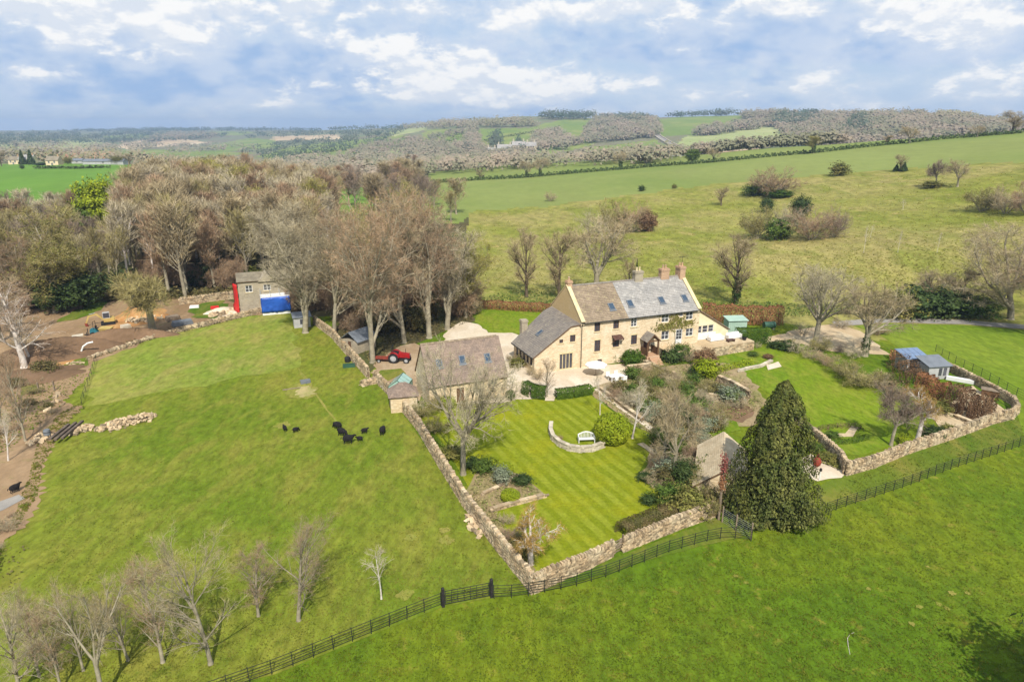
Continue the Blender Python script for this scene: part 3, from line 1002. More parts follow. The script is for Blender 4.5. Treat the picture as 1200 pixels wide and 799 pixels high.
class Grow:
    def __init__(self, seed):
        self.rng = random.Random(seed)
        self.tr, self.br, self.tw = [], [], []      # trunk segments, branch segments, twigs

    def limb(self, p, d, L, r, lev, cfg):
        rng = self.rng
        nseg = cfg['seg'][lev]
        wob = cfg['wob'][lev]
        up = cfg['up'][lev]
        pts = [(p.copy(), d.copy(), r)]
        r_end = r * cfg['tap'][lev]
        store = self.tr if lev <= cfg['trunk_lev'] else self.br
        for i in range(nseg):
            d = (d + Vector((rng.gauss(0, wob), rng.gauss(0, wob), rng.gauss(0, wob) + up))).normalized()
            q = p + d * L / nseg
            r2 = r + (r_end - r) * (i + 1) / nseg
            store.append((p.copy(), q.copy(), pts[-1][2], r2))
            p = q
            pts.append((p.copy(), d.copy(), r2))
        if lev + 1 < cfg['levels']:
            n = cfg['n'][lev]
            n = max(1, int(n * rng.uniform(0.8, 1.2) + 0.5))
            t0 = cfg['t0'][lev]
            for k in range(n):
                t = t0 + (1 - t0) * ((k + rng.random()) / n)
                f = t * nseg
                i = min(int(f), nseg - 1)
                u = f - i
                pp = pts[i][0].lerp(pts[i + 1][0], u)
                dd = pts[i + 1][1]
                ang = math.radians(rng.gauss(cfg['ang'][lev], 9))
                nd = (dd * math.cos(ang) + _perp(dd, rng) * math.sin(ang)).normalized()
                ratio = cfg['len'][lev] * rng.uniform(0.75, 1.2)
                shape = cfg.get('shape', 'round')
                if lev == 0:
                    if shape == 'cone':
                        ratio *= 1.15 - 0.85 * (t - t0) / (1 - t0)
                    elif shape == 'round':
                        ratio *= 0.55 + 0.6 * math.sin(PI * min(1, 0.15 + 0.85 * (t - t0) / (1 - t0)))
                    elif shape == 'fork':
                        ratio *= 1.0
                else:
                    ratio *= 1.1 - 0.5 * t
                rr = (pts[i][2] + (pts[i + 1][2] - pts[i][2]) * u) * cfg['rr'][lev]
                self.limb(pp, nd, L * ratio, rr, lev + 1, cfg)
        else:
            n = cfg['ntw']
            for k in range(n):
                t = rng.random() ** 0.7
                f = t * nseg
                i = min(int(f), nseg - 1)
                pp = pts[i][0].lerp(pts[i + 1][0], f - i)
                dd = pts[i + 1][1]
                nd = (dd * rng.uniform(0.5, 1.2) + _perp(dd, rng) * rng.uniform(0.3, 1.0) + Vector((0, 0, cfg.get('twup', 0.1)))).normalized()
                self.tw.append((pp, nd, cfg['twl'] * rng.uniform(0.5, 1.3)))


def seg_mesh(segs, sides, rmin=0.0):
    a = np.array([s[0] for s in segs])
    b = np.array([s[1] for s in segs])
    ra = np.maximum(np.array([s[2] for s in segs]), rmin)
    rb = np.maximum(np.array([s[3] for s in segs]), rmin)
    d = b - a
    d /= np.linalg.norm(d, axis=1, keepdims=True) + 1e-9
    ref = np.where(np.abs(d[:, 2:3]) < 0.9, np.array([[0, 0, 1.0]]), np.array([[1.0, 0, 0]]))
    s = np.cross(d, ref)
    s /= np.linalg.norm(s, axis=1, keepdims=True)
    u = np.cross(s, d)
    V, F = [], []
    N = len(a)
    for k in range(sides):
        c, sn = math.cos(2 * PI * k / sides), math.sin(2 * PI * k / sides)
        o = s * c + u * sn
        V.append(a + o * ra[:, None])
        V.append(b + o * rb[:, None])
    V = np.stack(V, 1)           # N, 2*sides, 3
    base = (np.arange(N) * 2 * sides)[:, None]
    for k in range(sides):
        k2 = (k + 1) % sides
        F.append(base + np.array([[2 * k, 2 * k2, 2 * k2 + 1, 2 * k + 1]]))
    return V.reshape(-1, 3), np.concatenate(F)


def twig_mesh(tw, w, seed=0):
    rng = np.random.default_rng(seed)
    a = np.array([t[0] for t in tw])
    d = np.array([t[1] for t in tw])
    L = np.array([t[2] for t in tw])[:, None]
    r = rng.normal(size=d.shape)
    s = np.cross(d, r)
    s /= np.linalg.norm(s, axis=1, keepdims=True) + 1e-9
    bend = np.cross(s, d) * L * rng.normal(0, 0.12, (len(d), 1))
    mid = a + d * L * 0.5 + bend
    V = np.stack([a - s * w * 0.5, a + s * w * 0.5, mid + s * w * 0.36, mid - s * w * 0.36,
                  a + d * L - s * w * 0.12, a + d * L + s * w * 0.12], 1).reshape(-1, 3)
    n = (np.arange(len(a)) * 6)[:, None]
    F = np.concatenate([n + np.array([[0, 1, 2, 3]]), n + np.array([[3, 2, 5, 4]])])
    tone = np.tile(rng.random(len(a)), 2)
    return V, F, tone


def leaf_cloud(seed, n, rad, size, shell=0.55, lump=0.25, k=3.0, flat=0.0, base=-1.0, cen=(0, 0, 0), updir=0.3):
    """many small leaf-sized faces through a lumpy crown"""
    rng = np.random.default_rng(seed)
    d = rng.normal(size=(n, 3))
    d /= np.linalg.norm(d, axis=1, keepdims=True)
    d = d[d[:, 2] > base]
    n = len(d)
    ph = rng.uniform(0, 6, 9)
    lum = 1 + lump * (np.sin(d[:, 0] * k * 2 + ph[0]) * np.sin(d[:, 1] * k * 2 + ph[1]) + 0.6 * np.sin(d[:, 2] * k * 3 + ph[2] + d[:, 0] * 2) + 0.5 * np.sin(d[:, 0] * k * 5 + ph[3]) * np.sin(d[:, 1] * k * 5 + ph[4] + d[:, 2] * 4))
    r = (shell + (1 - shell) * rng.random(n) ** 0.6) * lum
    p = d * r[:, None] * np.array(rad) + np.array(cen)
    nr = d / np.array(rad) * min(rad) + rng.normal(0, 0.55, (n, 3))
    nr[:, 2] += updir
    nr /= np.linalg.norm(nr, axis=1, keepdims=True)
    t = np.cross(nr, rng.normal(size=(n, 3)))
    t /= np.linalg.norm(t, axis=1, keepdims=True)
    b = np.cross(nr, t)
    s = size * rng.uniform(0.55, 1.35, (n, 1))
    V = np.stack([p - t * s * .5, p + b * s * .32, p + t * s * .5, p - b * s * .32], 1).reshape(-1, 3)
    F = (np.arange(n) * 4)[:, None] + np.array([[0, 1, 2, 3]])
    return V, F, rng.random(n)


def merge(parts):
    """parts: list of (V, F4, tone|None, matindex)"""
    Vs, Fs, Ts, Ms = [], [], [], []
    n = 0
    for V, F, t, mi in parts:
        if not len(V):
            continue
        Vs.append(V)
        Fs.append(F + n)
        Ts.append(t if t is not None else np.full(len(F), 0.5))
        Ms.append(np.full(len(F), mi))
        n += len(V)
    return np.vstack(Vs), np.vstack(Fs), np.concatenate(Ts), np.concatenate(Ms)


PROTO = {}


def bare_proto(key, seed, cfg, H, r0, bark, twig, tww, sides=(7, 4), extra=None, stems=None, trunk_frac=0.8):
    g = Grow(seed)
    if stems:
        for k in range(stems):
            a = 2 * PI * k / stems + g.rng.uniform(-.4, .4)
            ln = cfg.get('lean', 0.35) * g.rng.uniform(0.5, 1.2)
            d = Vector((math.cos(a) * ln, math.sin(a) * ln, 1)).normalized()
            g.limb(Vector((math.cos(a) * .12, math.sin(a) * .12, -0.1)), d, H * trunk_frac * g.rng.uniform(.75, 1.05), r0, 0, cfg)
    else:
        # root flare
        g.tr.append((Vector((0, 0, -0.25)), Vector((0, 0, 0.3)), r0 * 1.5, r0 * 1.02))
        g.limb(Vector((0, 0, 0.25)), Vector((g.rng.gauss(0, .03), g.rng.gauss(0, .03), 1)).normalized(), H * trunk_frac, r0, 0, cfg)
    V, F = seg_mesh(g.tr, sides[0])
    tm = np_mesh(key + '_trunk', V, F, M[bark], np.full(len(F), .5), smooth=True)
    parts = []
    if g.br:
        V, F = seg_mesh(g.br, sides[1], cfg.get('rmin', 0.006))
        parts.append((V, F, None, 0))
    if g.tw:
        parts.append(twig_mesh(g.tw, tww, seed) + (1,))
    if extra:
        pos = np.array([t[0] + t[1] * t[2] * g.rng.uniform(.3, 1) for t in g.tw])
        n = int(len(pos) * extra[1])
        rr = np.random.default_rng(seed + 5)
        pos = pos[rr.integers(0, len(pos), n)] + rr.normal(0, extra[2] * .8, (n, 3))
        t = rr.normal(size=(n, 3))
        t /= np.linalg.norm(t, axis=1, keepdims=True)
        b = np.cross(t, rr.normal(size=(n, 3)))
        b /= np.linalg.norm(b, axis=1, keepdims=True) + 1e-9
        s = extra[2] * rr.uniform(.6, 1.3, (n, 1))
        V = np.stack([pos - t * s * .5, pos + b * s * .35, pos + t * s * .5, pos - b * s * .35], 1).reshape(-1, 3)
        F = (np.arange(n) * 4)[:, None] + np.array([[0, 1, 2, 3]])
        parts.append((V, F, rr.random(n), 2))
    V, F, T, MI = merge(parts)
    mats = [M[bark], M[twig]] + ([M[extra[0]]] if extra else [])
    cm = np_mesh(key + '_crown', V, F, mats, T, MI)
    top = max(float(V[:, 2].max()), 0.1)
    PROTO[key] = dict(trunk=tm, crown=cm, H=top, W=float(np.percentile(np.hypot(V[:, 0], V[:, 1]), 97)) * 2)


def leafy_proto(key, seed, n, rad, size, leaf, bark='bark_dark', trunk_h=0.6, trunk_r=0.15, **kw):
    """an evergreen or leafy crown on a short trunk; rad = half sizes"""
    cz = trunk_h + rad[2] * 0.92
    V, F, T = leaf_cloud(seed, n, rad, size, cen=(0, 0, cz), **kw)
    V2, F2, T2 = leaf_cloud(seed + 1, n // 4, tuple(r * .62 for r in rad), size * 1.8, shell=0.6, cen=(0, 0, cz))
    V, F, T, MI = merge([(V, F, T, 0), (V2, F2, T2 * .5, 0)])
    keep_z = V[:, 2].min()
    if keep_z < 0.02:
        V[:, 2] = np.maximum(V[:, 2], 0.02 + 0.0 * V[:, 2])
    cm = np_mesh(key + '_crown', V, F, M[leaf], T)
    g = Grow(seed)
    cfg = dict(levels=2, seg=[3, 3], wob=[.06, .15], up=[0, .05], tap=[.6, .3], trunk_lev=1, n=[6, 0], t0=[.35, 0], ang=[45, 0], len=[.5, 0], rr=[.5, .5], ntw=0, twl=.1)
    g.limb(Vector((0, 0, -0.1)), Vector((0, 0, 1)), cz, trunk_r, 0, cfg)
    Vt, Ft = seg_mesh(g.tr, 6)
    tm = np_mesh(key + '_trunk', Vt, Ft, M[bark], np.full(len(Ft), .5), smooth=True)
    PROTO[key] = dict(trunk=tm, crown=cm, H=float(V[:, 2].max()), W=2 * max(rad[0], rad[1]))


SPREAD = dict(levels=4, trunk_lev=1, seg=[6, 6, 4, 3], wob=[.02, .09, .13, .16], up=[.05, .09, .06, .04], tap=[.3, .25, .3, .3],
              n=[20, 9, 5, 0], t0=[.13, .15, .12, 0], ang=[33, 32, 36, 0], len=[.5, .42, .42, 0], rr=[.5, .5, .55, .5],
              ntw=5, twl=.6, shape='round', rmin=.005)
FORK = dict(levels=5, trunk_lev=2, seg=[3, 5, 5, 4, 3], wob=[.03, .09, .11, .14, .18], up=[.02, .07, .05, .03, .02], tap=[.8, .35, .3, .3, .3],
            n=[6, 6, 5, 4, 0], t0=[.72, .2, .15, .1, 0], ang=[36, 38, 40, 42, 0], len=[1.75, .55, .5, .5, 0], rr=[.62, .55, .55, .55, .5],
            ntw=5, twl=.6, shape='fork', rmin=.008)
TALL = dict(levels=3, trunk_lev=0, seg=[7, 5, 3], wob=[.025, .06, .1], up=[.05, .2, .12], tap=[.2, .25, .3],
            n=[26, 8, 0], t0=[.3, .15, 0], ang=[30, 32, 0], len=[.3, .5, 0], rr=[.45, .5, .5],
            ntw=10, twl=1.15, twup=.5, shape='round', rmin=.02)
GIANT = dict(levels=5, trunk_lev=1, seg=[4, 7, 5, 4, 3], wob=[.03, .07, .11, .14, .18], up=[.02, .1, .05, .03, .02], tap=[.75, .3, .3, .3, .3],
             n=[6, 11, 6, 4, 0], t0=[.25, .08, .12, .1, 0], ang=[28, 40, 42, 42, 0], len=[1.55, .46, .5, .5, 0], rr=[.62, .5, .55, .55, .5],
             ntw=6, twl=1.25, shape='fork', rmin=.016)
BIRCH = dict(levels=4, trunk_lev=0, seg=[9, 6, 4, 3], wob=[.035, .07, .12, .16], up=[.04, .08, .0, -.03], tap=[.18, .25, .3, .3],
             n=[20, 7, 4, 0], t0=[.18, .2, .15, 0], ang=[36, 38, 42, 0], len=[.42, .45, .5, 0], rr=[.5, .5, .55, .5],
             ntw=6, twl=.6, shape='cone', rmin=.008)
BUSH = dict(levels=3, trunk_lev=0, seg=[4, 4, 3], wob=[.08, .12, .15], up=[.03, .04, .02], tap=[.4, .3, .3],
            n=[9, 6, 0], t0=[.15, .15, 0], ang=[36, 40, 0], len=[.6, .5, 0], rr=[.6, .55, .5], ntw=9, twl=.4, shape='fork', lean=.7, rmin=.006)
SAPL = dict(levels=3, trunk_lev=0, seg=[6, 4, 3], wob=[.02, .06, .1], up=[.03, .05, .02], tap=[.2, .3, .3],
            n=[18, 5, 0], t0=[.3, .2, 0], ang=[50, 42, 0], len=[.36, .45, 0], rr=[.4, .5, .5], ntw=6, twl=.32, shape='cone', rmin=.006)


def C2(c, **k):
    d = dict(c)
    d.update(k)
    return d


# crowns for the trees near the drone
bare_proto('near_a', 3, SPREAD, 10, .17, 'bark', 'twig', .008, trunk_frac=.85)
bare_proto('near_b', 8, C2(SPREAD, ang=[30, 32, 38, 0]), 10, .16, 'bark', 'twig_red', .008, trunk_frac=.82)
bare_proto('near_c', 12, C2(FORK, ntw=6), 4.0, .28, 'bark', 'twig', .012, trunk_frac=.75)
bare_proto('near_slim', 15, C2(SPREAD, n=[18, 8, 5, 0], len=[.36, .44, .42, 0]), 10, .16, 'bark', 'twig_red', .012, trunk_frac=.9)
bare_proto('birch_a', 21, BIRCH, 12, .26, 'bark_pale', 'twig_red', .018, trunk_frac=.92)
bare_proto('birch_b', 22, C2(BIRCH, n=[16, 6, 4, 0]), 12, .2, 'bark_pale', 'twig_pale', .018, trunk_frac=.92)
bare_proto('sapling', 25, SAPL, 4.2, .06, 'bark_pale', 'twig_pale', .012, trunk_frac=.92)
bare_proto('garden_tree', 31, C2(FORK, levels=5, ntw=5, len=[1.7, .6, .5, .5, 0], ang=[46, 38, 40, 42, 0], n=[8, 8, 6, 4, 0], twl=.5), 4.0, .27, 'bark', 'twig_pale', .016, trunk_frac=.75, extra=('bud_yellow', .25, .06))
bare_proto('apple', 35, C2(FORK, len=[1.2, .6, .5, .5, 0], ang=[58, 40, 40, 42, 0], ntw=5, twl=.3, n=[5, 5, 5, 4, 0]), 2.2, .16, 'bark_pale', 'twig_orange', .012, trunk_frac=.6, extra=('twig_orange', .6, .06))
bare_proto('round_olive', 41, C2(FORK, len=[1.3, .62, .55, .5, 0], ang=[55, 40, 42, 42, 0], n=[8, 6, 5, 4, 0], ntw=5, twl=.7), 4.0, .32, 'bark', 'twig_olive', .028, trunk_frac=.6)
bare_proto('mid_a', 43, C2(FORK, ntw=5, twl=.85), 4.2, .32, 'bark', 'twig', .028, trunk_frac=.75)
bare_proto('mid_b', 44, C2(SPREAD, n=[18, 10, 5, 0], ntw=7, twl=.8), 11, .3, 'bark_dark', 'twig', .028, trunk_frac=.85)
bare_proto('mid_purple', 46, C2(FORK, ntw=6, twl=.6, len=[1.3, .6, .55, .5, 0], ang=[46, 40, 42, 42, 0]), 2.6, .2, 'bark', 'twig_purple', .022, trunk_frac=.75)
# the tall group beside the yard and the dense wood
bare_proto('giant_a', 51, GIANT, 12, .5, 'bark', 'twig', .035, trunk_frac=.75)
bare_proto('giant_b', 52, C2(GIANT, ang=[34, 42, 42, 42, 0]), 12, .5, 'bark', 'twig_red', .035, trunk_frac=.7)
bare_proto('giant_c', 53, C2(GIANT, n=[5, 12, 6, 4, 0]), 12, .5, 'bark', 'twig_pale', .035, trunk_frac=.7)
bare_proto('giant_bud', 54, GIANT, 12, .5, 'bark', 'twig_olive', .04, trunk_frac=.75, extra=('bud_yellow', 1.0, .26))
bare_proto('wood_a', 61, TALL, 16, .2, 'bark', 'twig', .05)
bare_proto('wood_b', 62, C2(TALL, ang=[36, 34, 0]), 16, .22, 'bark', 'twig_red', .05)
bare_proto('wood_c', 63, C2(TALL, t0=[.4, .2, 0]), 16, .2, 'bark_pale', 'twig_pale', .05)
bare_proto('wood_d', 64, C2(TALL, len=[.38, .5, 0]), 16, .24, 'bark', 'twig_olive', .05)
bare_proto('wood_e', 65, C2(TALL, len=[.38, .5, 0], ang=[42, 38, 0]), 16, .26, 'bark', 'twig_purple', .05)
bare_proto('wood_bud', 66, TALL, 16, .22, 'bark', 'twig_olive', .05, extra=('bud_yellow', .9, .2))
# bushes without leaves
bare_proto('bush_brown', 71, BUSH, 3, .05, 'bark', 'twig', .014, stems=7)
bare_proto('bush_purple', 72, C2(BUSH, ntw=10), 3, .05, 'bark', 'twig_purple', .016, stems=8)
bare_proto('bush_olive', 73, C2(BUSH, ntw=10), 3, .05, 'bark', 'twig_olive', .016, stems=8, extra=('leaf_olive', .7, .1))
bare_proto('bush_pale', 74, C2(BUSH, n=[7, 5, 0]), 3, .045, 'bark', 'twig_pale', .014, stems=6)
bare_proto('bush_red', 75, C2(BUSH, ntw=10), 3, .05, 'bark', 'twig_red', .018, stems=9)
bare_proto('thicket', 76, C2(BUSH, levels=4, seg=[4, 4, 3, 2], wob=[.08, .12, .15, .2], up=[.03, .04, .02, 0], tap=[.4, .3, .3, .3], n=[10, 6, 4, 0], t0=[.1, .1, .1, 0], ang=[38, 42, 42, 0], len=[.6, .5, .5, 0], rr=[.6, .55, .5, .5], ntw=7, twl=.7, rmin=.012), 6, .08, 'bark', 'twig_red', .035, stems=9)
# leafy things
leafy_proto('box_dome', 81, 5200, (1, 1, 1), .11, 'leaf_box', trunk_h=0.0, shell=.86, lump=.05)
leafy_proto('lime_dome', 82, 5200, (1, 1, 1), .10, 'leaf_lime', trunk_h=0.0, shell=.86, lump=.04)
leafy_proto('shrub_dark', 83, 2600, (1, 1, .9), .17, 'leaf_dark', trunk_h=0.05, shell=.35, lump=.42)
leafy_proto('shrub_mid', 84, 2600, (1, 1, .9), .16, 'leaf_mid', trunk_h=0.05, shell=.35, lump=.42)
leafy_proto('shrub_olive', 85, 2600, (1, 1, .9), .16, 'leaf_olive', trunk_h=0.05, shell=.35, lump=.42)
leafy_proto('shrub_lime', 86, 2600, (1, 1, .95), .16, 'leaf_lime', trunk_h=0.05, shell=.6, lump=.22)
leafy_proto('shrub_grey', 87, 2000, (1, 1, .9), .16, 'leaf_grey', trunk_h=0.05, shell=.45, lump=.28)
leafy_proto('shrub_bramble', 88, 2200, (1, 1, .8), .16, 'leaf_bramble', trunk_h=0.05, shell=.4, lump=.32)
leafy_proto('shrub_beech', 89, 2600, (1, 1, .9), .15, 'leaf_beech2', trunk_h=0.05, shell=.5, lump=.22)
leafy_proto('shrub_box', 90, 3200, (1, 1, .9), .13, 'leaf_box', trunk_h=0.02, shell=.7, lump=.14)
leafy_proto('tree_evergreen', 91, 4200, (3.2, 3.2, 3.6), .4, 'leaf_dark', trunk_h=1.2, trunk_r=.3, shell=.5, lump=.28, k=4)
leafy_proto('tree_olive', 92, 9000, (4, 4, 4.4), .3, 'leaf_olive', trunk_h=1.2, trunk_r=.35, shell=.3, lump=.35, k=4)
bare_proto('budding_big', 55, C2(GIANT, n=[7, 10, 6, 4, 0], ang=[42, 44, 42, 42, 0], t0=[.3, .1, .12, .1, 0]), 9, .5, 'bark', 'twig_olive', .04, trunk_frac=.7, extra=('leaf_olive', 1.1, .24))
leafy_proto('tree_lime', 93, 9000, (3, 3, 3.3), .34, 'leaf_lime', trunk_h=1.5, trunk_r=.3, shell=.5, lump=.3, k=4)
leafy_proto('tree_mid', 94, 4200, (3, 3, 3.4), .5, 'leaf_mid', trunk_h=1.5, trunk_r=.3, shell=.45, lump=.3, k=4)


def cone_proto(key, seed, n, H, R, size, leaf, bark='bark_dark', power=.8, lump=.18, lobes=()):
    rng = np.random.default_rng(seed)
    z = rng.random(n) ** 1.15
    a = rng.uniform(0, 2 * PI, n)
    prof = (1 - z) ** power * np.clip(z * 5 + .62, 0, 1)
    lum = 1 + lump * np.sin(a * 3 + z * 9 + 1) + lump * .8 * np.sin(a * 7 - z * 17) + lump * .5 * np.sin(a * 13 + z * 31)
    lum = np.clip(lum, .62, 1.14)
    r = R * prof * lum * (0.62 + 0.38 * rng.random(n) ** .5)
    p = np.stack([r * np.cos(a), r * np.sin(a), 0.15 + z * (H - .15) - 0.05 * r], -1)
    k0 = 0
    for frac, ox, oy, kr, kh in lobes:
        m_ = slice(k0, k0 + int(n * frac))
        k0 += int(n * frac)
        p[m_] = p[m_] * np.array([kr, kr, kh]) + np.array([ox, oy, 0])
    p += .10 * np.sin(p[:, [1, 2, 0]] * 5.3) * np.array([1, 1, .4])
    nr = np.stack([np.cos(a), np.sin(a), np.full(n, .55)], -1) + rng.normal(0, .45, (n, 3))
    nr /= np.linalg.norm(nr, axis=1, keepdims=True)
    up = np.stack([np.cos(a) * .5, np.sin(a) * .5, np.full(n, .8)], -1) + rng.normal(0, .35, (n, 3))
    t = up - nr * (up * nr).sum(1, keepdims=True)
    t /= np.linalg.norm(t, axis=1, keepdims=True)
    b = np.cross(nr, t)
    s = size * rng.uniform(.6, 1.3, (n, 1))
    V = np.stack([p - t * s * .5, p + b * s * .28, p + t * s * .6, p - b * s * .28], 1).reshape(-1, 3)
    V[:, 2] = np.maximum(V[:, 2], .03)
    F = (np.arange(n) * 4)[:, None] + np.array([[0, 1, 2, 3]])
    cm = np_mesh(key + '_crown', V, F, M[leaf], rng.random(n))
    mb = MB()
    mb.tube([(0, 0, -.2), (0, 0, H * .4), (0, 0, H * .92)], [R * .09, R * .06, .02], 8)
    PROTO[key] = dict(trunk=mb.mesh(key + '_trunk', M[bark], True), crown=cm, H=H, W=2 * R)


cone_proto('yew_big', 101, 62000, 12, 4.5, .22, 'leaf_yew', power=.66, lump=.3, lobes=((.22, 1.2, .3, .66, .7), (.18, -.9, -.3, .66, .55), (.1, .2, -1.0, .6, .4)))
cone_proto('fir', 102, 2600, 10, 2.4, .7, 'leaf_dark', power=.9)


def ivy_mesh(key, seed, H, R, leaf='leaf_ivy', n=1500, size=.28):
    V, F, T = leaf_cloud(seed, n, (R, R, H / 2), size, shell=.6, lump=.3, k=4, cen=(0, 0, H / 2))
    V[:, 2] = np.maximum(V[:, 2], .02)
    PROTO[key] = np_mesh(key, V, F, M[leaf], T)


ivy_mesh('ivy_sleeve', 111, 4.5, .75)

_made = {}


def plant(key, p, h, w=None, name='bare_tree', label=None, cat='tree', group=None, rz=None, seed=None, ivy=None, trunk='trunk', crown='crown', z=None):
    """a tree or bush: trunk and crown under one empty; w = crown width in metres"""
    pr = PROTO[key]
    rng = random.Random(hash((round(p.x, 2), round(p.y, 2), 7)) & 0xffffff)
    s = h / pr['H']
    sx = s if w is None else w / pr['W']
    t = thing(name, label, cat, (p.x, p.y, (p.z if z is None else z)), rng.uniform(0, 2 * PI) if rz is None else rz, group)
    link(trunk, pr['trunk'], t, sc=(sx, sx, s))
    link(crown, pr['crown'], t, sc=(sx, sx, s))
    if ivy:
        link('ivy', PROTO['ivy_sleeve'], t, sc=(ivy[1], ivy[1], ivy[0] / 4.5))
    return t


def tree(px, py, pytop, key, label, name='bare_tree', w=None, group=None, ivy=None, dmin=0.0, cat='tree', **kw):
    """base and top are read off the survey photograph; w in survey pixels"""
    p = P(px, py, dmin)
    h = max(top_z(p, px, pytop) - p.z, 0.3)
    ww = None
    if w:
        dep = p.y * CT - (p.z + h * .5 - CAM_Z) * ST
        ww = w * dep / FPX
    return plant(key, p, h, ww, name, label, cat, group, ivy=ivy, **kw)


# ------------------------------------------------------------------ individual trees near and far
def plant_trees():
    # bottom left, nearest the drone
    tree(247, 778, 608, 'near_a', 'large bare tree with a forked crown, tallest of the foreground trees', w=118)
    tree(350, 727, 606, 'near_b', 'bare tree with a straight pale trunk just left of the sapling', w=100)
    tree(191, 776, 650, 'near_slim', 'slim bare tree with a leaning trunk left of the tallest foreground tree', w=76)
    tree(303, 722, 636, 'near_slim', 'thin bare tree half hidden between the two largest foreground trees', w=62)
    tree(122, 822, 668, 'near_c', 'many-stemmed pale-branched bare tree in the lower left foreground', w=120)
    tree(150, 774, 690, 'near_b', 'low bare tree with a thick stump-like trunk behind the many-stemmed tree', w=70)
    tree(24, 812, 690, 'near_a', 'bare tree cut by the lower left corner of the view', w=104)
    tree(72, 808, 706, 'near_slim', 'narrow reddish bare tree second from the lower left corner', w=56)
    tree(98, 786, 684, 'near_b', 'reddish bare tree between the narrow tree and the many-stemmed tree', w=64)
    tree(46, 792, 690, 'near_b', 'reddish bare tree just right of the corner tree at the lower left', w=66)
    tree(447, 702, 632, 'sapling', 'small pale bare sapling standing alone on the paddock grass', name='sapling')
    # left edge
    tree(29, 431, 322, 'birch_a', 'white-stemmed birch beside the spoil heap, the taller of two', name='birch_tree', w=84)
    tree(37, 426, 338, 'birch_b', 'slimmer white birch standing close behind the taller birch', name='birch_tree', w=60)
    tree(10, 540, 476, 'birch_b', 'thin white birch on bare soil above the black sheep at the left edge', name='birch_tree', w=36)
    tree(30, 517, 404, 'near_slim', 'dark slim bare tree at the end of the stone heap', w=44)
    tree(2, 500, 410, 'near_slim', 'bare reddish tree at the left edge above the soil bank', w=56)
    tree(180, 391, 310, 'round_olive', 'round-crowned bare tree beside the boundary wall of the building site', w=86)
    tree(66, 366, 236, 'budding_big', 'big olive-green tree at the left end of the wood', name='budding_tree', w=112)
    tree(18, 372, 268, 'giant_b', 'brown bare tree left of the big olive-green tree', w=80)
    tree(2, 400, 306, 'mid_a', 'low bare tree at the left edge below the wood', w=80)
    tree(95, 362, 308, 'tree_evergreen', 'dark evergreen under the right side of the olive-green tree', name='evergreen_tree', w=56)
    tree(70, 366, 318, 'tree_evergreen', 'dark evergreen under the left side of the olive-green tree', name='evergreen_tree', w=54)
    tree(122, 286, 203, 'tree_lime', 'bright yellow-green tree at the edge of the wood', name='leafy_tree', w=46, dmin=150)
    tree(96, 290, 236, 'tree_mid', 'grey-green tree left of the bright yellow-green tree', name='leafy_tree', w=34, dmin=150)
    # tall group by the yard
    tree(358, 390, 248, 'giant_c', 'broad grey twiggy tree at the left of the tall group beside the cottage', w=92)
    tree(392, 391, 232, 'giant_a', 'tall bare tree leaning over the boundary wall beside the small shed', w=100)
    tree(437, 425, 214, 'giant_b', 'tall tree with a thick grey trunk left of the red tractor', w=118)
    tree(474, 402, 222, 'giant_a', 'tall bare tree behind the red tractor', w=112)
    tree(503, 396, 210, 'giant_b', 'tall reddish bare tree behind the left end of the barn', w=116)
    tree(524, 386, 240, 'giant_c', 'bare grey tree at the right edge of the tall group behind the barn', w=88)
    tree(546, 372, 262, 'giant_bud', 'yellow-green budding tree beside the drive at the right of the tall group', name='budding_tree', w=64)
    tree(446, 366, 226, 'giant_bud', 'yellow-budding tall tree standing in the middle of the tall group', name='budding_tree', w=78)
    tree(478, 358, 202, 'giant_bud', 'yellow-topped tree rising highest behind the tall group', name='budding_tree', w=66)
    tree(420, 362, 236, 'giant_b', 'reddish bare tree at the back left of the tall group', w=90)
    tree(408, 352, 262, 'tree_mid', 'green ivy-clad tree at the back of the tall group', name='evergreen_tree', w=34)
    tree(340, 352, 226, 'giant_c', 'pale bare tree right behind the cottage', w=90)
    # the tree in front of the barn and other garden trees
    tree(543, 556, 392, 'garden_tree', 'bare tree with a grey trunk beside the garden wall in front of the barn', w=128)
    tree(622, 661, 592, 'apple', 'orange-budding fruit tree in the bottom corner of the walled garden', name='fruit_tree', w=92)
    tree(1044, 522, 448, 'mid_purple', 'dark purple-brown bare tree in the right-hand garden by the wall', w=66)
    tree(1075, 516, 458, 'apple', 'pale-trunked olive tree right of the purple-brown tree', name='fruit_tree', w=70)
    tree(955, 406, 300, 'garden_tree', 'large bare tree on the gravel court behind the garden', w=124)
    tree(1013, 417, 318, 'mid_a', 'bare tree with an ivy-wrapped trunk beside the gravel court', w=90, ivy=(3.2, .75))
    tree(1184, 374, 256, 'giant_a', 'big bare tree beside the lane at the right edge', w=150)
    tree(1215, 396, 270, 'giant_b', 'bare tree cut by the right edge of the view near the lane', w=110)
    tree(617, 348, 264, 'mid_b', 'slim bare tree left of the house gable behind the hedge', w=46)
    tree(655, 350, 262, 'mid_b', 'slim bare tree just behind the house gable', w=50)
    tree(697, 352, 244, 'mid_a', 'wide bare tree behind the house roof', w=96)
    tree(862, 356, 272, 'mid_b', 'bare tree with a thickly ivy-clad trunk right of the house', w=62, ivy=(5.5, 1.05))
    tree(744, 356, 305, 'fir', 'narrow dark conifer showing between the chimneys', name='conifer_tree', w=8, cat='tree')
    tree(735, 356, 300, 'mid_b', 'thin bare tree behind the ridge of the house', w=24)
    tree(741, 514, 438, 'birch_b', 'slim pale-stemmed young tree beside the clipped dome', w=46, name='birch_tree')
    tree(790, 562, 446, 'mid_a', 'pale bare tree in the planted bank beside the lawn', w=72)
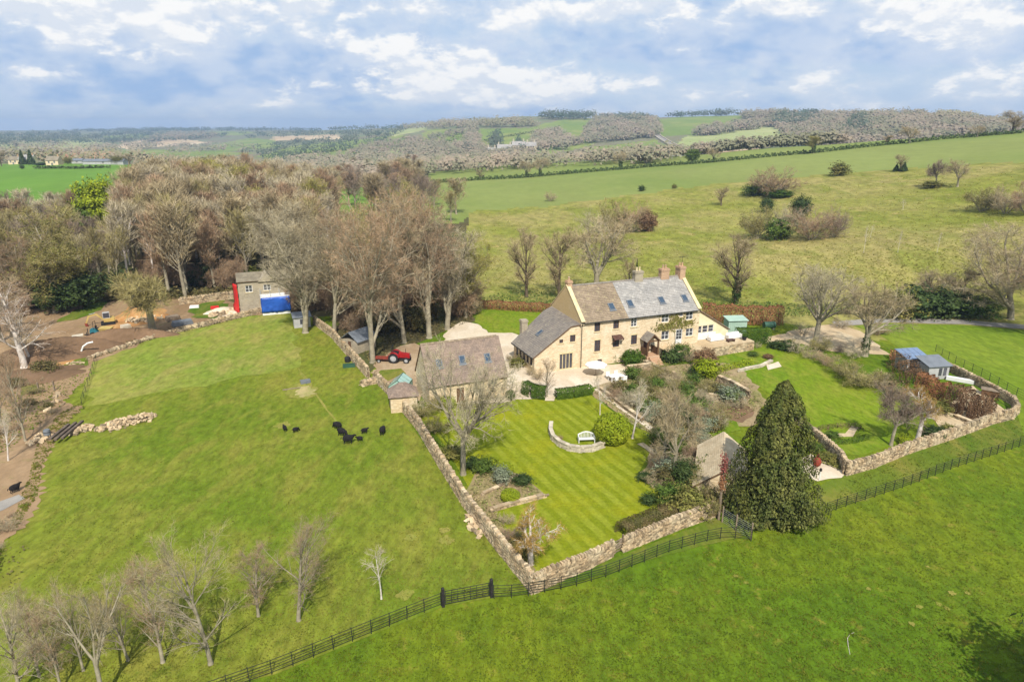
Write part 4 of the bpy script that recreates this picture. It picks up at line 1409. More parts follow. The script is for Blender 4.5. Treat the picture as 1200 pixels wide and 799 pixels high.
    tree(778, 545, 470, 'near_c', 'spreading bare tree in the planted bank above the lawn corner', w=64)
    tree(703, 486, 432, 'birch_b', 'thin white-blossomed tree at the end of the clipped hedge', w=24, name='young_tree')
    tree(640, 466, 418, 'near_slim', 'upright brown bare tree beside the terrace steps of the wing', w=26)
    tree(903, 600, 446, 'yew_big', 'tall dense olive-green conifer beside the fence', name='conifer_tree', w=124)
    # meadow
    tree(845, 241, 218, 'mid_b', 'thin small bare tree alone in the middle of the meadow', w=18)
    tree(1096, 219, 184, 'mid_purple', 'bare tree at the top of the meadow, left of two', w=26)
    tree(1122, 219, 184, 'mid_a', 'bare tree at the top of the meadow, right of two', w=30)
    tree(983, 206, 187, 'shrub_olive', 'round olive-green bush on the meadow edge', name='bush', w=22, cat='bush')
    tree(1054, 201, 180, 'mid_b', 'bare small tree with two little conifers at its foot', w=16)
    tree(1050, 201, 192, 'fir', 'left of two little dark conifers on the meadow edge', name='conifer_tree', w=8)
    tree(1059, 201, 190, 'fir', 'right of two little dark conifers on the meadow edge', name='conifer_tree', w=9)
    tree(740, 272, 232, 'bush_red', 'round brown bare bush in the meadow behind the house', name='bush', w=48, cat='bush')
    tree(758, 271, 244, 'shrub_beech', 'rust-brown bush joined to the right of the round meadow bush', name='bush', w=24, cat='bush')
    tree(718, 272, 230, 'bush_olive', 'olive bush left of the round brown meadow bush', name='bush', w=38, cat='bush')
    tree(694, 284, 240, 'bush_pale', 'pale bare bush at the left of the meadow clump', name='bush', w=46, cat='bush')
    tree(645, 236, 222, 'bush_brown', 'small brown bush at the edge of the crop field', name='bush', w=17, cat='bush')
    tree(752, 224, 216, 'shrub_dark', 'small dark bush at the field edge, left of two', name='bush', w=8, cat='bush')
    tree(790, 221, 215, 'shrub_olive', 'small dark bush at the field edge, right of two', name='bush', w=6, cat='bush')
    tree(904, 230, 192, 'bush_red', 'brown bare bush with a green skirt high in the meadow', name='bush', w=64, cat='bush')
    tree(884, 229, 214, 'shrub_mid', 'green bush left of the high brown meadow bush', name='bush', w=26, cat='bush')
    tree(912, 231, 222, 'shrub_box', 'low bright green bush under the high brown meadow bush', name='bush', w=34, cat='bush')
    tree(898, 249, 229, 'tree_evergreen', 'small dark evergreen between the two meadow clumps', name='evergreen_tree', w=17)
    tree(937, 258, 226, 'tree_evergreen', 'round dark evergreen above the largest meadow clump', name='evergreen_tree', w=25)
    tree(886, 280, 238, 'bush_olive', 'olive bare bush at the left of the largest meadow clump', name='bush', w=44, cat='bush')
    tree(912, 281, 252, 'shrub_mid', 'green bush in the front of the largest meadow clump', name='bush', w=30, cat='bush')
    tree(920, 279, 234, 'bush_pale', 'pale bush in the middle of the largest meadow clump', name='bush', w=40, cat='bush')
    tree(950, 281, 238, 'bush_red', 'rust-brown bare bush in the largest meadow clump', name='bush', w=62, cat='bush')
    tree(977, 278, 232, 'bush_purple', 'pinkish bare bush at the right of the largest meadow clump', name='bush', w=44, cat='bush')
    tree(1092, 220, 210, 'shrub_olive', 'low green bush at the foot of the two meadow trees', name='bush', w=24, cat='bush')
    for px, py, pt, w, key, lab in [(1150, 248, 214, 40, 'bush_olive', 'leftmost olive thorn bush in the bank at the right edge of the meadow'), (1178, 250, 212, 46, 'bush_brown', 'brown thorn bush in the middle of the bank at the right edge of the meadow'),
                                    (1204, 252, 208, 50, 'bush_red', 'reddish thorn bush cut by the right edge of the meadow view'), (1164, 244, 222, 40, 'bush_brown', 'low thorn bush behind the others in the bank at the right of the meadow')]:
        tree(px, py, pt, key, lab, name='bush', w=w, cat='bush')
    # lane side
    for k, (px, py, pt, w, key) in enumerate([(1052, 372, 334, 46, 'shrub_olive'), (1072, 371, 330, 50, 'shrub_dark'), (1098, 371, 334, 52, 'shrub_dark'), (1122, 370, 338, 44, 'shrub_dark'), (1036, 371, 346, 34, 'bush_olive'), (1142, 371, 342, 44, 'shrub_mid')]):
        tree(px, py, pt, key, ['olive bush at the left end of the row along the lane', 'tallest dark green bush in the row along the lane', 'wide dark green bush in the middle of the lane row', 'dark green bush right of the middle of the lane row', 'small bare olive bush first in the lane row', 'green bush at the right end of the lane row under bare trees'][k], name='bush', w=w, cat='bush')
    tree(1090, 366, 308, 'mid_a', 'bare tree rising out of the dark bushes by the lane', w=54)
    tree(1126, 362, 312, 'mid_b', 'second bare tree rising behind the lane bushes', w=48)
    # field hedge trees
    for k, (px, py, pt, w, key, ivy, lab) in enumerate([
            (617, 208, 186, 20, 'mid_a', (4, 1.1), 'ivy-trunked bare tree in the field hedge, left of the pair near the mansion'),
            (633, 207, 182, 24, 'mid_a', (5, 1.2), 'ivy-trunked bare tree in the field hedge, right of the pair near the mansion'),
            (563, 211, 198, 12, 'mid_b', None, 'small bare tree at the left end of the field hedge'),
            (727, 198, 175, 18, 'mid_a', (6, 1.5), 'dark ivy-clad tree alone in the field hedge'),
            (811, 191, 172, 16, 'tree_mid', None, 'rounded green tree in the field hedge'),
            (836, 190, 172, 18, 'mid_a', (3, .8), 'bare tree right of the rounded green tree in the hedge'),
            (953, 180, 158, 20, 'wood_bud', (7, 1.4), 'ivy-clad tree with greenish top in the field hedge'),
            (1040, 170, 158, 12, 'mid_b', (4, 1.0), 'short ivy-clad stump-like tree in the field hedge'),
            (1066, 168, 146, 26, 'mid_a', None, 'spreading bare tree in the upper field hedge'),
            (1145, 161, 146, 20, 'mid_a', None, 'bare tree on the skyline hedge left of the rightmost one'),
            (1186, 156, 128, 32, 'mid_b', None, 'broad bare tree on the skyline at the right edge'),
            (660, 204, 200, 4, 'bush_brown', None, 'tiny bare bush in the field hedge')]):
        tree(px, py, pt, key, lab, w=w, ivy=ivy, dmin=330, name='bare_tree' if key != 'tree_mid' else 'leafy_tree')


plant_trees()


def plant_wood():
    rng = random.Random(5)
    poly = [(-70, 392), (-60, 322), (10, 330), (44, 346), (110, 350), (160, 340), (215, 350), (272, 338), (305, 334), (340, 332), (372, 318), (392, 290), (396, 262), (380, 250), (330, 238), (270, 236), (200, 243), (160, 258), (130, 268), (60, 276), (0, 284), (-70, 290)]
    pts = []
    tries = 0
    while len(pts) < 296 and tries < 40000:
        tries += 1
        px = rng.uniform(-70, 396)
        py = 232 + (392 - 232) * rng.random() ** 1.2
        if not in_poly([px], [py], poly)[0]:
            continue
        if 96 < px < 150 and 262 < py < 312:
            continue
        p = P(px, py, 108)
        if any((p - q).length < 3.5 for q, _, _ in pts):
            continue
        pts.append((p, px, py))
    for p, px, py in pts:
        if px < 150:
            h = rng.uniform(9.5, 14)
            key = rng.choice(['wood_b', 'wood_d', 'wood_e', 'wood_d', 'wood_c'])
        else:
            h = rng.uniform(15, 20.5) * (1.0 if px < 330 else .9)
            key = rng.choice(['wood_a', 'wood_c', 'wood_c', 'wood_a', 'wood_b', 'wood_d'])
            if rng.random() < (.3 if 225 < px < 305 and py < 285 else .06):
                key = 'wood_bud'
        if key == 'wood_bud':
            plant(key, p, h, h * .5, 'budding_tree', 'tall tree with yellow-green buds among the bare trees of the wood', 'tree', 'budding trees in the wood')
        else:
            plant(key, p, h, h * rng.uniform(.34, .5), 'bare_tree', 'bare brown tree standing in the dense wood behind the building site', 'tree', 'bare trees in the wood')
    # evergreen undergrowth along the front of the wood
    for k in range(26):
        px = rng.uniform(190, 300) if k < 18 else rng.uniform(0, 150)
        py = rng.uniform(316, 338) if k < 18 else rng.uniform(340, 352)
        p = P(px, py)
        plant(rng.choice(['shrub_dark', 'shrub_mid', 'shrub_dark', 'shrub_olive']), p, rng.uniform(2.5, 6), rng.uniform(3.5, 5.5), 'bush', 'dark evergreen bush along the front edge of the wood', 'bush', 'bushes along the edge of the wood')
    for k in range(30):
        px, py = (rng.uniform(150, 305), rng.uniform(322, 341)) if k < 20 else (rng.uniform(-20, 50), rng.uniform(336, 372))
        h = rng.uniform(4, 7.5)
        plant('thicket', P(px, py), h, h * rng.uniform(.7, 1.0), 'thicket', 'brown thicket of bare stems along the front of the wood', 'thicket', 'thickets along the front of the wood')
    scrub = [('bush_red', 'reddish bare scrub bush'), ('bush_brown', 'brown bare scrub bush'), ('shrub_bramble', 'low bramble clump'), ('bush_olive', 'olive twiggy scrub bush')]
    for k in range(46):
        px, py = rng.uniform(-30, 72), rng.uniform(400, 520)
        if k > 36:
            px, py = rng.uniform(-30, 16), rng.uniform(600, 690)
        key, lab = rng.choice(scrub)
        h = rng.uniform(.5, 1.7) * (1.3 if py < 440 else .8)
        plant(key, P(px, py), h, h * rng.uniform(1.2, 1.8), 'bush', lab + ' on the bare soil at the left edge', 'bush', lab + 's on the left soil bank', trunk='stems', crown='foliage')
    # undergrowth beneath the tall group
    for k in range(44):
        px, py = rng.uniform(390, 552), rng.uniform(352, 392)
        if py > 372 and 505 < px:
            continue
        plant(rng.choice(['bush_brown', 'bush_olive', 'bush_red', 'shrub_bramble']), P(px, py), rng.uniform(2.0, 5.2), rng.uniform(3, 5), 'bush', 'brown bush under the tall trees behind the yard', 'bush', 'bushes under the tall trees')
    for k in range(26):
        px, py = (rng.uniform(384, 552), rng.uniform(350, 388)) if k < 18 else (rng.uniform(346, 380), rng.uniform(340, 366))
        if px > 500 and py > 376:
            continue
        h = rng.uniform(5, 9)
        plant('thicket', P(px, py), h, h * rng.uniform(.8, 1.1), 'thicket', 'tall brown thicket of bare stems among the trunks of the tall trees', 'thicket', 'thickets among the tall trees')
    # trees in the middle distance beyond the wood
    poly = [(384, 238), (400, 204), (420, 196), (500, 190), (506, 205), (500, 226), (540, 240), (540, 262), (470, 262), (430, 248), (400, 250)]
    n = 0
    while n < 46:
        px, py = rng.uniform(384, 545), rng.uniform(196, 262)
        if not in_poly([px], [py], poly)[0]:
            continue
        n += 1
        p = P(px, py, 170)
        h = rng.uniform(10, 15)
        plant(rng.choice(['wood_b', 'wood_e', 'wood_a', 'wood_d']), p, h, h * .62, 'bare_tree', 'bare tree in the brown woodland beyond the tall group', 'tree', 'bare trees beyond the tall group')


plant_wood()


def far_woods():
    """woods on the distant hills: each read as one mass, made of many small crowns"""
    rng = np.random.default_rng(11)

    def crowns(name, poly, dmin, n, h, w, mat, label, nleaf=28, dmax=9e9):
        xs = np.array([p[0] for p in poly])
        ys = np.array([p[1] for p in poly])
        px = rng.uniform(xs.min(), xs.max(), n * 6)
        py = rng.uniform(ys.min(), ys.max(), n * 6)
        m = in_poly(px, py, poly)
        px, py = px[m][:n], py[m][:n]
        pos, hit = cast(px, py, dmin)
        d = np.hypot(pos[:, 0], pos[:, 1])
        pos = pos[hit & (d < dmax)]
        if not len(pos):
            print('no far wood', name, poly)
            return
        k = len(pos)
        H = h * rng.uniform(.7, 1.25, k)
        Wd = w * rng.uniform(.75, 1.25, k)
        dd = rng.normal(size=(k, nleaf, 3))
        dd /= np.linalg.norm(dd, axis=2, keepdims=True)
        rr = rng.random((k, nleaf, 1)) ** .4
        c = dd * rr * np.stack([Wd * .8, Wd * .8, H * .45], -1)[:, None]
        c[:, :, 2] += (H * .55)[:, None]
        c += pos[:, None]
        nr = dd * .7 + rng.normal(0, .3, dd.shape) + np.array([0, -.45, .9])
        t = np.cross(nr, rng.normal(size=dd.shape))
        t /= np.linalg.norm(t, axis=2, keepdims=True)
        b = np.cross(nr, t)
        b /= np.linalg.norm(b, axis=2, keepdims=True)
        s = (np.hypot(pos[:, 0], pos[:, 1]) * .0010 + 1.1)[:, None, None] * rng.uniform(.6, 1.5, (k, nleaf, 1))
        V = np.stack([c - t * s * .6, c + b * s * .5, c + t * s * .6, c - b * s * .5], 2).reshape(-1, 3)
        F = (np.arange(k * nleaf) * 4)[:, None] + np.array([[0, 1, 2, 3]])
        tone = (rng.random((k, nleaf)) * .6 + rng.random((k, 1)) * .4).ravel()
        o = link(name, np_mesh(name, V, F, M[mat], tone))
        tag(o, label, 'woodland', kind='stuff')

    # valley woods between the crop field and the hills
    crowns('valley_wood', [(300, 206), (330, 190), (400, 180), (470, 178), (580, 184), (650, 186), (780, 178), (800, 190), (600, 200), (500, 206), (440, 214), (300, 216)], 400, 900, 10, 9, 'far_brown', 'brown bare woodland along the valley beyond the crop field', dmax=1100)
    crowns('valley_wood', [(650, 186), (760, 176), (900, 168), (1000, 172), (940, 180), (820, 186), (700, 192)], 480, 420, 8, 8, 'far_brown', 'line of brown trees along the stream below the far fields', dmax=1000)
    crowns('valley_wood', [(-60, 192), (0, 190), (180, 190), (300, 196), (330, 206), (250, 206), (150, 192)], 560, 240, 10, 11, 'far_olive', 'scattered trees beyond the green field at the left', dmax=1200)
    # right-hand hill
    crowns('hill_wood', [(920, 160), (905, 148), (940, 130), (1000, 129), (1080, 132), (1150, 140), (1210, 150), (1330, 150), (1330, 170), (1150, 160), (1060, 172), (960, 176)], 560, 2600, 11, 10.5, 'far_brown', 'bare brown wood covering the hill at the right')
    crowns('hill_wood', [(905, 150), (915, 134), (950, 130), (960, 138), (940, 150)], 560, 160, 14, 12, 'far_dark', 'dark wood at the left end of the right-hand hill')
    crowns('hill_conifers', [(990, 160), (1000, 142), (1012, 140), (1020, 160)], 560, 50, 15, 9, 'far_dark', 'dark conifers in the middle of the right-hand hill wood')
    crowns('hill_conifers', [(960, 132), (968, 129), (980, 129), (976, 134)], 560, 26, 16, 9, 'far_dark', 'dark conifers on top of the right-hand hill')
    crowns('hill_wood', [(1090, 142), (1120, 136), (1150, 139), (1120, 146)], 560, 110, 13, 12, 'far_olive', 'greenish trees on the crest of the right-hand hill')
    # centre
    crowns('hill_wood', [(682, 166), (690, 150), (700, 139), (740, 138), (768, 143), (774, 158), (760, 162), (700, 160)], 650, 640, 15, 12, 'far_brown', 'domed brown wood on the central hill')
    crowns('hill_wood', [(700, 141), (740, 138), (764, 142), (740, 146)], 650, 90, 17, 14, 'far_dark', 'dark trees in the top of the domed wood')
    crowns('tree_belt', [(666, 172), (690, 164), (760, 156), (766, 162), (700, 168)], 650, 190, 13, 10, 'far_brown', 'belt of bare trees under the domed wood')
    crowns('tree_belt', [(620, 178), (628, 160), (650, 154), (668, 165), (664, 176)], 650, 240, 15, 12, 'far_brown', 'bare trees right of the mansion')
    crowns('tree_belt', [(546, 180), (548, 150), (558, 150), (560, 168), (566, 180)], 650, 180, 15, 12, 'far_brown', 'strip of bare trees climbing the hill left of the mansion')
    crowns('tree_belt', [(470, 186), (480, 172), (545, 172), (580, 184)], 650, 260, 14, 11, 'far_brown', 'bare trees below the hill left of the mansion')
    crowns('tree_belt', [(560, 190), (562, 180), (600, 181), (630, 180), (630, 188)], 700, 120, 11, 9, 'far_brown', 'bare trees in front of the mansion')
    crowns('conifer_clump', [(604, 182), (605, 172), (611, 172), (612, 182)], 700, 12, 18, 7, 'far_dark', 'dark conifer in front of the mansion')
    crowns('conifer_clump', [(574, 182), (575, 166), (585, 164), (586, 176)], 650, 36, 22, 11, 'far_dark', 'dark conifers beside the mansion')
    crowns('conifer_clump', [(544, 182), (546, 176), (553, 176), (553, 183)], 650, 12, 17, 11, 'far_dark', 'dark conifers in front of the hillside left of the mansion')
    crowns('skyline_trees', [(630, 141), (640, 137), (696, 136), (696, 141)], 900, 110, 20, 20, 'far_dark', 'dark clump of trees on the central skyline')
    crowns('skyline_trees', [(468, 152), (480, 147), (540, 145), (625, 145), (625, 149), (540, 151)], 900, 240, 18, 18, 'far_olive', 'row of trees along the skyline left of the centre')
    crowns('skyline_trees', [(752, 137), (800, 135.5), (868, 133.5), (868, 136), (800, 138)], 900, 190, 17, 16, 'far_dark', 'dark conifer belt along the skyline right of the centre')
    crowns('tree_belt', [(812, 160), (820, 153), (880, 146), (920, 142), (920, 147), (830, 160)], 650, 230, 13, 11, 'far_brown', 'belt of bare trees between the two pale hill fields')
    crowns('skyline_trees', [(868, 137), (905, 133), (930, 130), (930, 138), (880, 142)], 700, 170, 15, 14, 'far_brown', 'bare trees joining the skyline to the right-hand hill')
    crowns('hill_wood', [(400, 186), (440, 168), (520, 158), (545, 152), (545, 158), (480, 180)], 650, 170, 11, 9, 'far_brown', 'brown woods on the slope left of the central fields')
    # left distance
    crowns('far_woods', [(280, 178), (320, 170), (470, 156), (440, 172), (330, 190)], 900, 130, 13, 15, 'far_dark', 'dark hedged woods left of the centre')
    crowns('far_woods', [(-80, 166), (0, 158), (150, 156), (250, 158), (330, 156), (470, 153), (470, 158), (300, 162), (100, 170), (-80, 176)], 1500, 300, 16, 26, 'far_dark', 'distant dark woods on the low hills at the left', nleaf=32)
    crowns('far_woods', [(-80, 178), (0, 172), (140, 168), (300, 172), (300, 178), (100, 184), (-80, 188)], 1000, 200, 12, 16, 'far_brown', 'brown woods in the vale at the left', nleaf=32)
    crowns('far_woods', [(165, 168), (200, 158), (260, 159), (250, 163), (200, 165)], 1500, 130, 18, 24, 'far_brown', 'wood behind the pale stubble field at the left')
    crowns('far_woods', [(60, 155), (120, 152.6), (300, 151), (470, 150), (470, 152), (200, 155)], 2500, 200, 18, 40, 'far_dark', 'farthest woods along the left horizon', nleaf=30)


far_woods()


def hedge_line(name, line, h, w, mat, label, dmin=0, n=900, size=.5, seed=1, kind_cat='hedge', lump=.2, taper=0.5):
    """a hedge as a long thing: dense leaf faces through a rounded bank"""
    rng = np.random.default_rng(seed)
    pts = [P(x, y, dmin) for x, y in line]
    pts = np.array([[p.x, p.y, p.z] for p in pts])
    seg = np.linalg.norm(np.diff(pts[:, :2], axis=0), axis=1)
    cum = np.concatenate([[0], np.cumsum(seg)])
    t = rng.random(n) * cum[-1]
    k = np.clip(np.searchsorted(cum, t) - 1, 0, len(seg) - 1)
    f = ((t - cum[k]) / seg[k])[:, None]
    c = pts[k] * (1 - f) + pts[k + 1] * f
    c[:, 2] = hgt(c[:, 0], c[:, 1])
    d = (pts[k + 1] - pts[k])[:, :2]
    d /= np.linalg.norm(d, axis=1, keepdims=True)
    nx = np.stack([-d[:, 1], d[:, 0]], -1)
    # the two faces and the top of the hedge
    side = rng.random(n)
    u = np.where(side < .36, -1, np.where(side < .72, 1, rng.uniform(-1, 1, n)))
    v = np.where(side < .72, rng.random(n), 1.0)
    lum = 1 + lump * (np.sin(t * 1.7) * .5 + np.sin(t * 4.1 + 1) * .3 + np.sin(t * 9.3 + 2) * .3)
    inn = 1 - .3 * rng.random(n) ** 2
    off = u * w / 2 * inn * (1 - taper * .4 * v ** 3) * (1 + lump * .4 * np.sin(t * 2.3 + v * 5))
    p = c.copy()
    p[:, :2] += nx * off[:, None]
    p[:, 2] += np.maximum(.04, v * h * lum * (inn * .15 + .85))
    nr = np.stack([nx[:, 0] * u, nx[:, 1] * u, v * .9], -1) + rng.normal(0, .5, (n, 3))
    nr /= np.linalg.norm(nr, axis=1, keepdims=True)
    tt = np.cross(nr, rng.normal(size=(n, 3)))
    tt /= np.linalg.norm(tt, axis=1, keepdims=True)
    b = np.cross(nr, tt)
    s = size * rng.uniform(.6, 1.3, (n, 1))
    V = np.stack([p - tt * s * .5, p + b * s * .35, p + tt * s * .5, p - b * s * .35], 1).reshape(-1, 3)
    F = (np.arange(n) * 4)[:, None] + np.array([[0, 1, 2, 3]])
    root = thing(name, label, kind_cat, tuple(pts[0]))
    V = V - pts[0]
    link('foliage', np_mesh('foliage', V, F, M[mat], rng.random(n)), root)
    # woody heart of the hedge
    mb = MB()
    for i in range(len(pts) - 1):
        q = pts[i + 1] - pts[i]
        m = max(1, int(seg[i] / 1.2))
        for j in range(m):
            a = pts[i] + q * (j + .5) / m - pts[0]
            mb.bar((a[0], a[1], a[2] - .05), (a[0] + rng.normal(0, .1), a[1] + rng.normal(0, .1), a[2] + h * .75), .08, .08)
    mb.build('stems', M['bark_dark'], root)['kind'] = 'stuff'
    return root


# ------------------------------------------------------------------ walls, roofs, windows
def wall_poly(mb, outer, holes=(), y=0.0, thick=0.3, mat=0, reveal=0.2, rim=True):
    """upright wall in the x-z plane facing -y, with openings cut through"""
    rings = [[Vector((a, c, 0)) for a, c in outer]]
    for x0, x1, z0, z1 in holes:
        rings.append([Vector((x0, z0, 0)), Vector((x0, z1, 0)), Vector((x1, z1, 0)), Vector((x1, z0, 0))])
    flat = [p for r in rings for p in r]
    tri = tessellate_polygon(rings)
    vs = [(p.x, y, p.y) for p in flat]
    fs = []
    for t in tri:
        a, b, c = (Vector(vs[i]) for i in t)
        fs.append(t if (b - a).cross(c - a).y < 0 else t[::-1])
    mb.add(vs, fs, mat)
    for x0, x1, z0, z1 in holes:
        y1 = y + reveal
        mb.add([(x0, y, z0), (x1, y, z0), (x1, y, z1), (x0, y, z1), (x0, y1, z0), (x1, y1, z0), (x1, y1, z1), (x0, y1, z1)],
               [(0, 1, 5, 4), (1, 2, 6, 5), (2, 3, 7, 6), (3, 0, 4, 7)], mat)
    if rim:
        n = len(outer)
        vs = [(a, y, c) for a, c in outer] + [(a, y + thick, c) for a, c in outer]
        mb.add(vs, [(i, i + n, (i + 1) % n + n, (i + 1) % n) for i in range(n)] + [tuple(range(n, 2 * n))[::-1]], mat)


def tile_roof(mb, e0, e1, r0, r1, course=0.3, width=0.36, thick=0.05, seed=1, mat=0, slab=1):
    """stone tiles laid in courses on the slope between an eave and a ridge"""
    rng = random.Random(seed)
    e0, e1, r0, r1 = map(Vector, (e0, e1, r0, r1))
    nrm = (e1 - e0).cross(r0 - e0).normalized()
    n = max(2, int((r0 - e0).length / course))
    for i in range(n):
        a0, a1 = e0.lerp(r0, i / n), e1.lerp(r1, i / n)
        b0, b1 = e0.lerp(r0, min(1, (i + 1.15) / n)), e1.lerp(r1, min(1, (i + 1.15) / n))
        L = (a1 - a0).length
        m = max(1, int(L / width))
        cuts = [0] + sorted((k + rng.uniform(-.18, .18) + (.5 if i % 2 else 0)) / m for k in range(1, m)) + [1]
        cuts = [min(1, max(0, c)) for c in cuts]
        rowtone = rng.uniform(-.1, .1)
        for k in range(len(cuts) - 1):
            u, v = cuts[k], cuts[k + 1] - .012 / max(L, .1)
            if v - u < .002:
                continue
            lift = nrm * (thick + rng.uniform(0, .018))
            sag = (a0 - b0).normalized() * rng.uniform(-.02, .03)
            p = [a0.lerp(a1, u) + sag, a0.lerp(a1, v) + sag, b0.lerp(b1, v), b0.lerp(b1, u)]
            q = [p[0] + lift, p[1] + lift, p[2] + nrm * .012, p[3] + nrm * .012]
            mb.add(p + q, [(4, 5, 6, 7), (0, 1, 5, 4), (1, 2, 6, 5), (3, 0, 4, 7)], mat, min(1, max(0, rng.gauss(.5 + rowtone, .2))))
    # boarding under the tiles
    d = nrm * -.12
    p = [e0, e1, r1, r0]
    mb.hexa([q + d for q in p] + [q - nrm * .004 for q in p], slab)


def window(parent, x, z, w, h, y=0.0, rz=0.0, frame='white_paint', lights=2, bars=1, sill=True, depth=0.12, name='window', at=None, trim=True):
    """frame with glazing bars, its pane, and a stone sill; x,z is the centre of the opening on a wall facing -y"""
    f = MB()
    t = .07
    d0, d1 = depth - .05, depth + .03
    f.box(-w / 2, w / 2, d0, d1, -h / 2, -h / 2 + t)
    f.box(-w / 2, w / 2, d0, d1, h / 2 - t, h / 2)
    f.box(-w / 2, -w / 2 + t, d0 + .002, d1, -h / 2 + t, h / 2 - t)
    f.box(w / 2 - t, w / 2, d0 + .002, d1, -h / 2 + t, h / 2 - t)
    for k in range(1, lights):
        c = -w / 2 + w * k / lights
        f.box(c - .04, c + .04, d0 + .004, d1, -h / 2 + t, h / 2 - t)
    for k in range(1, bars + 1):
        c = -h / 2 + h * k / (bars + 1)
        f.box(-w / 2 + t, w / 2 - t, d0 + .012, d1 - .005, c - .02, c + .02)
    loc = at or (x, y, z)
    o = f.build(name, M[frame], parent, loc, rz)
    g = MB()
    g.box(-w / 2 + .02, w / 2 - .02, d1 - .03, d1 + .02, -h / 2 + .02, h / 2 - .02)
    g.build('pane', M['glass'], o)
    if sill:
        s = MB()
        s.box(-w / 2 - .1, w / 2 + .1, -.09, depth - .05, -h / 2 - .12, -h / 2 - .002)
        s.build('sill', M['trim'], o)
    if trim:
        s = MB()
        s.box(-w / 2 - .12, w / 2 + .12, -.02, .1, h / 2 + .002, h / 2 + .2)
        s.build('lintel', M['trim'], o)
    return o


def rooflight(parent, c, nrm_pitch, w=.8, h=1.05, frame='slate_metal', yaw=0.0):
    """window lying in a roof slope: c on the slope, pitch in radians"""
    R4 = Matrix.Rotation(yaw, 4, 'Z') @ Matrix.Rotation(nrm_pitch, 4, 'X')
    f = MB()
    for b in ((-w / 2, w / 2, -h / 2, -h / 2 + .08), (-w / 2, w / 2, h / 2 - .08, h / 2), (-w / 2, -w / 2 + .08, -h / 2 + .08, h / 2 - .08), (w / 2 - .08, w / 2, -h / 2 + .08, h / 2 - .08)):
        f.box(b[0], b[1], b[2], b[3], .0, .15, M4=R4)
    f.box(-w / 2 - .1, w / 2 + .1, -h / 2 - .22, -h / 2 - .002, .03, .085, M4=R4)
    o = f.build('rooflight', M[frame], parent, c)
    g = MB()
    g.box(-w / 2 + .06, w / 2 - .06, -h / 2 + .06, h / 2 - .06, .06, .115, M4=R4)
    g.build('pane', M['roof_glass'], o)
    return o


def chimney(parent, x, y, z0, z1, w, d, mat, pots=1, name='chimney'):
    b = MB()
    b.box(x - w / 2, x + w / 2, y - d / 2, y + d / 2, z0, z1 - .3)
    b.box(x - w / 2 - .08, x + w / 2 + .08, y - d / 2 - .08, y + d / 2 + .08, z1 - .3, z1 - .16)
    b.box(x - w / 2 - .03, x + w / 2 + .03, y - d / 2 - .03, y + d / 2 + .03, z1 - .16, z1)
    o = b.build(name, M[mat], parent)
    for k in range(pots):
        p = MB()
        px = x + (k - (pots - 1) / 2) * .45
        p.lathe([(.14, z1), (.12, z1 + .35), (.15, z1 + .4), (.15, z1 + .5), (.11, z1 + .5)], 8, c=(px, y, 0))
        p.build('chimney_pot', M['brick' if mat == 'brick' else 'trim'], o)
    return o


HX, HY = Vector((.926, .377, 0)), Vector((-.377, .926, 0))
HRZ = math.atan2(.377, .926)


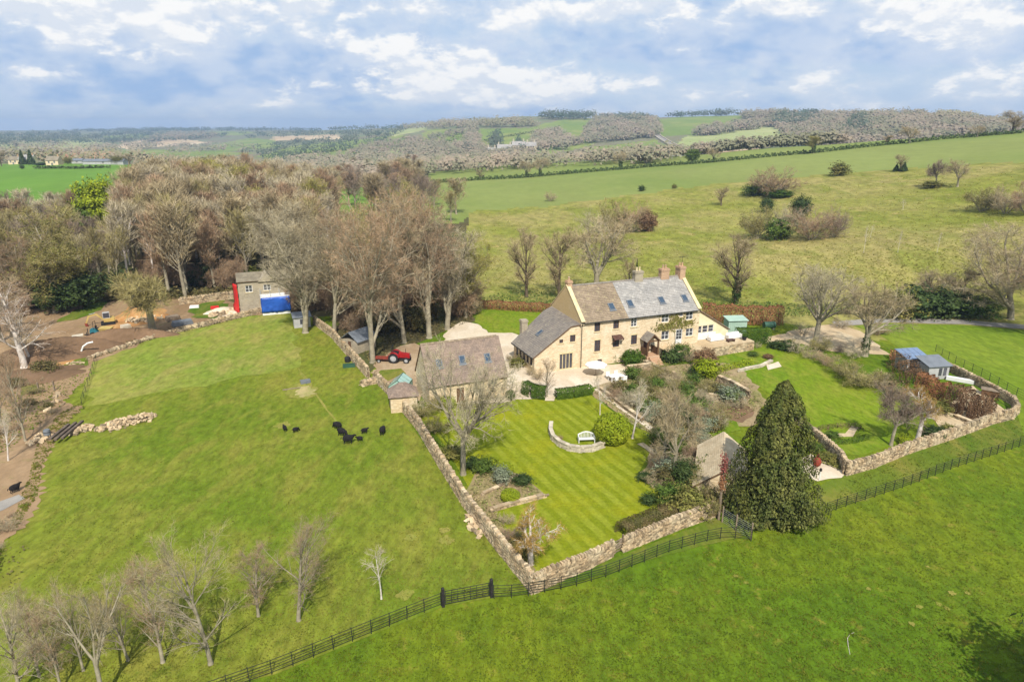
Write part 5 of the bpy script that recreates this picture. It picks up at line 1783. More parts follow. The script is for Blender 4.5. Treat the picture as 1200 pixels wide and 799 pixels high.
def farmhouse():
    A = (9.17, 87.2, 0)
    H = thing('farmhouse', 'long honey-stone farmhouse with grey and brown tiled roof and four chimneys', 'house', A, HRZ)
    L, W, E, R = 19.1, 9.2, 6.5, 10.3
    # front openings: x centre, z centre, width, height, frame, lights, bars
    wins = [(2.48, 5.58, .88, 1.38, 'brown_frame', 2, 2), (5.38, 5.62, .88, 1.3, 'brown_frame', 2, 2), (8.2, 5.58, .95, 1.3, 'white_paint', 2, 2),
            (13.28, 5.6, 1.2, 1.15, 'white_paint', 2, 1), (17.34, 5.55, 1.2, 1.15, 'white_paint', 2, 1), (15.93, 5.85, .6, .6, 'white_paint', 2, 0),
            (2.6, 2.85, .9, 1.6, 'brown_frame', 2, 3), (5.5, 3.0, 1.0, 1.35, 'brown_frame', 2, 2), (8.35, 3.05, .95, 1.35, 'brown_frame', 2, 2),
            (13.45, 3.1, 1.25, 1.25, 'white_paint', 2, 1), (17.57, 3.1, 1.25, 1.2, 'white_paint', 2, 1), (3.05, .62, .7, .5, 'brown_frame', 2, 0)]
    holes = [(x - w / 2, x + w / 2, z - h / 2, z + h / 2) for x, z, w, h, *_ in wins]
    door = (15.25, 16.35, 1.62, 3.75)
    pdoor = (9.95, 10.95, 1.0, 3.0)
    mb = MB()
    wall_poly(mb, [(0, -.3), (L, -.3), (L, E), (0, E)], holes + [door, pdoor], 0.0, .3)
    mb.build('front_wall', M['house_stone'], H)
    mb = MB()
    mb.box(0.3, L - .3, W - .45, W, -.3, E)
    mb.build('back_wall', M['house_stone'], H)
    for x0, nm in ((0.0, 'gable_wall'), (L - .45, 'gable_wall')):
        mb = MB()
        pr = [(0.302, -.3), (W + .002, -.3), (W + .002, E + .05), (W / 2, R + .22), (0.302, E + .25)]
        pr = [(-.05 + .06, E - .05), (.31, E - .3), (.31, -.3), (W + .002, -.3), (W + .002, E + .05), (W / 2, R + .2), (-.05, E + .12)]
        vs = [(x0 - .003, a, c) for a, c in pr] + [(x0 + .45, a, c) for a, c in pr]
        n = len(pr)
        fs = [tuple(range(n)), tuple(range(n, 2 * n))[::-1]] + [((i + 1) % n, i, i + n, (i + 1) % n + n) for i in range(n)]
        mb.add(vs, fs)
        mb.build(nm, M['gable_stone'], H)
        cp = MB()
        for s in (0, 1):
            a = (x0 + .22, -.28, E + .0) if s == 0 else (x0 + .22, W + .28, E + .0)
            cp.bar(a, (x0 + .22, W / 2, R + .27), .56, .1)
        cp.build('coping', M['trim'], H)
    # roof slopes
    sl = (R - E) / (W / 2)
    for (xa, xb, mat, nm, seed) in ((.46, 7.15, 'tile_brown', 'roof_tiles', 1), (7.16, L - .46, 'tile_grey', 'roof_tiles', 2)):
        mb = MB()
        tile_roof(mb, (xa, -.34, E - .34 * sl + .06), (xb, -.34, E - .34 * sl + .06), (xa, W / 2, R + .06), (xb, W / 2, R + .06), .27, .38, seed=seed)
        tile_roof(mb, (xb, W + .34, E - .34 * sl + .06), (xa, W + .34, E - .34 * sl + .06), (xb, W / 2, R + .06), (xa, W / 2, R + .06), .3, .5, seed=seed + 9)
        o = mb.build(nm, [M[mat], M['timber']], H)
        o['kind'] = 'stuff'
        o['label'] = 'brown lichened tiles on the left third of the roof' if xa < 1 else 'blue-grey stone tiles on the right of the roof'
    mb = MB()
    k = 0
    x = .5
    rng = random.Random(4)
    while x < L - .6:
        mb.hexa([(x, W / 2 - .17, R + .04), (x + .44, W / 2 - .17, R + .04), (x + .44, W / 2 + .17, R + .04), (x, W / 2 + .17, R + .04),
                 (x, W / 2 - .05, R + .2), (x + .44, W / 2 - .05, R + .2), (x + .44, W / 2 + .05, R + .2), (x, W / 2 + .05, R + .2)], 0, rng.random())
        x += .455
    mb.build('ridge_tiles', M['tile_wing'], H)
    g = MB()
    g.tube([(.0, -.36, E - .22), (L - .1, -.36, E - .22)], .075, 6)
    g.tube([(.12, -.3, E - .25), (.12, -.08, E - .5), (.12, -.08, 0)], .055, 6)
    g.tube([(-.35, .2, E - .5), (-.02, -.09, E - .7)], .05, 6)
    g.build('gutter', M['dark_metal'], H)
    for (x, z, w, h, fr, li, ba) in wins:
        window(H, x, z, w, h, 0, 0, fr, li, ba, trim=(z > 1))
    # garden door with glazed panes
    d = MB()
    d.box(15.25, 16.35, .06, .14, 1.62, 3.75)
    dd = d.build('garden_door', M['white_paint'], H)
    for i in range(2):
        for j in range(3):
            p = MB()
            p.box(15.36 + i * .47, 15.77 + i * .47, .035, .057, 2.3 + j * .46, 2.7 + j * .46)
            p.build('pane', M['glass'], dd)
    # little timber hood over the lower window
    hb = MB()
    hb.hexa([(4.75, -.9, 3.62), (6.25, -.9, 3.62), (6.25, -.02, 4.0), (4.75, -.02, 4.0), (4.75, -.9, 3.7), (6.25, -.9, 3.7), (6.25, -.02, 4.08), (4.75, -.02, 4.08)])
    hb.bar((4.8, -.05, 2.9), (4.8, -.8, 3.58), .07)
    hb.bar((6.2, -.05, 2.9), (6.2, -.8, 3.58), .07)
    hb.build('window_hood', M['brown_frame'], H)
    # porch
    po = MB()
    for x in (9.55, 11.25):
        po.box(x - .1, x + .1, -1.75, -1.55, .9, 3.0)
        po.box(x - .07, x + .07, -1.55, -.03, 1.0, 2.0)
    po.box(9.5, 11.3, -1.74, -1.56, 3.0, 3.16)
    po.bar((9.45, -1.66, 3.14), (10.4, -1.66, 4.02), .12)
    po.bar((11.35, -1.66, 3.14), (10.4, -1.66, 4.02), .12)
    porch = po.build('porch', M['timber'], H)
    pr = MB()
    tile_roof(pr, (9.3, -.02, 3.05), (9.3, -1.9, 3.05), (10.4, -.02, 4.1), (10.4, -1.9, 4.1), .25, .32, seed=31)
    tile_roof(pr, (11.5, -1.9, 3.05), (11.5, -.02, 3.05), (10.4, -1.9, 4.1), (10.4, -.02, 4.1), .25, .32, seed=32)
    o = pr.build('porch_roof', [M['tile_wing'], M['timber']], porch)
    o['kind'] = 'stuff'
    d = MB()
    d.box(9.95, 10.95, .08, .15, 1.0, 3.0)
    d.build('front_door', M['brown_frame'], H)
    st = MB()
    for k in range(4):
        st.box(9.6, 11.2, -1.9 - .35 * (4 - k), -1.9 - .35 * (3 - k), -.1, .25 * (k + 1) - .05)
    st.box(9.4, 11.4, -1.9, -.32, -.1, .99)
    st.build('porch_steps', M['brick'], H)
    # roof windows
    pit = math.atan(sl)
    for x, y in ((5.3, 1.35), (8.32, 1.5), (13.44, 1.5), (17.3, 1.45)):
        rooflight(H, (x, y, E + sl * y + .1), pit, .85, 1.1)
    # chimneys
    chimney(H, 11.35, W / 2, R - .5, R + 1.35, 1.3, .8, 'grey_stone', 2)
    chimney(H, 15.75, W / 2, R - .5, R + 1.35, 1.35, .8, 'brick', 2)
    chimney(H, L - .5, W / 2, R - .4, R + 1.5, .9, 1.25, 'brick', 2)
    chimney(H, .42, W / 2 + .1, R - .3, R + .8, .7, .8, 'brick', 1)
    # aerial on the right chimney
    a = MB()
    a.tube([(L - .3, W / 2, R + 1.5), (L - .3, W / 2, R + 2.9)], .025, 5)
    a.bar((L - .9, W / 2, R + 2.8), (L + .2, W / 2, R + 2.8), .03)
    for k in range(5):
        a.bar((L - .8 + k * .2, W / 2 - .25, R + 2.8), (L - .8 + k * .2, W / 2 + .25, R + 2.8), .02)
    a.build('aerial', M['dark_metal'], H)

    # ---- lower wing at the left end: one long slope falling away from the gable
    ew, kx, kz = -6.7, -1.5, 5.95
    wz = lambda x: 2.5 + (x - ew) * (kz - 2.5) / (kx - ew)
    wh = [(-3.12, -2.56, 3.86, 4.36), (-1.55, -.75, 3.85, 4.8), (-3.05, -1.05, .12, 2.3)]
    mb = MB()
    wall_poly(mb, [(ew, -.3), (-.01, -.3), (-.01, 6.0), (kx, kz), (ew, 2.5)], wh, .06, .3)
    mb.build('wing_wall', M['house_stone'], H)
    window(H, -2.84, 4.11, .56, .5, .06, 0, 'brown_frame', 1, 1, trim=False)
    window(H, -1.15, 4.325, .8, .95, .06, 0, 'brown_frame', 2, 2)
    window(H, -2.05, 1.21, 2.0, 2.18, .06, 0, 'trim', 4, 0, sill=False, name='glazed_door')
    # low side wall with a row of small windows
    n = 5
    oh = [(.6 + k * 1.2, 1.35 + k * 1.2, .9, 2.0) for k in range(n)]
    mb = MB()
    wall_poly(mb, [(0, -.3), (6.6, -.3), (6.6, 2.4), (0, 2.4)], oh, 0, .3)
    sw = mb.build('side_wall', M['barn_stone'], H, (ew + .0, 6.9, 0), -PI / 2)
    for a, b, c, d in oh:
        window(H, 0, 0, b - a, d - c, 0, -PI / 2, 'brown_frame', 1, 0, at=(ew, 6.9 - (a + b) / 2, (c + d) / 2), trim=False)
    mb = MB()
    mb.hexa([(ew + .3, 6.9, -.3), (-.02, 8.7, -.3), (-.02, 9.0, -.3), (ew + .02, 7.2, -.3), (ew + .3, 6.9, 2.4), (-.02, 8.7, 5.9), (-.02, 9.0, 5.9), (ew + .02, 7.2, 2.4)])
    mb.build('wing_back_wall', M['house_stone'], H)
    mb = MB()
    e0, e1 = Vector((ew - .3, 7.35, 2.5 - .2)), Vector((ew - .3, -.1, 2.5 - .2))
    tile_roof(mb, e0, e1, (kx, 8.6, kz + .1), (kx, -.1, kz + .1), .29, .4, seed=41)
    tile_roof(mb, (kx, 8.6, kz + .1), (kx, -.1, kz + .1), (-.02, 9.0, 6.5), (-.02, -.1, 6.16), .29, .4, seed=42)
    o = mb.build('wing_roof_tiles', [M['tile_wing'], M['timber']], H)
    o['kind'] = 'stuff'
    g = MB()
    g.tube([(ew - .36, 7.3, 2.24), (ew - .36, -.1, 2.24)], .07, 6)
    g.build('wing_gutter', M['dark_metal'], H)
    wp = math.atan((kz - 2.5) / (kx - ew))
    rooflight(H, (-4.1, 4.0, wz(-4.1) + .13), wp, .7, .9, yaw=-PI / 2)
    chimney(H, -4.9, 7.9, 2.2, 5.3, .9, .8, 'grey_stone', 0, 'wing_chimney')

    # ---- lean-to at the right end with its white sunroom front
    x0, x1 = L + .003, L + 6.2
    tz = lambda x: 6.2 + (x - x0) * (2.5 - 6.2) / (x1 - x0)
    mb = MB()
    rh = [(x0 + .45 + k * 1.05, x0 + 1.4 + k * 1.05, 2.35, 3.45) for k in range(3)]
    wall_poly(mb, [(x0, 1.0), (x1, 1.0), (x1, tz(x1)), (x0, tz(x0))], rh, 1.0, .3)
    mb.build('lean_to_wall', M['cream'], H)
    wb = MB()
    wb.box(x0 + .02, x0 + 3.9, .93, .996, 1.2, 2.3)
    wb.box(x0 + .02, x0 + .4, .93, .996, 2.3, 5.2)
    wb.build('white_panelling', M['white_paint'], H)
    for a, b, c, d in rh:
        window(H, (a + b) / 2, (c + d) / 2, b - a, d - c, 1.0, 0, 'white_paint', 1, 1, trim=False, sill=False)
    mb = MB()
    mb.box(x1 - .3, x1 - .003, 1.3, 8.6, 0, 2.4)
    mb.box(x0, x1 - .3, 8.3, 8.6, 0, 2.4)
    mb.build('lean_to_back', M['cream'], H)
    mb = MB()
    tile_roof(mb, (x1 + .25, .8, 2.42), (x1 + .25, 8.8, 2.42), (x0, .8, 6.3), (x0, 8.8, 6.3), .3, .45, seed=51)
    o = mb.build('lean_to_tiles', [M['tile_grey'], M['timber']], H)
    o['kind'] = 'stuff'
    # climbing plant on the front wall: leafy sprays close to the stone
    rng = np.random.default_rng(6)
    n = 900
    xs = np.concatenate([rng.normal(13.0, .8, 200), rng.normal(15.2, 1.0, 400), rng.normal(17, .8, 150), rng.uniform(11.8, 18, 150)])
    zs = np.concatenate([rng.normal(4.3, .25, 200), rng.normal(4.9, .65, 400), rng.normal(4.6, .3, 150), rng.uniform(3.8, 6.2, 150)])
    keep = np.ones(n, bool)
    for x, z, w, h, *_ in wins:
        keep &= ~((np.abs(xs - x) < w / 2 + .05) & (np.abs(zs - z) < h / 2 + .05))
    keep &= (zs < 6.15) & (zs > 1.7) & ~((xs > 15.2) & (xs < 16.4) & (zs < 3.8))
    xs, zs = xs[keep], zs[keep]
    n = len(xs)
    c = np.stack([xs, -.05 - rng.random(n) * .12, zs], -1)
    t = rng.normal(size=(n, 3)) * np.array([1, .35, 1])
    t /= np.linalg.norm(t, axis=1, keepdims=True)
    b = np.cross(t, np.array([0, 1.0, 0])) + rng.normal(0, .25, (n, 3))
    b[:, 1] = np.clip(b[:, 1], -.3, .3)
    s = .24 * rng.uniform(.6, 1.3, (n, 1))
    V = np.stack([c - t * s * .5, c + b * s * .35, c + t * s * .5, c - b * s * .35], 1).reshape(-1, 3)
    V[:, 1] = np.minimum(V[:, 1], -.02)
    F = (np.arange(n) * 4)[:, None] + np.array([[0, 1, 2, 3]])
    a = np.array
    root = thing('climbing_plant', 'olive-green climber spreading over the right half of the farmhouse front', 'climbing plant', tuple(Vector(A) + HX * 15), HRZ)
    V[:, 0] -= 15
    link('foliage', np_mesh('foliage', V, F, M['leaf_olive'], rng.random(n)), root)
    st = MB()
    st.tube([(0.1, -.06, 0), (.2, -.06, 2.2), (-.1, -.06, 4.0), (-.8, -.06, 5.2)], [.05, .04, .03, .015], 5)
    st.tube([(-.1, -.06, 4.0), (.8, -.06, 4.7), (1.7, -.06, 4.9)], [.03, .025, .015], 5)
    st.tube([(-.05, -.06, 3.6), (-1.2, -.06, 4.2), (-2.6, -.06, 4.3)], [.03, .025, .015], 5)
    st.build('stems', M['bark'], root)
    return H


farmhouse()


def loc_h(x, y, z=0.0):
    return Vector((9.17, 87.2, 0)) + HX * x + HY * y + Vector((0, 0, z))


def barn():
    A = (-9.55, 73.5, 0)
    B = thing('stone_barn', 'stone barn with steep purple-brown tiled roof and three rooflights', 'barn', A, HRZ)
    L, W, E, R = 9.6, 5.9, 2.85, 6.75
    hole = (7.45, 8.35, 1.75, 2.65)
    mb = MB()
    wall_poly(mb, [(0, -.2), (L, -.2), (L, E), (0, E)], [hole, (3.3, 4.2, -.1, 1.9)], 0, .4)
    mb.box(.4, L - .4, W - .4, W, -.2, E)
    mb.build('wall', M['barn_stone'], B)
    window(B, 7.9, 2.2, .9, .9, 0, 0, 'dark_green', 2, 1, sill=False)
    d = MB()
    d.box(3.3, 4.2, .1, .17, -.1, 1.9)
    d.build('door', M['timber'], B)
    for x0 in (0.0, L - .4):
        pr = [(.402, -.2), (W - .002, -.2), (W - .002, E - .1), (W / 2, R - .12), (.002, E - .1), (.402, E - .3)]
        pr = [(.402, -.2), (W + .002, -.2), (W + .002, E), (W / 2, R - .1), (-.0, E), (.402, E - .2)]
        mb = MB()
        n = len(pr)
        vs = [(x0 - .003, a, c) for a, c in pr] + [(x0 + .403, a, c) for a, c in pr]
        mb.add(vs, [tuple(range(n)), tuple(range(n, 2 * n))[::-1]] + [((i + 1) % n, i, i + n, (i + 1) % n + n) for i in range(n)])
        mb.build('gable_wall', M['barn_stone'], B)
    sl = (R - E) / (W / 2)
    mb = MB()
    tile_roof(mb, (-.12, -.3, E - .3 * sl + .08), (L + .12, -.3, E - .3 * sl + .08), (-.12, W / 2, R + .08), (L + .12, W / 2, R + .08), .25, .33, seed=61)
    tile_roof(mb, (L + .12, W + .3, E - .3 * sl + .08), (-.12, W + .3, E - .3 * sl + .08), (L + .12, W / 2, R + .08), (-.12, W / 2, R + .08), .27, .45, seed=62)
    o = mb.build('roof_tiles', [M['tile_barn'], M['timber']], B)
    o['kind'] = 'stuff'
    mb = MB()
    x = -.1
    rng = random.Random(9)
    while x < L - .2:
        mb.hexa([(x, W / 2 - .16, R + .04), (x + .4, W / 2 - .16, R + .04), (x + .4, W / 2 + .16, R + .04), (x, W / 2 + .16, R + .04),
                 (x, W / 2 - .05, R + .2), (x + .4, W / 2 - .05, R + .2), (x + .4, W / 2 + .05, R + .2), (x, W / 2 + .05, R + .2)], 0, rng.random())
        x += .415
    mb.build('ridge_tiles', M['tile_brown'], B)
    pit = math.atan(sl)
    for px, py in ((514.5, 427), (541.5, 422.5), (571, 420)):
        # where the sight line meets the front slope
        d = Vector(ray(px, py))
        q0 = Vector((0, 0, CAM_Z)) - Vector(A)
        lx, ly = lambda v: v.dot(HX), lambda v: v.dot(HY)
        t = (E + sl * ly(q0) - q0.z) / (d.z - sl * ly(d))
        q = q0 + d * t
        rooflight(B, (lx(q), ly(q), E + sl * ly(q) + .12), pit, .75, 1.0)
    return B


barn()


def small_house(name, label, cat, loc, rz, L, W, E, R, wall, tile, wins=(), chim=(), lean=None, group=None, door=None, back=True, course=.4, tw=.6, win_frame='white_paint'):
    """gabled building; wins = (x, z, w, h) on the front"""
    B = thing(name, label, cat, loc, rz, group)
    mb = MB()
    wall_poly(mb, [(0, -.5), (L, -.5), (L, E), (0, E)], [(x - w / 2, x + w / 2, z - h / 2, z + h / 2) for x, z, w, h in wins], 0, .3)
    mb.box(.3, L - .3, W - .3, W, -.5, E)
    for x0 in (0, L - .3):
        pr = [(.302, -.5), (W + .002, -.5), (W + .002, E), (W / 2, R - .05), (0.0, E), (.302, E - .15)]
        n = len(pr)
        vs = [(x0 - .003, a, c) for a, c in pr] + [(x0 + .303, a, c) for a, c in pr]
        mb.add(vs, [tuple(range(n)), tuple(range(n, 2 * n))[::-1]] + [((i + 1) % n, i, i + n, (i + 1) % n + n) for i in range(n)])
    mb.build('wall', M[wall], B)
    sl = (R - E) / (W / 2)
    mb = MB()
    tile_roof(mb, (-.15, -.25, E - .25 * sl + .06), (L + .15, -.25, E - .25 * sl + .06), (-.15, W / 2, R + .06), (L + .15, W / 2, R + .06), course, tw, seed=int(L * 7))
    tile_roof(mb, (L + .15, W + .25, E - .25 * sl + .06), (-.15, W + .25, E - .25 * sl + .06), (L + .15, W / 2, R + .06), (-.15, W / 2, R + .06), course, tw, seed=int(L * 9))
    o = mb.build('roof', [M[tile], M['timber']], B)
    for x, z, w, h in wins:
        window(B, x, z, w, h, 0, 0, win_frame, 2, 1, trim=False)
    for x, y, h, m in chim:
        chimney(B, x, y, R - 1.0, R + h, .8, .7, m, 1)
    return B


def outbuildings():
    # little stone outhouse with hipped roof against the barn
    p = P(487, 474)
    B = thing('outhouse', 'small stone outhouse with hipped stone roof at the corner of the barn', 'outhouse', (-12.6, 73.4, 0), HRZ - .15)
    mb = MB()
    wall_poly(mb, [(-1.5, -.2), (1.5, -.2), (1.5, 2.0), (-1.5, 2.0)], [], -1.3, .3)
    mb.box(-1.5, -1.2, -1.0, 1.3, -.2, 2.0)
    mb.box(1.2, 1.5, -1.0, 1.3, -.2, 2.0)
    mb.box(-1.2, 1.2, 1.0, 1.3, -.2, 2.0)
    mb.build('wall', M['barn_stone'], B)
    r = MB()
    a, b, z0, z1 = 1.7, 1.5, 1.9, 3.2
    tile_roof(r, (-a, -b, z0), (a, -b, z0), (-.3, 0, z1), (.3, 0, z1), .22, .3, seed=71)
    tile_roof(r, (a, b, z0), (-a, b, z0), (.3, 0, z1), (-.3, 0, z1), .22, .3, seed=72)
    tile_roof(r, (a, -b, z0), (a, b, z0), (.3, 0, z1), (.28, 0.01, z1), .22, .3, seed=73)
    tile_roof(r, (-a, b, z0), (-a, -b, z0), (-.3, 0, z1), (-.28, -.01, z1), .22, .3, seed=74)
    o = r.build('roof_tiles', [M['tile_barn'], M['timber']], B)
    o['kind'] = 'stuff'
    # greenhouse
    p = P(470, 462)
    B = thing('greenhouse', 'small green-framed greenhouse behind the wall beside the barn', 'greenhouse', (p.x, p.y, 0), HRZ - .5)
    f = MB()
    hw, hl, e, rg = 1.1, 1.4, 1.5, 2.3
    for y in (-hl, -hl / 3, hl / 3, hl):
        f.bar((-hw, y, 0), (-hw, y, e), .06)
        f.bar((hw, y, 0), (hw, y, e), .06)
        f.bar((-hw, y, e), (0, y, rg), .06)
        f.bar((hw, y, e), (0, y, rg), .06)
    for x, z in ((-hw, e), (hw, e), (0, rg), (-hw, .1), (hw, .1)):
        f.bar((x, -hl, z), (x, hl, z), .06)
    f.build('frame', M['dark_green'], B)
    for k in range(3):
        y0, y1 = -hl + k * hl * 2 / 3 + .04, -hl + (k + 1) * hl * 2 / 3 - .04
        for s in (-1, 1):
            g = MB()
            g.box(min(s * hw - .01, s * hw + .01), max(s * hw - .01, s * hw + .01), y0, y1, .12, e - .03)
            g.build('pane', M['green_glass'], B)
            g = MB()
            q = [(s * hw, y0, e + .02), (s * hw, y1, e + .02), (s * .04, y1, rg - .01), (s * .04, y0, rg - .01)]
            q2 = [(a, b, c + .02) for a, b, c in q]
            g.hexa(q + q2)
            g.build('pane', M['green_glass'], B)
    for y in (-hl, hl):
        g = MB()
        pr = [(-hw + .03, .1), (hw - .03, .1), (hw - .03, e), (0, rg - .03), (-hw + .03, e)]
        g.add([(a, y - .01, c) for a, c in pr] + [(a, y + .01, c) for a, c in pr], [(0, 1, 2, 3, 4), (9, 8, 7, 6, 5)])
        g.build('end_pane', M['green_glass'], B)
    # shed under the trees
    p = P(424, 410)
    B = thing('garden_shed', 'dark grey-roofed shed under the tall trees beside the wall', 'shed', (p.x - .4, p.y + .4, 0), HRZ - .95)
    mb = MB()
    mb.box(-1.5, 1.5, -1.9, 1.9, -.1, 1.9)
    mb.build('wall', M['grey_stone'], B)
    r = MB()
    for s in (-1, 1):
        q = [(s * 1.8, -2.1, 1.75), (s * 1.8, 2.1, 1.75), (0, 2.1, 3.0), (0, -2.1, 3.0)]
        if s < 0:
            q = q[::-1]
        r.hexa(q + [(a, b, c + .08) for a, b, c in q])
    r.build('roof', M['slate_metal'], B)
    r = MB()
    r.box(-.25, .25, -1.97, -1.9, .0, 1.7)
    r.build('door', M['timber'], B)
    # second small shed at the end of the boundary wall
    p = P(352, 384)
    B = thing('garden_shed', 'small grey shed half hidden below the broad grey tree', 'shed', (p.x, p.y + 1, 0), HRZ)
    mb = MB()
    mb.box(-1.3, 1.3, -1, 1, -.1, 1.7)
    mb.build('wall', M['shed_grey'], B)
    r = MB()
    r.hexa([(-1.5, -1.2, 1.7), (1.5, -1.2, 1.7), (1.5, 1.2, 2.1), (-1.5, 1.2, 2.1), (-1.5, -1.2, 1.78), (1.5, -1.2, 1.78), (1.5, 1.2, 2.18), (-1.5, 1.2, 2.18)])
    r.build('roof', M['slate_metal'], B)
    r = MB()
    r.box(-.35, .35, -1.04, -1.0, .6, 1.4)
    r.build('window', M['glass'], B)

    # cottage under repair
    c = P(282.5, 368)
    C = small_house('cottage', 'grey stone cottage under repair at the corner of the building site', 'house', (c.x, c.y, 0), HRZ, 9.0, 5.4, 5.7, 6.7, 'grey_stone', 'tile_cot',
                    wins=[(1.75, 4.35, 1.15, 1.2), (4.75, 4.35, 1.2, 1.05)], chim=[(8.5, 2.7, 1.7, 'grey_stone')], course=.35, tw=.5)
    o = MB()
    o.hexa([(3.3, -.34, 5.5), (6.2, -.34, 5.5), (6.2, 2.6, 5.6), (3.3, 2.6, 5.6), (4.7, -.34, 6.9), (4.8, -.34, 6.9), (4.8, 2.6, 7.0), (4.7, 2.6, 7.0)])
    o.build('dormer_gable', M['grey_stone'], C)
    t = MB()
    t.box(3.4, 8.2, -2.6, -.36, 2.98, 3.3)
    t.box(3.5, 8.1, -2.62, -2.55, .0, .45)
    o = t.build('scaffold_boards', M['white_paint'], C)
    for x in (3.5, 5.05, 6.6, 8.1):
        q = MB()
        q.tube([(x, -2.5, 0), (x, -2.5, 4.3)], .04, 6)
        q.tube([(x, -.5, 0), (x, -.5, 4.3)], .04, 6)
        q.build('scaffold_pole', M['grey_rim'], o)
    # blue sheet hung round the scaffold: pleated and sagging
    bm = MB()
    rng = random.Random(3)
    path = [(3.42, -.5)] + [(3.42, -.5 - 2.12 * k / 5) for k in range(1, 6)] + [(3.42 + 4.75 * k / 14, -2.66) for k in range(1, 15)] + [(8.17, -2.66 + 2.1 * k / 4) for k in range(1, 5)]
    rows = 7
    vs = []
    for r_ in range(rows):
        z = .4 + 2.75 * r_ / (rows - 1)
        for k, (x, y) in enumerate(path):
            vs.append((x + rng.uniform(-.05, .05), y - .05 + rng.uniform(-.09, .05), z + (rng.uniform(-.1, .1) if r_ in (0,) else 0)))
    n = len(path)
    fs = [(r_ * n + k, r_ * n + k + 1, (r_ + 1) * n + k + 1, (r_ + 1) * n + k) for r_ in range(rows - 1) for k in range(n - 1)]
    bm.add(vs, fs)
    tp = thing('tarpaulin', 'bright blue tarpaulin sheet hung round the scaffold of the cottage', 'tarpaulin', (c.x, c.y, 0), HRZ)
    me = bm.mesh('sheet', M['tarp_blue'], True)
    s = link('sheet', me, tp)
    sm = s.modifiers.new('thickness', 'SOLIDIFY')
    sm.thickness = .02
    # red sheeting down the left corner
    bm = MB()
    vs = []
    for r_ in range(9):
        z = .05 + 5.2 * r_ / 8
        for k in range(4):
            vs.append((-.16 - .22 * k - (0.25 if r_ < 3 else 0) * (k / 3) + rng.uniform(-.05, .05), -.1 + .55 * k + rng.uniform(-.1, .1), z))
    bm.add(vs, [(r_ * 4 + k, r_ * 4 + k + 1, (r_ + 1) * 4 + k + 1, (r_ + 1) * 4 + k) for r_ in range(8) for k in range(3)])
    tp = thing('tarpaulin', 'red sheeting hanging down the left corner of the grey cottage', 'tarpaulin', (c.x, c.y, 0), HRZ)
    s = link('sheet', bm.mesh('sheet', M['tarp_red'], True), tp)
    sm = s.modifiers.new('thickness', 'SOLIDIFY')
    sm.thickness = .02
    # larger roof behind the cottage
    small_house('cottage', 'low-roofed stone building behind the scaffolded cottage', 'house', (c.x + 3, c.y + 8.5, 0), HRZ, 11, 6, 4.2, 7.0, 'grey_stone', 'tile_cot', wins=[(9, 2.8, 1, 1.1)], chim=[(10.3, 3, 2.0, 'grey_stone')], course=.4, tw=.6)

    # pair of sheds in the right-hand corner
    for (px, py, lab, solar) in ((1066, 432, 'grey shed with a panelled glass roof, left of the pair in the hedged corner', True), (1091, 441, 'pale grey shed with a flat dark roof, right of the pair in the hedged corner', False)):
        p = P(px, py)
        B = thing('garden_shed', lab, 'shed', (p.x, p.y, 0), .18)
        mb = MB()
        mb.box(-1.5, 1.5, -1.1, 1.1, -.1, 1.75)
        mb.build('wall', M['shed_grey'], B)
        r = MB()
        q = [(-1.75, -1.35, 1.78), (1.75, -1.35, 1.78), (1.75, 1.35, 2.45), (-1.75, 1.35, 2.45)]
        r.hexa(q + [(a, b, d + .07) for a, b, d in q])
        ro = r.build('roof', M['slate_metal'], B)
        if solar:
            for i in range(4):
                for j in range(2):
                    s = MB()
                    x0, x1 = -1.68 + i * .85, -1.68 + i * .85 + .8
                    f = lambda y: 1.86 + (y + 1.35) * .67 / 2.7
                    y0, y1 = -1.28 + j * 1.3, -1.28 + j * 1.3 + 1.24
                    q = [(x0, y0, f(y0)), (x1, y0, f(y0)), (x1, y1, f(y1)), (x0, y1, f(y1))]
                    s.hexa(q + [(a, b, d + .03) for a, b, d in q])
                    s.build('roof_panel', M['solar'], ro)
        else:
            for x in (.2, .9):
                s = MB()
                s.box(x - .22, x + .22, -1.15, -1.1, .5, 1.5)
                s.build('window', M['glass'], B)
    # pale green sheds behind the house
    p = P(862, 391)
    B = thing('garden_shed', 'pale green shed between the beech hedge and the clipped hedge', 'shed', (p.x, p.y + .6, 0), .1)
    mb = MB()
    for k in range(9):
        mb.box(-1.5 + k / 3, -1.5 + (k + 1) / 3 - .02, -1.0, -.95, 0, 2.2)
    mb.box(-1.5, 1.5, -.95, 1.0, -.1, 2.2)
    mb.build('wall', M['green_paint'], B)
    r = MB()
    r.hexa([(-1.65, -1.2, 2.2), (1.65, -1.2, 2.2), (1.65, 1.2, 2.45), (-1.65, 1.2, 2.45), (-1.65, -1.2, 2.28), (1.65, -1.2, 2.28), (1.65, 1.2, 2.53), (-1.65, 1.2, 2.53)])
    r.build('roof', M['green_paint'], B)
    p = P(901, 386)
    B = thing('oil_tank', 'dark green tank beside the clipped hedge at the gravel court', 'tank', (p.x, p.y, 0), .1)
    mb = MB()
    mb.tube([(-.9, 0, .75), (.9, 0, .75)], .55, 14)
    mb.build('drum', M['dark_green'], B)
    for x in (-.6, .6):
        mb = MB()
        mb.box(x - .1, x + .1, -.45, .45, 0, .4)
        mb.build('foot', M['pale_stone'], B)
    # low stone hut by the conifer
    ra, rb = Pz(846, 552, 3.1), Pz(848.5, 506, 3.1)
    L = (rb - ra).length
    B = thing('stone_hut', 'small stone hut with a long pale tiled slope left of the conifer', 'hut', (ra.x, ra.y, 0), math.atan2(rb.y - ra.y, rb.x - ra.x))
    mb = MB()
    pr = [(-2.0, -.1), (2.0, -.1), (2.0, 1.45), (0, 2.98), (-2.0, 1.45)]
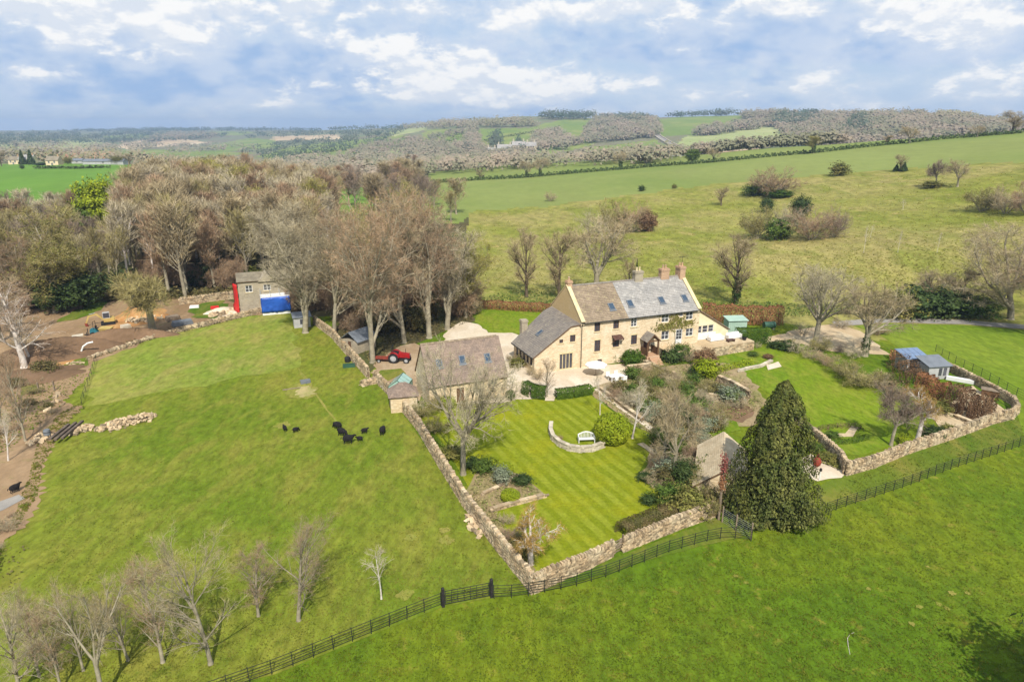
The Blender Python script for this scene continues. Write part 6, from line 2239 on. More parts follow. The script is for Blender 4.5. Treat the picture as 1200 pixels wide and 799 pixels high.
    mb.add([(.1, a, c) for a, c in pr] + [(L - .1, a, c) for a, c in pr], [(4, 3, 2, 1, 0), (5, 6, 7, 8, 9)] + [(i, (i + 1) % 5, (i + 1) % 5 + 5, i + 5) for i in range(5)])
    mb.build('wall', M['barn_stone'], B)
    mb = MB()
    tile_roof(mb, (L + .1, 2.3, 1.3), (-.1, 2.3, 1.3), (L + .1, 0, 3.08), (-.1, 0, 3.08), .2, .28, seed=81)
    tile_roof(mb, (-.1, -2.3, 1.3), (L + .1, -2.3, 1.3), (-.1, 0, 3.08), (L + .1, 0, 3.08), .2, .28, seed=82)
    o = mb.build('roof_tiles', [M['tile_hut'], M['timber']], B)
    o['kind'] = 'stuff'


outbuildings()


def far_houses():
    # mansion in the trees
    c = P(590, 182, 800)
    b = c.z
    B = thing('mansion', 'large cream mansion with grey roofs among trees in the far valley', 'house', (c.x - 8, c.y, b), .1)
    for (x, y, L, W, E, R, wl) in ((0, 0, 20, 12, 9, 14, 'cream'), (21, 6, 18, 12, 13, 18, 'pale_stone'), (40, 2, 14, 13, 12, 17, 'cream'), (-14, 6, 13, 10, 6, 10, 'trim')):
        w = MB()
        pr = []
        cols = max(2, int(L / 4))
        holes = [(2 + k * (L - 3) / cols, 3.4 + k * (L - 3) / cols, z, z + 2.2) for k in range(cols) for z in ([1.5, 5.5] if E < 10 else [1.5, 5.5, 9.2])]
        wall_poly(w, [(x, -6), (x + L, -6), (x + L, E), (x, E)], [(x + a, x + c2, d, e) for a, c2, d, e in holes], y, .5)
        w.box(x + .5, x + L - .5, y + W - .5, y + W, -6, E)
        for xx in (x, x + L - .5):
            q = [(y + .5, -6), (y + W, -6), (y + W, E), (y + W / 2, R), (y, E), (y + .5, E - .2)]
            n = len(q)
            w.add([(xx, a, d) for a, d in q] + [(xx + .5, a, d) for a, d in q], [tuple(range(n)), tuple(range(n, 2 * n))[::-1]] + [((i + 1) % n, i, i + n, (i + 1) % n + n) for i in range(n)])
        w.build('wall', M[wl], B)
        r = MB()
        sl = (R - E) / (W / 2)
        tile_roof(r, (x - .5, y - .6, E - .6 * sl + .2), (x + L + .5, y - .6, E - .6 * sl + .2), (x - .5, y + W / 2, R + .2), (x + L + .5, y + W / 2, R + .2), 1.2, 3, seed=3)
        tile_roof(r, (x + L + .5, y + W + .6, E - .6 * sl + .2), (x - .5, y + W + .6, E - .6 * sl + .2), (x + L + .5, y + W / 2, R + .2), (x - .5, y + W / 2, R + .2), 1.2, 3, seed=4)
        ro = r.build('roof', [M['tile_grey'], M['timber']], B)
        for k in range(2):
            chimney(ro, x + 2 + k * (L - 4), y + W / 2, R - 1, R + 3, 1.6, 1.2, 'pale_stone', 2)
        for a, c2, d, e in holes:
            g = MB()
            g.box(x + a, x + c2, y + .3, y + .4, d, e)
            g.build('window', M['glass'], B)
    # hamlet beyond the green field at the left
    spec = [(22, 193, 600, 10, 6, 3.6, 6.6, 'cream', 'tile_grey', 'pale farmhouse with a grey roof beside dark conifers across the green field'),
            (54, 194, 600, 8, 6, 3.2, 5.8, 'house_stone', 'tile_cot', 'cream house right of the dark conifers across the green field'),
            (10, 193, 600, 7, 6, 3.2, 5.6, 'house_stone', 'tile_cot', 'small cream house at the left end of the hamlet')]
    for (px, py, dm, L, W, E, R, wl, tl, lab) in spec:
        p = P(px, py, 480)
        small_house('farmhouse', lab, 'house', (p.x, p.y, p.z), .05, L, W, E, R, wl, tl, wins=[(L * .25, E * .65, 1.2, 1.4), (L * .7, E * .65, 1.2, 1.4), (L * .5, E * .25, 1.2, 1.6)], chim=[(L - 1, W / 2, 1.2, 'brick')], course=1.2, tw=2.5)
    for (px, py, L, lab) in ((97, 193, 26, 'long low farm shed with a pale roof beyond the green field'), (84, 192, 7, 'small pale shed at the left end of the long farm shed')):
        p = P(px, py, 480)
        small_house('farm_shed', lab, 'shed', (p.x, p.y, p.z), .05, L, 7, 2.0, 3.4, 'shed_grey', 'slate_metal', wins=[(L * .5, 1.2, 1.5, 1.2)], course=1.5, tw=3)
    for (px, pt, w, lab) in ((27, 176, 9, 'left of two dark conifers beside the pale farmhouse'), (37, 176, 10, 'right of two dark conifers beside the pale farmhouse')):
        tree(px, 193, pt, 'fir', lab, 'conifer_tree', w=w, dmin=480)
    for k, (px, py, pt, w, key, lab) in enumerate([(67, 193, 182, 8, 'tree_mid', 'round green tree left of the long farm shed'), (80, 193, 182, 10, 'tree_olive', 'olive tree between the hamlet and the long farm shed'),
                                                  (48, 194, 190, 14, 'shrub_dark', 'dark hedge bush in front of the hamlet'), (2, 195, 176, 14, 'mid_b', 'bare tree at the left edge beyond the green field'),
                                                  (138, 193, 180, 16, 'tree_olive', 'olive tree at the right end of the long farm shed'), (152, 193, 180, 16, 'mid_b', 'bare tree right of the olive tree beyond the field'),
                                                  (26, 198, 192, 5, 'shrub_dark', 'small dark bush standing alone in the green field')]):
        tree(px, py, pt, key, lab, 'tree' if 'bush' not in lab else 'bush', w=w, dmin=400, cat='tree' if 'bush' not in lab else 'bush')


far_houses()


# ------------------------------------------------------------------ dry stone walls
def dry_wall(name, label, line, h, th=.45, seed=1, mat='wall_stone', world=False, cope=True, course=.135, slen=.3, z0=0.0, rough=1.0, cat='wall', lab_z=None):
    rng = random.Random(seed)
    pts = [Vector((a, b, 0)) for a, b in line] if world else [P(a, b) for a, b in line]
    h = [v * .82 for v in h] if hasattr(h, '__len__') else h
    root = thing(name, label, cat, (pts[0].x, pts[0].y, z0))
    o = pts[0].copy()
    o.z = 0
    core, st = MB(), MB()
    for i in range(len(pts) - 1):
        a, b = pts[i] - o, pts[i + 1] - o
        a.z = b.z = 0
        L = (b - a).length
        d = (b - a) / L
        n = Vector((-d.y, d.x, 0))
        ha = h[i] if hasattr(h, '__len__') else h
        hb = h[i + 1] if hasattr(h, '__len__') else h
        k = th / 2 - .07
        up = Vector((0, 0, 1))
        core.hexa([a - n * k - up * .2, b - n * k - up * .2, b + n * k - up * .2, a + n * k - up * .2,
                   a - n * k * .8 + up * (ha - .05), b - n * k * .8 + up * (hb - .05), b + n * k * .8 + up * (hb - .05), a + n * k * .8 + up * (ha - .05)])
        hm = max(ha, hb)
        nc = max(1, int(hm / course))
        for s in (-1, 1):
            for c in range(nc):
                x = -rng.random() * .2 - th * .4
                while x < L + th * .4:
                    w = slen * rng.uniform(.55, 1.5)
                    xm = min(max(x + w / 2, 0), L)
                    hh = ha + (hb - ha) * xm / L
                    z = c * hh / nc
                    ch = hh / nc
                    y1 = th / 2 * (1 - .18 * c / nc) + rng.uniform(-.02, .035) * rough
                    y0 = y1 - .14
                    z1 = z + ch * rng.uniform(.82, .99)
                    j = lambda: rng.uniform(-.018, .018) * rough
                    q = []
                    for zz in (z + ch * .02 - (.1 if c == 0 else 0), z1):
                        for xx, yy in ((x, y0), (x + w - .025, y0), (x + w - .025, y1), (x, y1)):
                            q.append(a + d * (xx + j()) + n * s * (yy + j()) + up * (zz + j()))
                    if s > 0:
                        st.add(q, [(4, 5, 6, 7), (3, 2, 6, 7)[::-1], (0, 3, 7, 4)[::-1], (1, 2, 6, 5)], 0, rng.random())
                    else:
                        st.add(q, [(7, 6, 5, 4), (3, 2, 6, 7), (0, 3, 7, 4), (1, 2, 6, 5)[::-1]], 0, rng.random())
                    x += w
        if cope:
            x = -th * .3
            while x < L + th * .3:
                w = rng.uniform(.09, .2) * rough
                xm = min(max(x + w / 2, 0), L)
                hh = ha + (hb - ha) * xm / L
                e = rng.uniform(.1, .26) * (.6 + .4 * rough)
                hw = th * rng.uniform(.36, .5)
                off = rng.uniform(-.05, .05)
                lean = rng.uniform(-.06, .06)
                q = []
                for zz, sh, kk in ((hh - .06, 0, 1), (hh + e, lean, .8)):
                    for xx, yy in ((x, -hw), (x + w - .015, -hw), (x + w - .015, hw), (x, hw)):
                        q.append(a + d * (xx + sh + rng.uniform(-.02, .02)) + n * (yy * kk + off) + up * (zz + rng.uniform(-.02, .02)))
                st.hexa(q, 0, rng.random())
                x += w
        else:
            x = 0
            while x < L:
                w = min(rng.uniform(.5, .9), L - x)
                hh = ha + (hb - ha) * (x + w / 2) / L
                hw = th / 2 + .05
                st.hexa([a + d * xx + n * yy + up * zz for zz in (hh - .02, hh + .08) for xx, yy in ((x, -hw), (x + w - .015, -hw), (x + w - .015, hw), (x, hw))], 0, rng.random())
                x += max(w, .05)
    core.build('core', M['wall_core'], root)
    s = st.build('stones', M[mat], root)
    s['kind'] = 'stuff'
    return root


dry_wall('stone_wall', 'dry stone wall between the paddock and the tractor yard', [(369, 380), (390, 396), (410, 419), (431, 442)], [1.5, 1.6, 1.7, 1.7], .42, 1)
dry_wall('stone_wall', 'long dry stone wall down the left side of the garden beside the paddock', [(440, 446), (456, 462), (474, 483), (491, 504), (516, 546), (545, 593), (581, 640), (623, 692)], [1.5, 1.5, 1.5, 1.6, 1.6, 1.6, 1.65, 1.7], .45, 2)
dry_wall('stone_wall', 'dry stone wall along the bottom of the garden left of the small gate', [(627, 693), (660, 678), (690, 665), (715, 652)], [1.65, 1.6, 1.5, 1.4], .42, 3)
dry_wall('stone_wall', 'dry stone wall along the bottom of the garden between the small gate and the pole', [(731, 645), (760, 633), (795, 619), (836, 605)], [1.35, 1.35, 1.4, 1.5], .42, 4)
dry_wall('stone_wall', 'dry stone wall round the right-hand garden with a rounded far corner', [(992, 556), (1022, 548), (1060, 532), (1120, 512), (1163, 496), (1184, 491), (1191, 485), (1186, 474), (1150, 454), (1126, 442), (1100, 429)], [1.5, 1.4, 1.3, 1.3, 1.3, 1.3, 1.3, 1.2, 1.2, 1.2, 1.2], .42, 5)
dry_wall('retaining_wall', 'low retaining wall stepping down the slope beside the conifer', [(908, 480), (932, 494), (960, 516), (984, 540), (990, 553)], [.6, .7, .9, 1.2, 1.4], .45, 6)
dry_wall('retaining_wall', 'retaining wall below the side lawn left of the conifer', [(842, 448), (858, 456), (876, 467)], [1.1, 1.3, 1.3], .4, 7, cope=False)
dry_wall('retaining_wall', 'short retaining wall of the kitchen garden bed below the yellow shrub', [(830, 468), (850, 471), (872, 474)], [.9, .9, .9], .4, 8, cope=False)
dry_wall('curved_wall', 'low pale curved stone wall round the garden bench', [(646, 500), (645, 508), (648, 516), (656, 523), (667, 528), (680, 530), (694, 529), (705, 525)], .62, .32, 9, 'pale_stone', cope=False, course=.15, slen=.3, rough=.5)
dry_wall('bed_edging', 'pale stone edging at the front of the corner flower bed', [(578, 599), (598, 593), (618, 588), (637, 583)], .32, .3, 10, 'wall_stone', cope=False, rough=.6)
dry_wall('bed_edging', 'broken stone edging at the back of the corner flower bed', [(566, 580), (584, 572), (606, 558)], .22, .25, 11, 'wall_stone', cope=False, rough=.8)
dry_wall('boundary_wall', 'low tumbled stone wall between the paddock and the building site', [(104, 421), (128, 413), (150, 407), (170, 399), (190, 393), (214, 388), (236, 383), (260, 377), (283, 372), (306, 367), (334, 363)], [.2, .3, .4, .3, .4, .55, .6, .75, .9, 1.0, 1.0], .5, 12, rough=1.8)
dry_wall('stone_wall', 'stone wall at the back of the building site left of the cottage', [(212, 357), (232, 355), (252, 353), (274, 350)], [1.4, 1.5, 1.7, 1.6], .45, 13)
dry_wall('stone_wall', 'short rough stone wall end jutting into the paddock by the greenhouse', [(426, 452), (439, 449)], .6, .7, 14)
dry_wall('retaining_wall', 'low white stone edging along the upper lawn', [(866, 436), (876, 433), (892, 430), (904, 424)], .28, .35, 15, 'pale_stone', cope=False, rough=.8)
dry_wall('terrace_wall', 'curved stone wall below the kitchen terrace beside the white furniture', [(748, 428), (760, 431), (772, 438), (790, 444)], .9, .4, 16, cope=False)
dry_wall('terrace_wall', 'pale stone wall edging the patio above the clipped dome', [(704, 458), (720, 470), (738, 484), (752, 494)], .45, .35, 17, cope=False)
dry_wall('terrace_wall', 'stone wall behind the shrubs under the porch', [(735, 438), (752, 436), (764, 434)], 1.1, .4, 18, cope=False)

# raised terrace in front of the sunroom
def terrace():
    pts = [loc_h(12.6, -2.6), loc_h(19, -2.9), loc_h(27.2, -2.6), loc_h(27.4, 1.4), loc_h(25.2, 1.0), loc_h(19.2, .98), loc_h(19.2, -.02), loc_h(12.6, -.02)]
    t = thing('terrace', 'raised stone terrace in front of the white sunroom', 'terrace', (pts[0].x, pts[0].y, 0))
    o = pts[0]
    top = MB()
    vs = [(p.x - o.x, p.y - o.y, 1.3) for p in pts] + [(p.x - o.x, p.y - o.y, 1.38) for p in pts]
    n = len(pts)
    top.add(vs, [tuple(range(n, 2 * n)), tuple(range(n))[::-1]] + [(i, (i + 1) % n, (i + 1) % n + n, i + n) for i in range(n)])
    top.build('paving', M['gravel2'], t)
    b = MB()
    ins = [(p.x - o.x, p.y - o.y) for p in pts]
    cx, cy = sum(p[0] for p in ins) / n, sum(p[1] for p in ins) / n
    ins = [(cx + (a - cx) * .985, cy + (c - cy) * .97) for a, c in ins]
    b.add([(a, c, -.2) for a, c in ins] + [(a, c, 1.296) for a, c in ins], [(i, (i + 1) % n, (i + 1) % n + n, i + n) for i in range(n)])
    b.build('fill', M['wall_core'], t)
    f = MB()
    rng = random.Random(8)
    for k in range(3):
        a, c = pts[k] - o, pts[k + 1] - o
        a.z = c.z = 0
        L = (c - a).length
        d = (c - a) / L
        nn = Vector((d.y, -d.x, 0))
        for r in range(8):
            x = 0
            while x < L:
                w = min(rng.uniform(.25, .6), L - x)
                out = .04 + rng.uniform(-.02, .03)
                q = [a + d * xx + nn * yy + Vector((0, 0, zz)) for zz in (r * .162, r * .162 + .15) for xx, yy in ((x, -.12), (x + w - .02, -.12), (x + w - .02, out), (x, out))]
                q = [q[3], q[2], q[1], q[0], q[7], q[6], q[5], q[4]]
                f.hexa(q, 0, rng.random())
                x += max(w, .05)
    s = f.build('stones', M['wall_stone'], t)
    s['kind'] = 'stuff'


terrace()


# ------------------------------------------------------------------ estate railing and gates
def railing(name, label, line, step=1.2, h=1.12, seed=1, rails=5):
    rng = random.Random(seed)
    pts = [P(a, b) for a, b in line]
    o = pts[0].copy()
    root = thing(name, label, 'fence', tuple(o))
    cum = [0]
    for i in range(len(pts) - 1):
        cum.append(cum[-1] + (pts[i + 1] - pts[i]).length)

    def at(s):
        for i in range(len(pts) - 1):
            if s <= cum[i + 1] or i == len(pts) - 2:
                return pts[i].lerp(pts[i + 1], (s - cum[i]) / (cum[i + 1] - cum[i])) - o
    n = int(cum[-1] / step)
    m = MB()
    m.box(-.022, .022, -.022, .022, -.3, h)
    m.box(-.05, .05, -.014, .014, -.28, -.0)
    pm = m.mesh('post', M['dark_metal'])
    st = [at(cum[-1] * k / n) for k in range(n + 1)]
    for k, q in enumerate(st):
        e = link('post', pm, root, (q.x, q.y, rng.uniform(-.04, .02)), math.atan2(pts[-1].y - pts[0].y, pts[-1].x - pts[0].x))
        e.rotation_euler.x = rng.uniform(-.02, .02)
        e.rotation_euler.y = rng.uniform(-.03, .03)
    for r in range(rails):
        z = .2 + (h - .28) * r / (rails - 1)
        mb = MB()
        for k in range(n):
            a, b = st[k].copy(), st[k + 1].copy()
            a.z, b.z = z, z
            mb.bar(a, b, .018 if r < rails - 1 else .026, .03)
        mb.build('rail', M['dark_metal'], root)
    return root


railing('estate_fence', 'dark metal railing running from the field gate to the lower left edge', [(120, 866), (240, 818), (322, 789), (388, 762), (432, 744), (491, 720), (517, 710)], seed=1)
railing('estate_fence', 'dark metal railing from the field gate past the garden wall to the conifer', [(579, 701), (607, 700), (651, 692), (677, 686), (714, 675), (749, 661), (782, 648), (816, 638), (839, 632), (862, 631), (880, 634)], seed=2)
railing('estate_fence', 'dark metal railing running right from the conifer to the right edge', [(968, 602), (1002, 590), (1060, 571), (1120, 548), (1200, 522), (1290, 492), (1380, 462)], seed=3)
railing('field_fence', 'thin wire-like railing outside the wall of the right-hand garden', [(1096, 412), (1120, 426), (1150, 441), (1180, 458), (1210, 474), (1260, 498)], step=1.7, h=1.1, seed=4, rails=4)
railing('paddock_fence', 'old low fence on the rough strip beside the bare soil', [(113, 422), (108, 438), (102, 456), (96, 474)], step=2.0, h=.9, seed=5, rails=3)


def field_gate():
    a, b = P(519.5, 710.5), P(576, 699.5)
    d = b - a
    L = d.length
    g = thing('field_gate', 'wide dark metal field gate between two stout black posts', 'gate', tuple(a), math.atan2(d.y, d.x))
    for x in (0, L):
        m = MB()
        m.box(x - .1, x + .1, -.1, .1, -.3, 1.45)
        m.hexa([(x - .1, -.1, 1.45), (x + .1, -.1, 1.45), (x + .1, .1, 1.45), (x - .1, .1, 1.45), (x - .03, -.03, 1.54), (x + .03, -.03, 1.54), (x + .03, .03, 1.54), (x - .03, .03, 1.54)])
        m.build('gate_post', M['black_timber'], g)
    x0, x1 = .16, L - .16
    for k in range(6):
        m = MB()
        z = .2 + k * .2
        m.bar((x0, 0, z), (x1, 0, z), .03, .04)
        m.build('bar', M['dark_metal'], g)
    for x in (x0, x1):
        m = MB()
        m.bar((x, 0, .15), (x, 0, 1.26), .04, .05)
        m.build('stile', M['dark_metal'], g)
    for k in range(1, 7):
        m = MB()
        x = x0 + (x1 - x0) * k / 7
        m.bar((x, .03, .2), (x, .03, 1.2), .025)
        m.build('upright', M['dark_metal'], g)


field_gate()


def garden_gate():
    a, b = P(716.5, 651.5), P(730, 645)
    d = b - a
    L = d.length
    g = thing('garden_gate', 'small weathered wooden gate in the bottom garden wall', 'gate', tuple(a), math.atan2(d.y, d.x))
    for x in (.06, L - .06):
        m = MB()
        m.box(x - .06, x + .06, -.06, .06, -.2, 1.45)
        m.build('gate_post', M['old_timber'], g)
    for k in range(5):
        m = MB()
        m.box(.14, L - .14, -.015, .015, .15 + k * .23, .26 + k * .23)
        m.build('bar', M['old_timber'], g)
    m = MB()
    m.bar((.14, -.03, .18), (L - .14, -.03, 1.15), .06, .03)
    m.build('brace', M['old_timber'], g)


garden_gate()

# ------------------------------------------------------------------ hedges
hedge_line('beech_hedge', [(554, 361), (580, 362), (610, 364), (652, 366)], 1.5, 1.4, 'leaf_beech', 'rust-brown beech hedge behind the back lawn left of the house', n=6000, size=.18, seed=21, lump=.12)
hedge_line('beech_hedge', [(822, 376), (850, 378), (880, 380), (916, 380)], 3.0, 1.5, 'leaf_beech', 'tall rust-brown beech hedge right of the house', n=9000, size=.19, seed=22, lump=.1)
hedge_line('box_hedge', [(615, 460), (624, 465), (640, 467)], 1.55, 1.3, 'leaf_box', 'rounded dark green clipped hedge left of the lawn entrance', n=6500, size=.12, seed=23, lump=.03, taper=.6)
hedge_line('box_hedge', [(651, 467), (670, 465), (692, 461)], 1.15, 1.2, 'leaf_box', 'straight dark green clipped hedge right of the lawn entrance', n=6500, size=.12, seed=24, lump=.02, taper=.4)
hedge_line('yew_hedge', [(861, 402), (880, 402), (901, 402)], 2.3, 1.4, 'leaf_box', 'tall square green hedge beside the pale green shed', n=6000, size=.16, seed=25, lump=.03, taper=.1)
hedge_line('low_hedge', [(842, 436), (860, 431), (882, 426)], .7, .9, 'leaf_lime', 'low bright green hedge along the step in the upper lawn', n=1500, size=.16, seed=26)
hedge_line('lavender_hedge', [(727, 629), (748, 620), (772, 610), (801, 601)], 1.1, 1.5, 'leaf_bramble', 'clipped brown and green hedge inside the bottom garden wall', n=9000, size=.11, seed=27, lump=.05)
hedge_line('beech_hedge', [(1074, 462), (1090, 468), (1108, 474)], 2.6, 1.6, 'leaf_beech', 'light brown beech hedge left of the pair in the right-hand garden', n=6000, size=.15, seed=28)
hedge_line('beech_hedge', [(1112, 478), (1135, 487), (1162, 494)], 2.7, 2.3, 'leaf_beech2', 'long dark brown beech hedge in the right-hand garden corner', n=10000, size=.15, seed=29)
hedge_line('beech_hedge', [(1042, 420), (1058, 422), (1072, 420)], 1.2, 1.2, 'leaf_beech', 'low orange-brown hedge left of the grey sheds', n=900, size=.24, seed=30)
hedge_line('shrub_hedge', [(1050, 430), (1064, 444), (1076, 456)], 1.9, 2.4, 'leaf_beech2', 'brown shrubby hedge below the grey sheds', n=4500, size=.16, seed=31, lump=.35)
hedge_line('low_hedge', [(905, 406), (918, 404), (930, 402)], .6, .6, 'leaf_olive', 'low clipped hedge at the top edge of the side lawn', n=700, size=.16, seed=32)
hedge_line('box_edging', [(975, 520), (996, 519), (1016, 514)], .45, .6, 'leaf_box', 'low box edging round the small parterre', n=900, size=.12, seed=33, lump=.05)
hedge_line('box_edging', [(952, 506), (975, 501), (1004, 500), (1010, 506)], .45, .6, 'leaf_bramble', 'brown low edging at the back of the small parterre', n=900, size=.12, seed=34, lump=.1)
hedge_line('field_hedge', [(505, 215), (563, 211), (620, 208), (700, 201), (760, 196), (830, 191), (900, 184), (960, 179), (1040, 170), (1110, 163), (1200, 156), (1340, 146)], 1.5, 2.2, 'leaf_ivy', 'long low hedge crossing the crop field below the hedge trees', dmin=330, n=7000, size=.9, seed=35, lump=.5)
hedge_line('field_hedge', [(812, 181), (850, 177), (905, 169), (960, 164)], 2.5, 4, 'leaf_ivy', 'dark hedge beside the ploughed strip beyond the crop field', dmin=640, n=1500, size=1.8, seed=36, lump=.4)
hedge_line('field_hedge', [(486, 180), (520, 168), (548, 160)], 4, 6, 'leaf_ivy', 'dark hedge climbing the far hillside left of the mansion', dmin=900, n=500, size=2.6, seed=38, lump=.5)
hedge_line('field_hedge', [(330, 187), (390, 178), (450, 170)], 4, 6, 'leaf_ivy', 'dark hedge between the far fields left of the centre', dmin=900, n=700, size=3.0, seed=39, lump=.5)
hedge_line('field_hedge', [(560, 168), (610, 158), (655, 150)], 3, 5, 'leaf_ivy', 'hedge across the green hillside above the mansion', dmin=900, n=600, size=2.6, seed=40, lump=.5)
hedge_line('field_hedge', [(40, 198), (90, 198), (130, 197)], 1.2, 2, 'leaf_ivy', 'thin dark hedge across the far side of the green field', dmin=420, n=500, size=1.3, seed=37, lump=.4)

# bright farm lane climbing the far hill between walls
def far_lane():
    a, b = P(769, 159, 700), P(794, 174, 700)
    root = thing('farm_lane', 'pale walled farm lane climbing the far hillside', 'lane', (a.x, a.y, a.z))
    d = (b - a)
    n = Vector((-d.y, d.x, 0)).normalized()
    mb = MB()
    K = 14
    L, Rr = [], []
    for k in range(K + 1):
        q = a.lerp(b, k / K)
        for s, lst in ((-1, L), (1, Rr)):
            r = q + n * s * 4.5
            lst.append((r.x - a.x, r.y - a.y, float(hgt(r.x, r.y)) + 1.2 - a.z))
    vs = L + Rr
    mb.add(vs, [(k, k + 1, K + 2 + k, K + 1 + k)[::-1] for k in range(K)])
    mb.build('surface', M['lane'], root)
    for lst in (L, Rr):
        w = MB()
        for k in range(K):
            w.bar(lst[k], lst[k + 1], 1.2, 2.6)
        w.build('verge_wall', M['pale_stone'], root)


far_lane()

# ------------------------------------------------------------------ garden planting
def B_(px, py, h, w, key, label, name='shrub', cat='shrub', group=None):
    return plant(key, P(px, py), h, w, name, label, cat, group, trunk='stems', crown='foliage')


B_(717, 518, 3.3, 3.9, 'lime_dome', 'large clipped yellow-green dome beside the garden bench', 'topiary_dome', 'topiary')
B_(598, 586, 1.05, 1.75, 'lime_dome', 'clipped lime-green dome at the front of the corner flower bed', 'topiary_dome', 'topiary')
B_(592, 556, 1.3, 1.7, 'lime_dome', 'lime-green rounded shrub at the back of the corner flower bed', 'topiary_dome', 'topiary')
B_(598, 468, 1.25, 1.25, 'box_dome', 'small dark clipped ball at the right corner of the barn', 'topiary_dome', 'topiary')
B_(813, 402, 4.6, 1.9, 'box_dome', 'tall narrow green topiary against the right end of the house front', 'topiary_column', 'topiary')
B_(588, 566, 1.9, 1.7, 'shrub_grey', 'silvery white-leaved shrub in the corner flower bed')
B_(566, 553, 1.6, 2.0, 'shrub_mid', 'green shrub at the foot of the bare garden tree')
B_(555, 548, 1.3, 1.8, 'shrub_dark', 'dark low shrub beside the wall under the bare garden tree')
B_(575, 548, 1.2, 1.6, 'shrub_lime', 'yellow-green shrub right of the bare garden tree')
B_(612, 566, 1.0, 1.8, 'shrub_dark', 'grey-green low shrub behind the front lime dome')
B_(602, 632, 1.1, 2.2, 'bush_red', 'reddish low twiggy shrub beside the wall left of the fruit tree')
B_(594, 612, .9, 1.8, 'bush_brown', 'brown low twiggy shrub beside the wall below the flower bed edging')
B_(616, 652, 1.1, 1.9, 'shrub_olive', 'olive shrub in the wall corner under the fruit tree')
B_(606, 642, 1.0, 1.6, 'shrub_bramble', 'bramble-like shrub by the wall left of the orange fruit tree')
B_(512, 480, 1.9, 2.6, 'bush_olive', 'olive twiggy shrub in front of the barn')
B_(524, 478, 1.5, 2.0, 'shrub_lime', 'yellow-green shrub against the front of the barn')
B_(497, 488, 2.0, 3.0, 'bush_olive', 'spreading brown-green shrub beside the outhouse wall')
B_(512, 506, 1.8, 3.0, 'bush_olive', 'spreading twiggy shrub along the garden wall below the barn')
B_(530, 536, 1.6, 2.4, 'shrub_olive', 'olive shrub along the garden wall behind the bare tree trunk')
B_(545, 478, 1.0, 1.7, 'shrub_bramble', 'low brown shrub along the front of the barn')
B_(571, 474, .9, 1.5, 'bush_pale', 'small pale shrub below the barn window')
B_(606, 430, 1.7, 2.2, 'shrub_olive', 'olive shrub between the barn and the house wing')
B_(598, 424, 1.5, 1.6, 'bush_brown', 'bare brown shrub beside the low side wall of the wing')
B_(630, 445, 2.0, 1.7, 'bush_brown', 'upright brown shrub in front of the wing')
B_(622, 440, 1.8, 1.5, 'bush_brown', 'reddish upright shrub at the left of the wing front')
B_(741, 428, 2.3, 3.2, 'shrub_box', 'rounded dark green bush below the porch')
B_(828, 442, 2.7, 3.3, 'shrub_lime', 'bright yellow shrub at the left corner of the side lawn')
B_(826, 431, 3.0, 3.2, 'shrub_beech', 'red-brown leafy shrub behind the bright yellow shrub')
B_(818, 440, 1.8, 2.3, 'shrub_dark', 'dark green shrub left of the bright yellow shrub')
B_(798, 420, 2.5, 3.0, 'shrub_mid', 'grey-green shrub below the garden door')
B_(788, 424, 2.2, 3.0, 'shrub_dark', 'dark green shrub below the right-hand windows')
B_(806, 424, 2.4, 2.4, 'bush_brown', 'bare brown shrub left of the terrace wall')
B_(775, 418, 1.9, 3.0, 'bush_pale', 'pale twiggy shrub right of the porch steps')
B_(812, 412, 1.6, 1.8, 'shrub_olive', 'olive shrub at the foot of the tall narrow topiary')
B_(717, 424, 1.6, 1.2, 'shrub_mid', 'green climber-like shrub left of the front steps')
B_(712, 416, 2.2, 1.1, 'bush_brown', 'bare climbing rose against the front of the house', 'climbing_rose', 'shrub')
B_(760, 590, 1.0, 1.4, 'shrub_dark', 'small dark green shrub at the lawn edge below the planted bank')
B_(755, 562, .9, 1.5, 'shrub_dark', 'low dark shrub on the lawn corner of the planted bank')
B_(770, 570, 1.7, 2.4, 'bush_brown', 'brown twiggy shrub on the planted bank beside the lawn')
B_(785, 590, 2.2, 2.8, 'shrub_mid', 'grey-green shrub at the bottom of the planted bank')
B_(806, 602, 2.9, 3.4, 'shrub_olive', 'large olive shrub beside the stone hut')
B_(822, 604, 2.9, 3.0, 'bush_olive', 'twiggy olive shrub between the hut and the pole')
B_(834, 600, 2.4, 2.0, 'shrub_bramble', 'bramble-like shrub by the pole')
B_(834, 584, 3.0, 3.2, 'bush_pale', 'tall pale twiggy shrub in front of the stone hut')
B_(822, 578, 2.8, 2.8, 'bush_olive', 'tall olive twiggy shrub at the left corner of the stone hut')
B_(812, 556, 2.2, 3.0, 'bush_brown', 'brown twiggy shrub beside the eave of the stone hut')
B_(960, 412, 2.4, 3.6, 'bush_olive', 'olive twiggy bush beside the trunk of the large bare tree')
B_(1000, 420, 2.2, 3.8, 'bush_pale', 'pale twiggy bush at the foot of the ivy-wrapped tree')
B_(985, 384, 2.0, 3.6, 'bush_brown', 'brown bush behind the gravel court beside the lane')
B_(1030, 392, 1.8, 3.4, 'bush_red', 'reddish bush between the gravel court and the lane')
B_(940, 392, 2.2, 3.4, 'bush_pale', 'pale bush at the back of the gravel court')
B_(836, 562, 2.4, 2.8, 'shrub_mid', 'green climber-like shrub against the pale slope of the stone hut')
B_(824, 566, 2.2, 2.6, 'shrub_olive', 'olive shrub at the foot of the stone hut')
B_(776, 520, 2.0, 2.8, 'shrub_mid', 'green shrub at the upper end of the planted bank beside the young tree')
B_(758, 478, 1.8, 2.6, 'shrub_olive', 'olive shrub beside the patio wall on the planted bank')
B_(800, 572, 3.2, 2.4, 'tree_evergreen', 'dark upright evergreen shrub on the planted bank', 'evergreen_shrub')
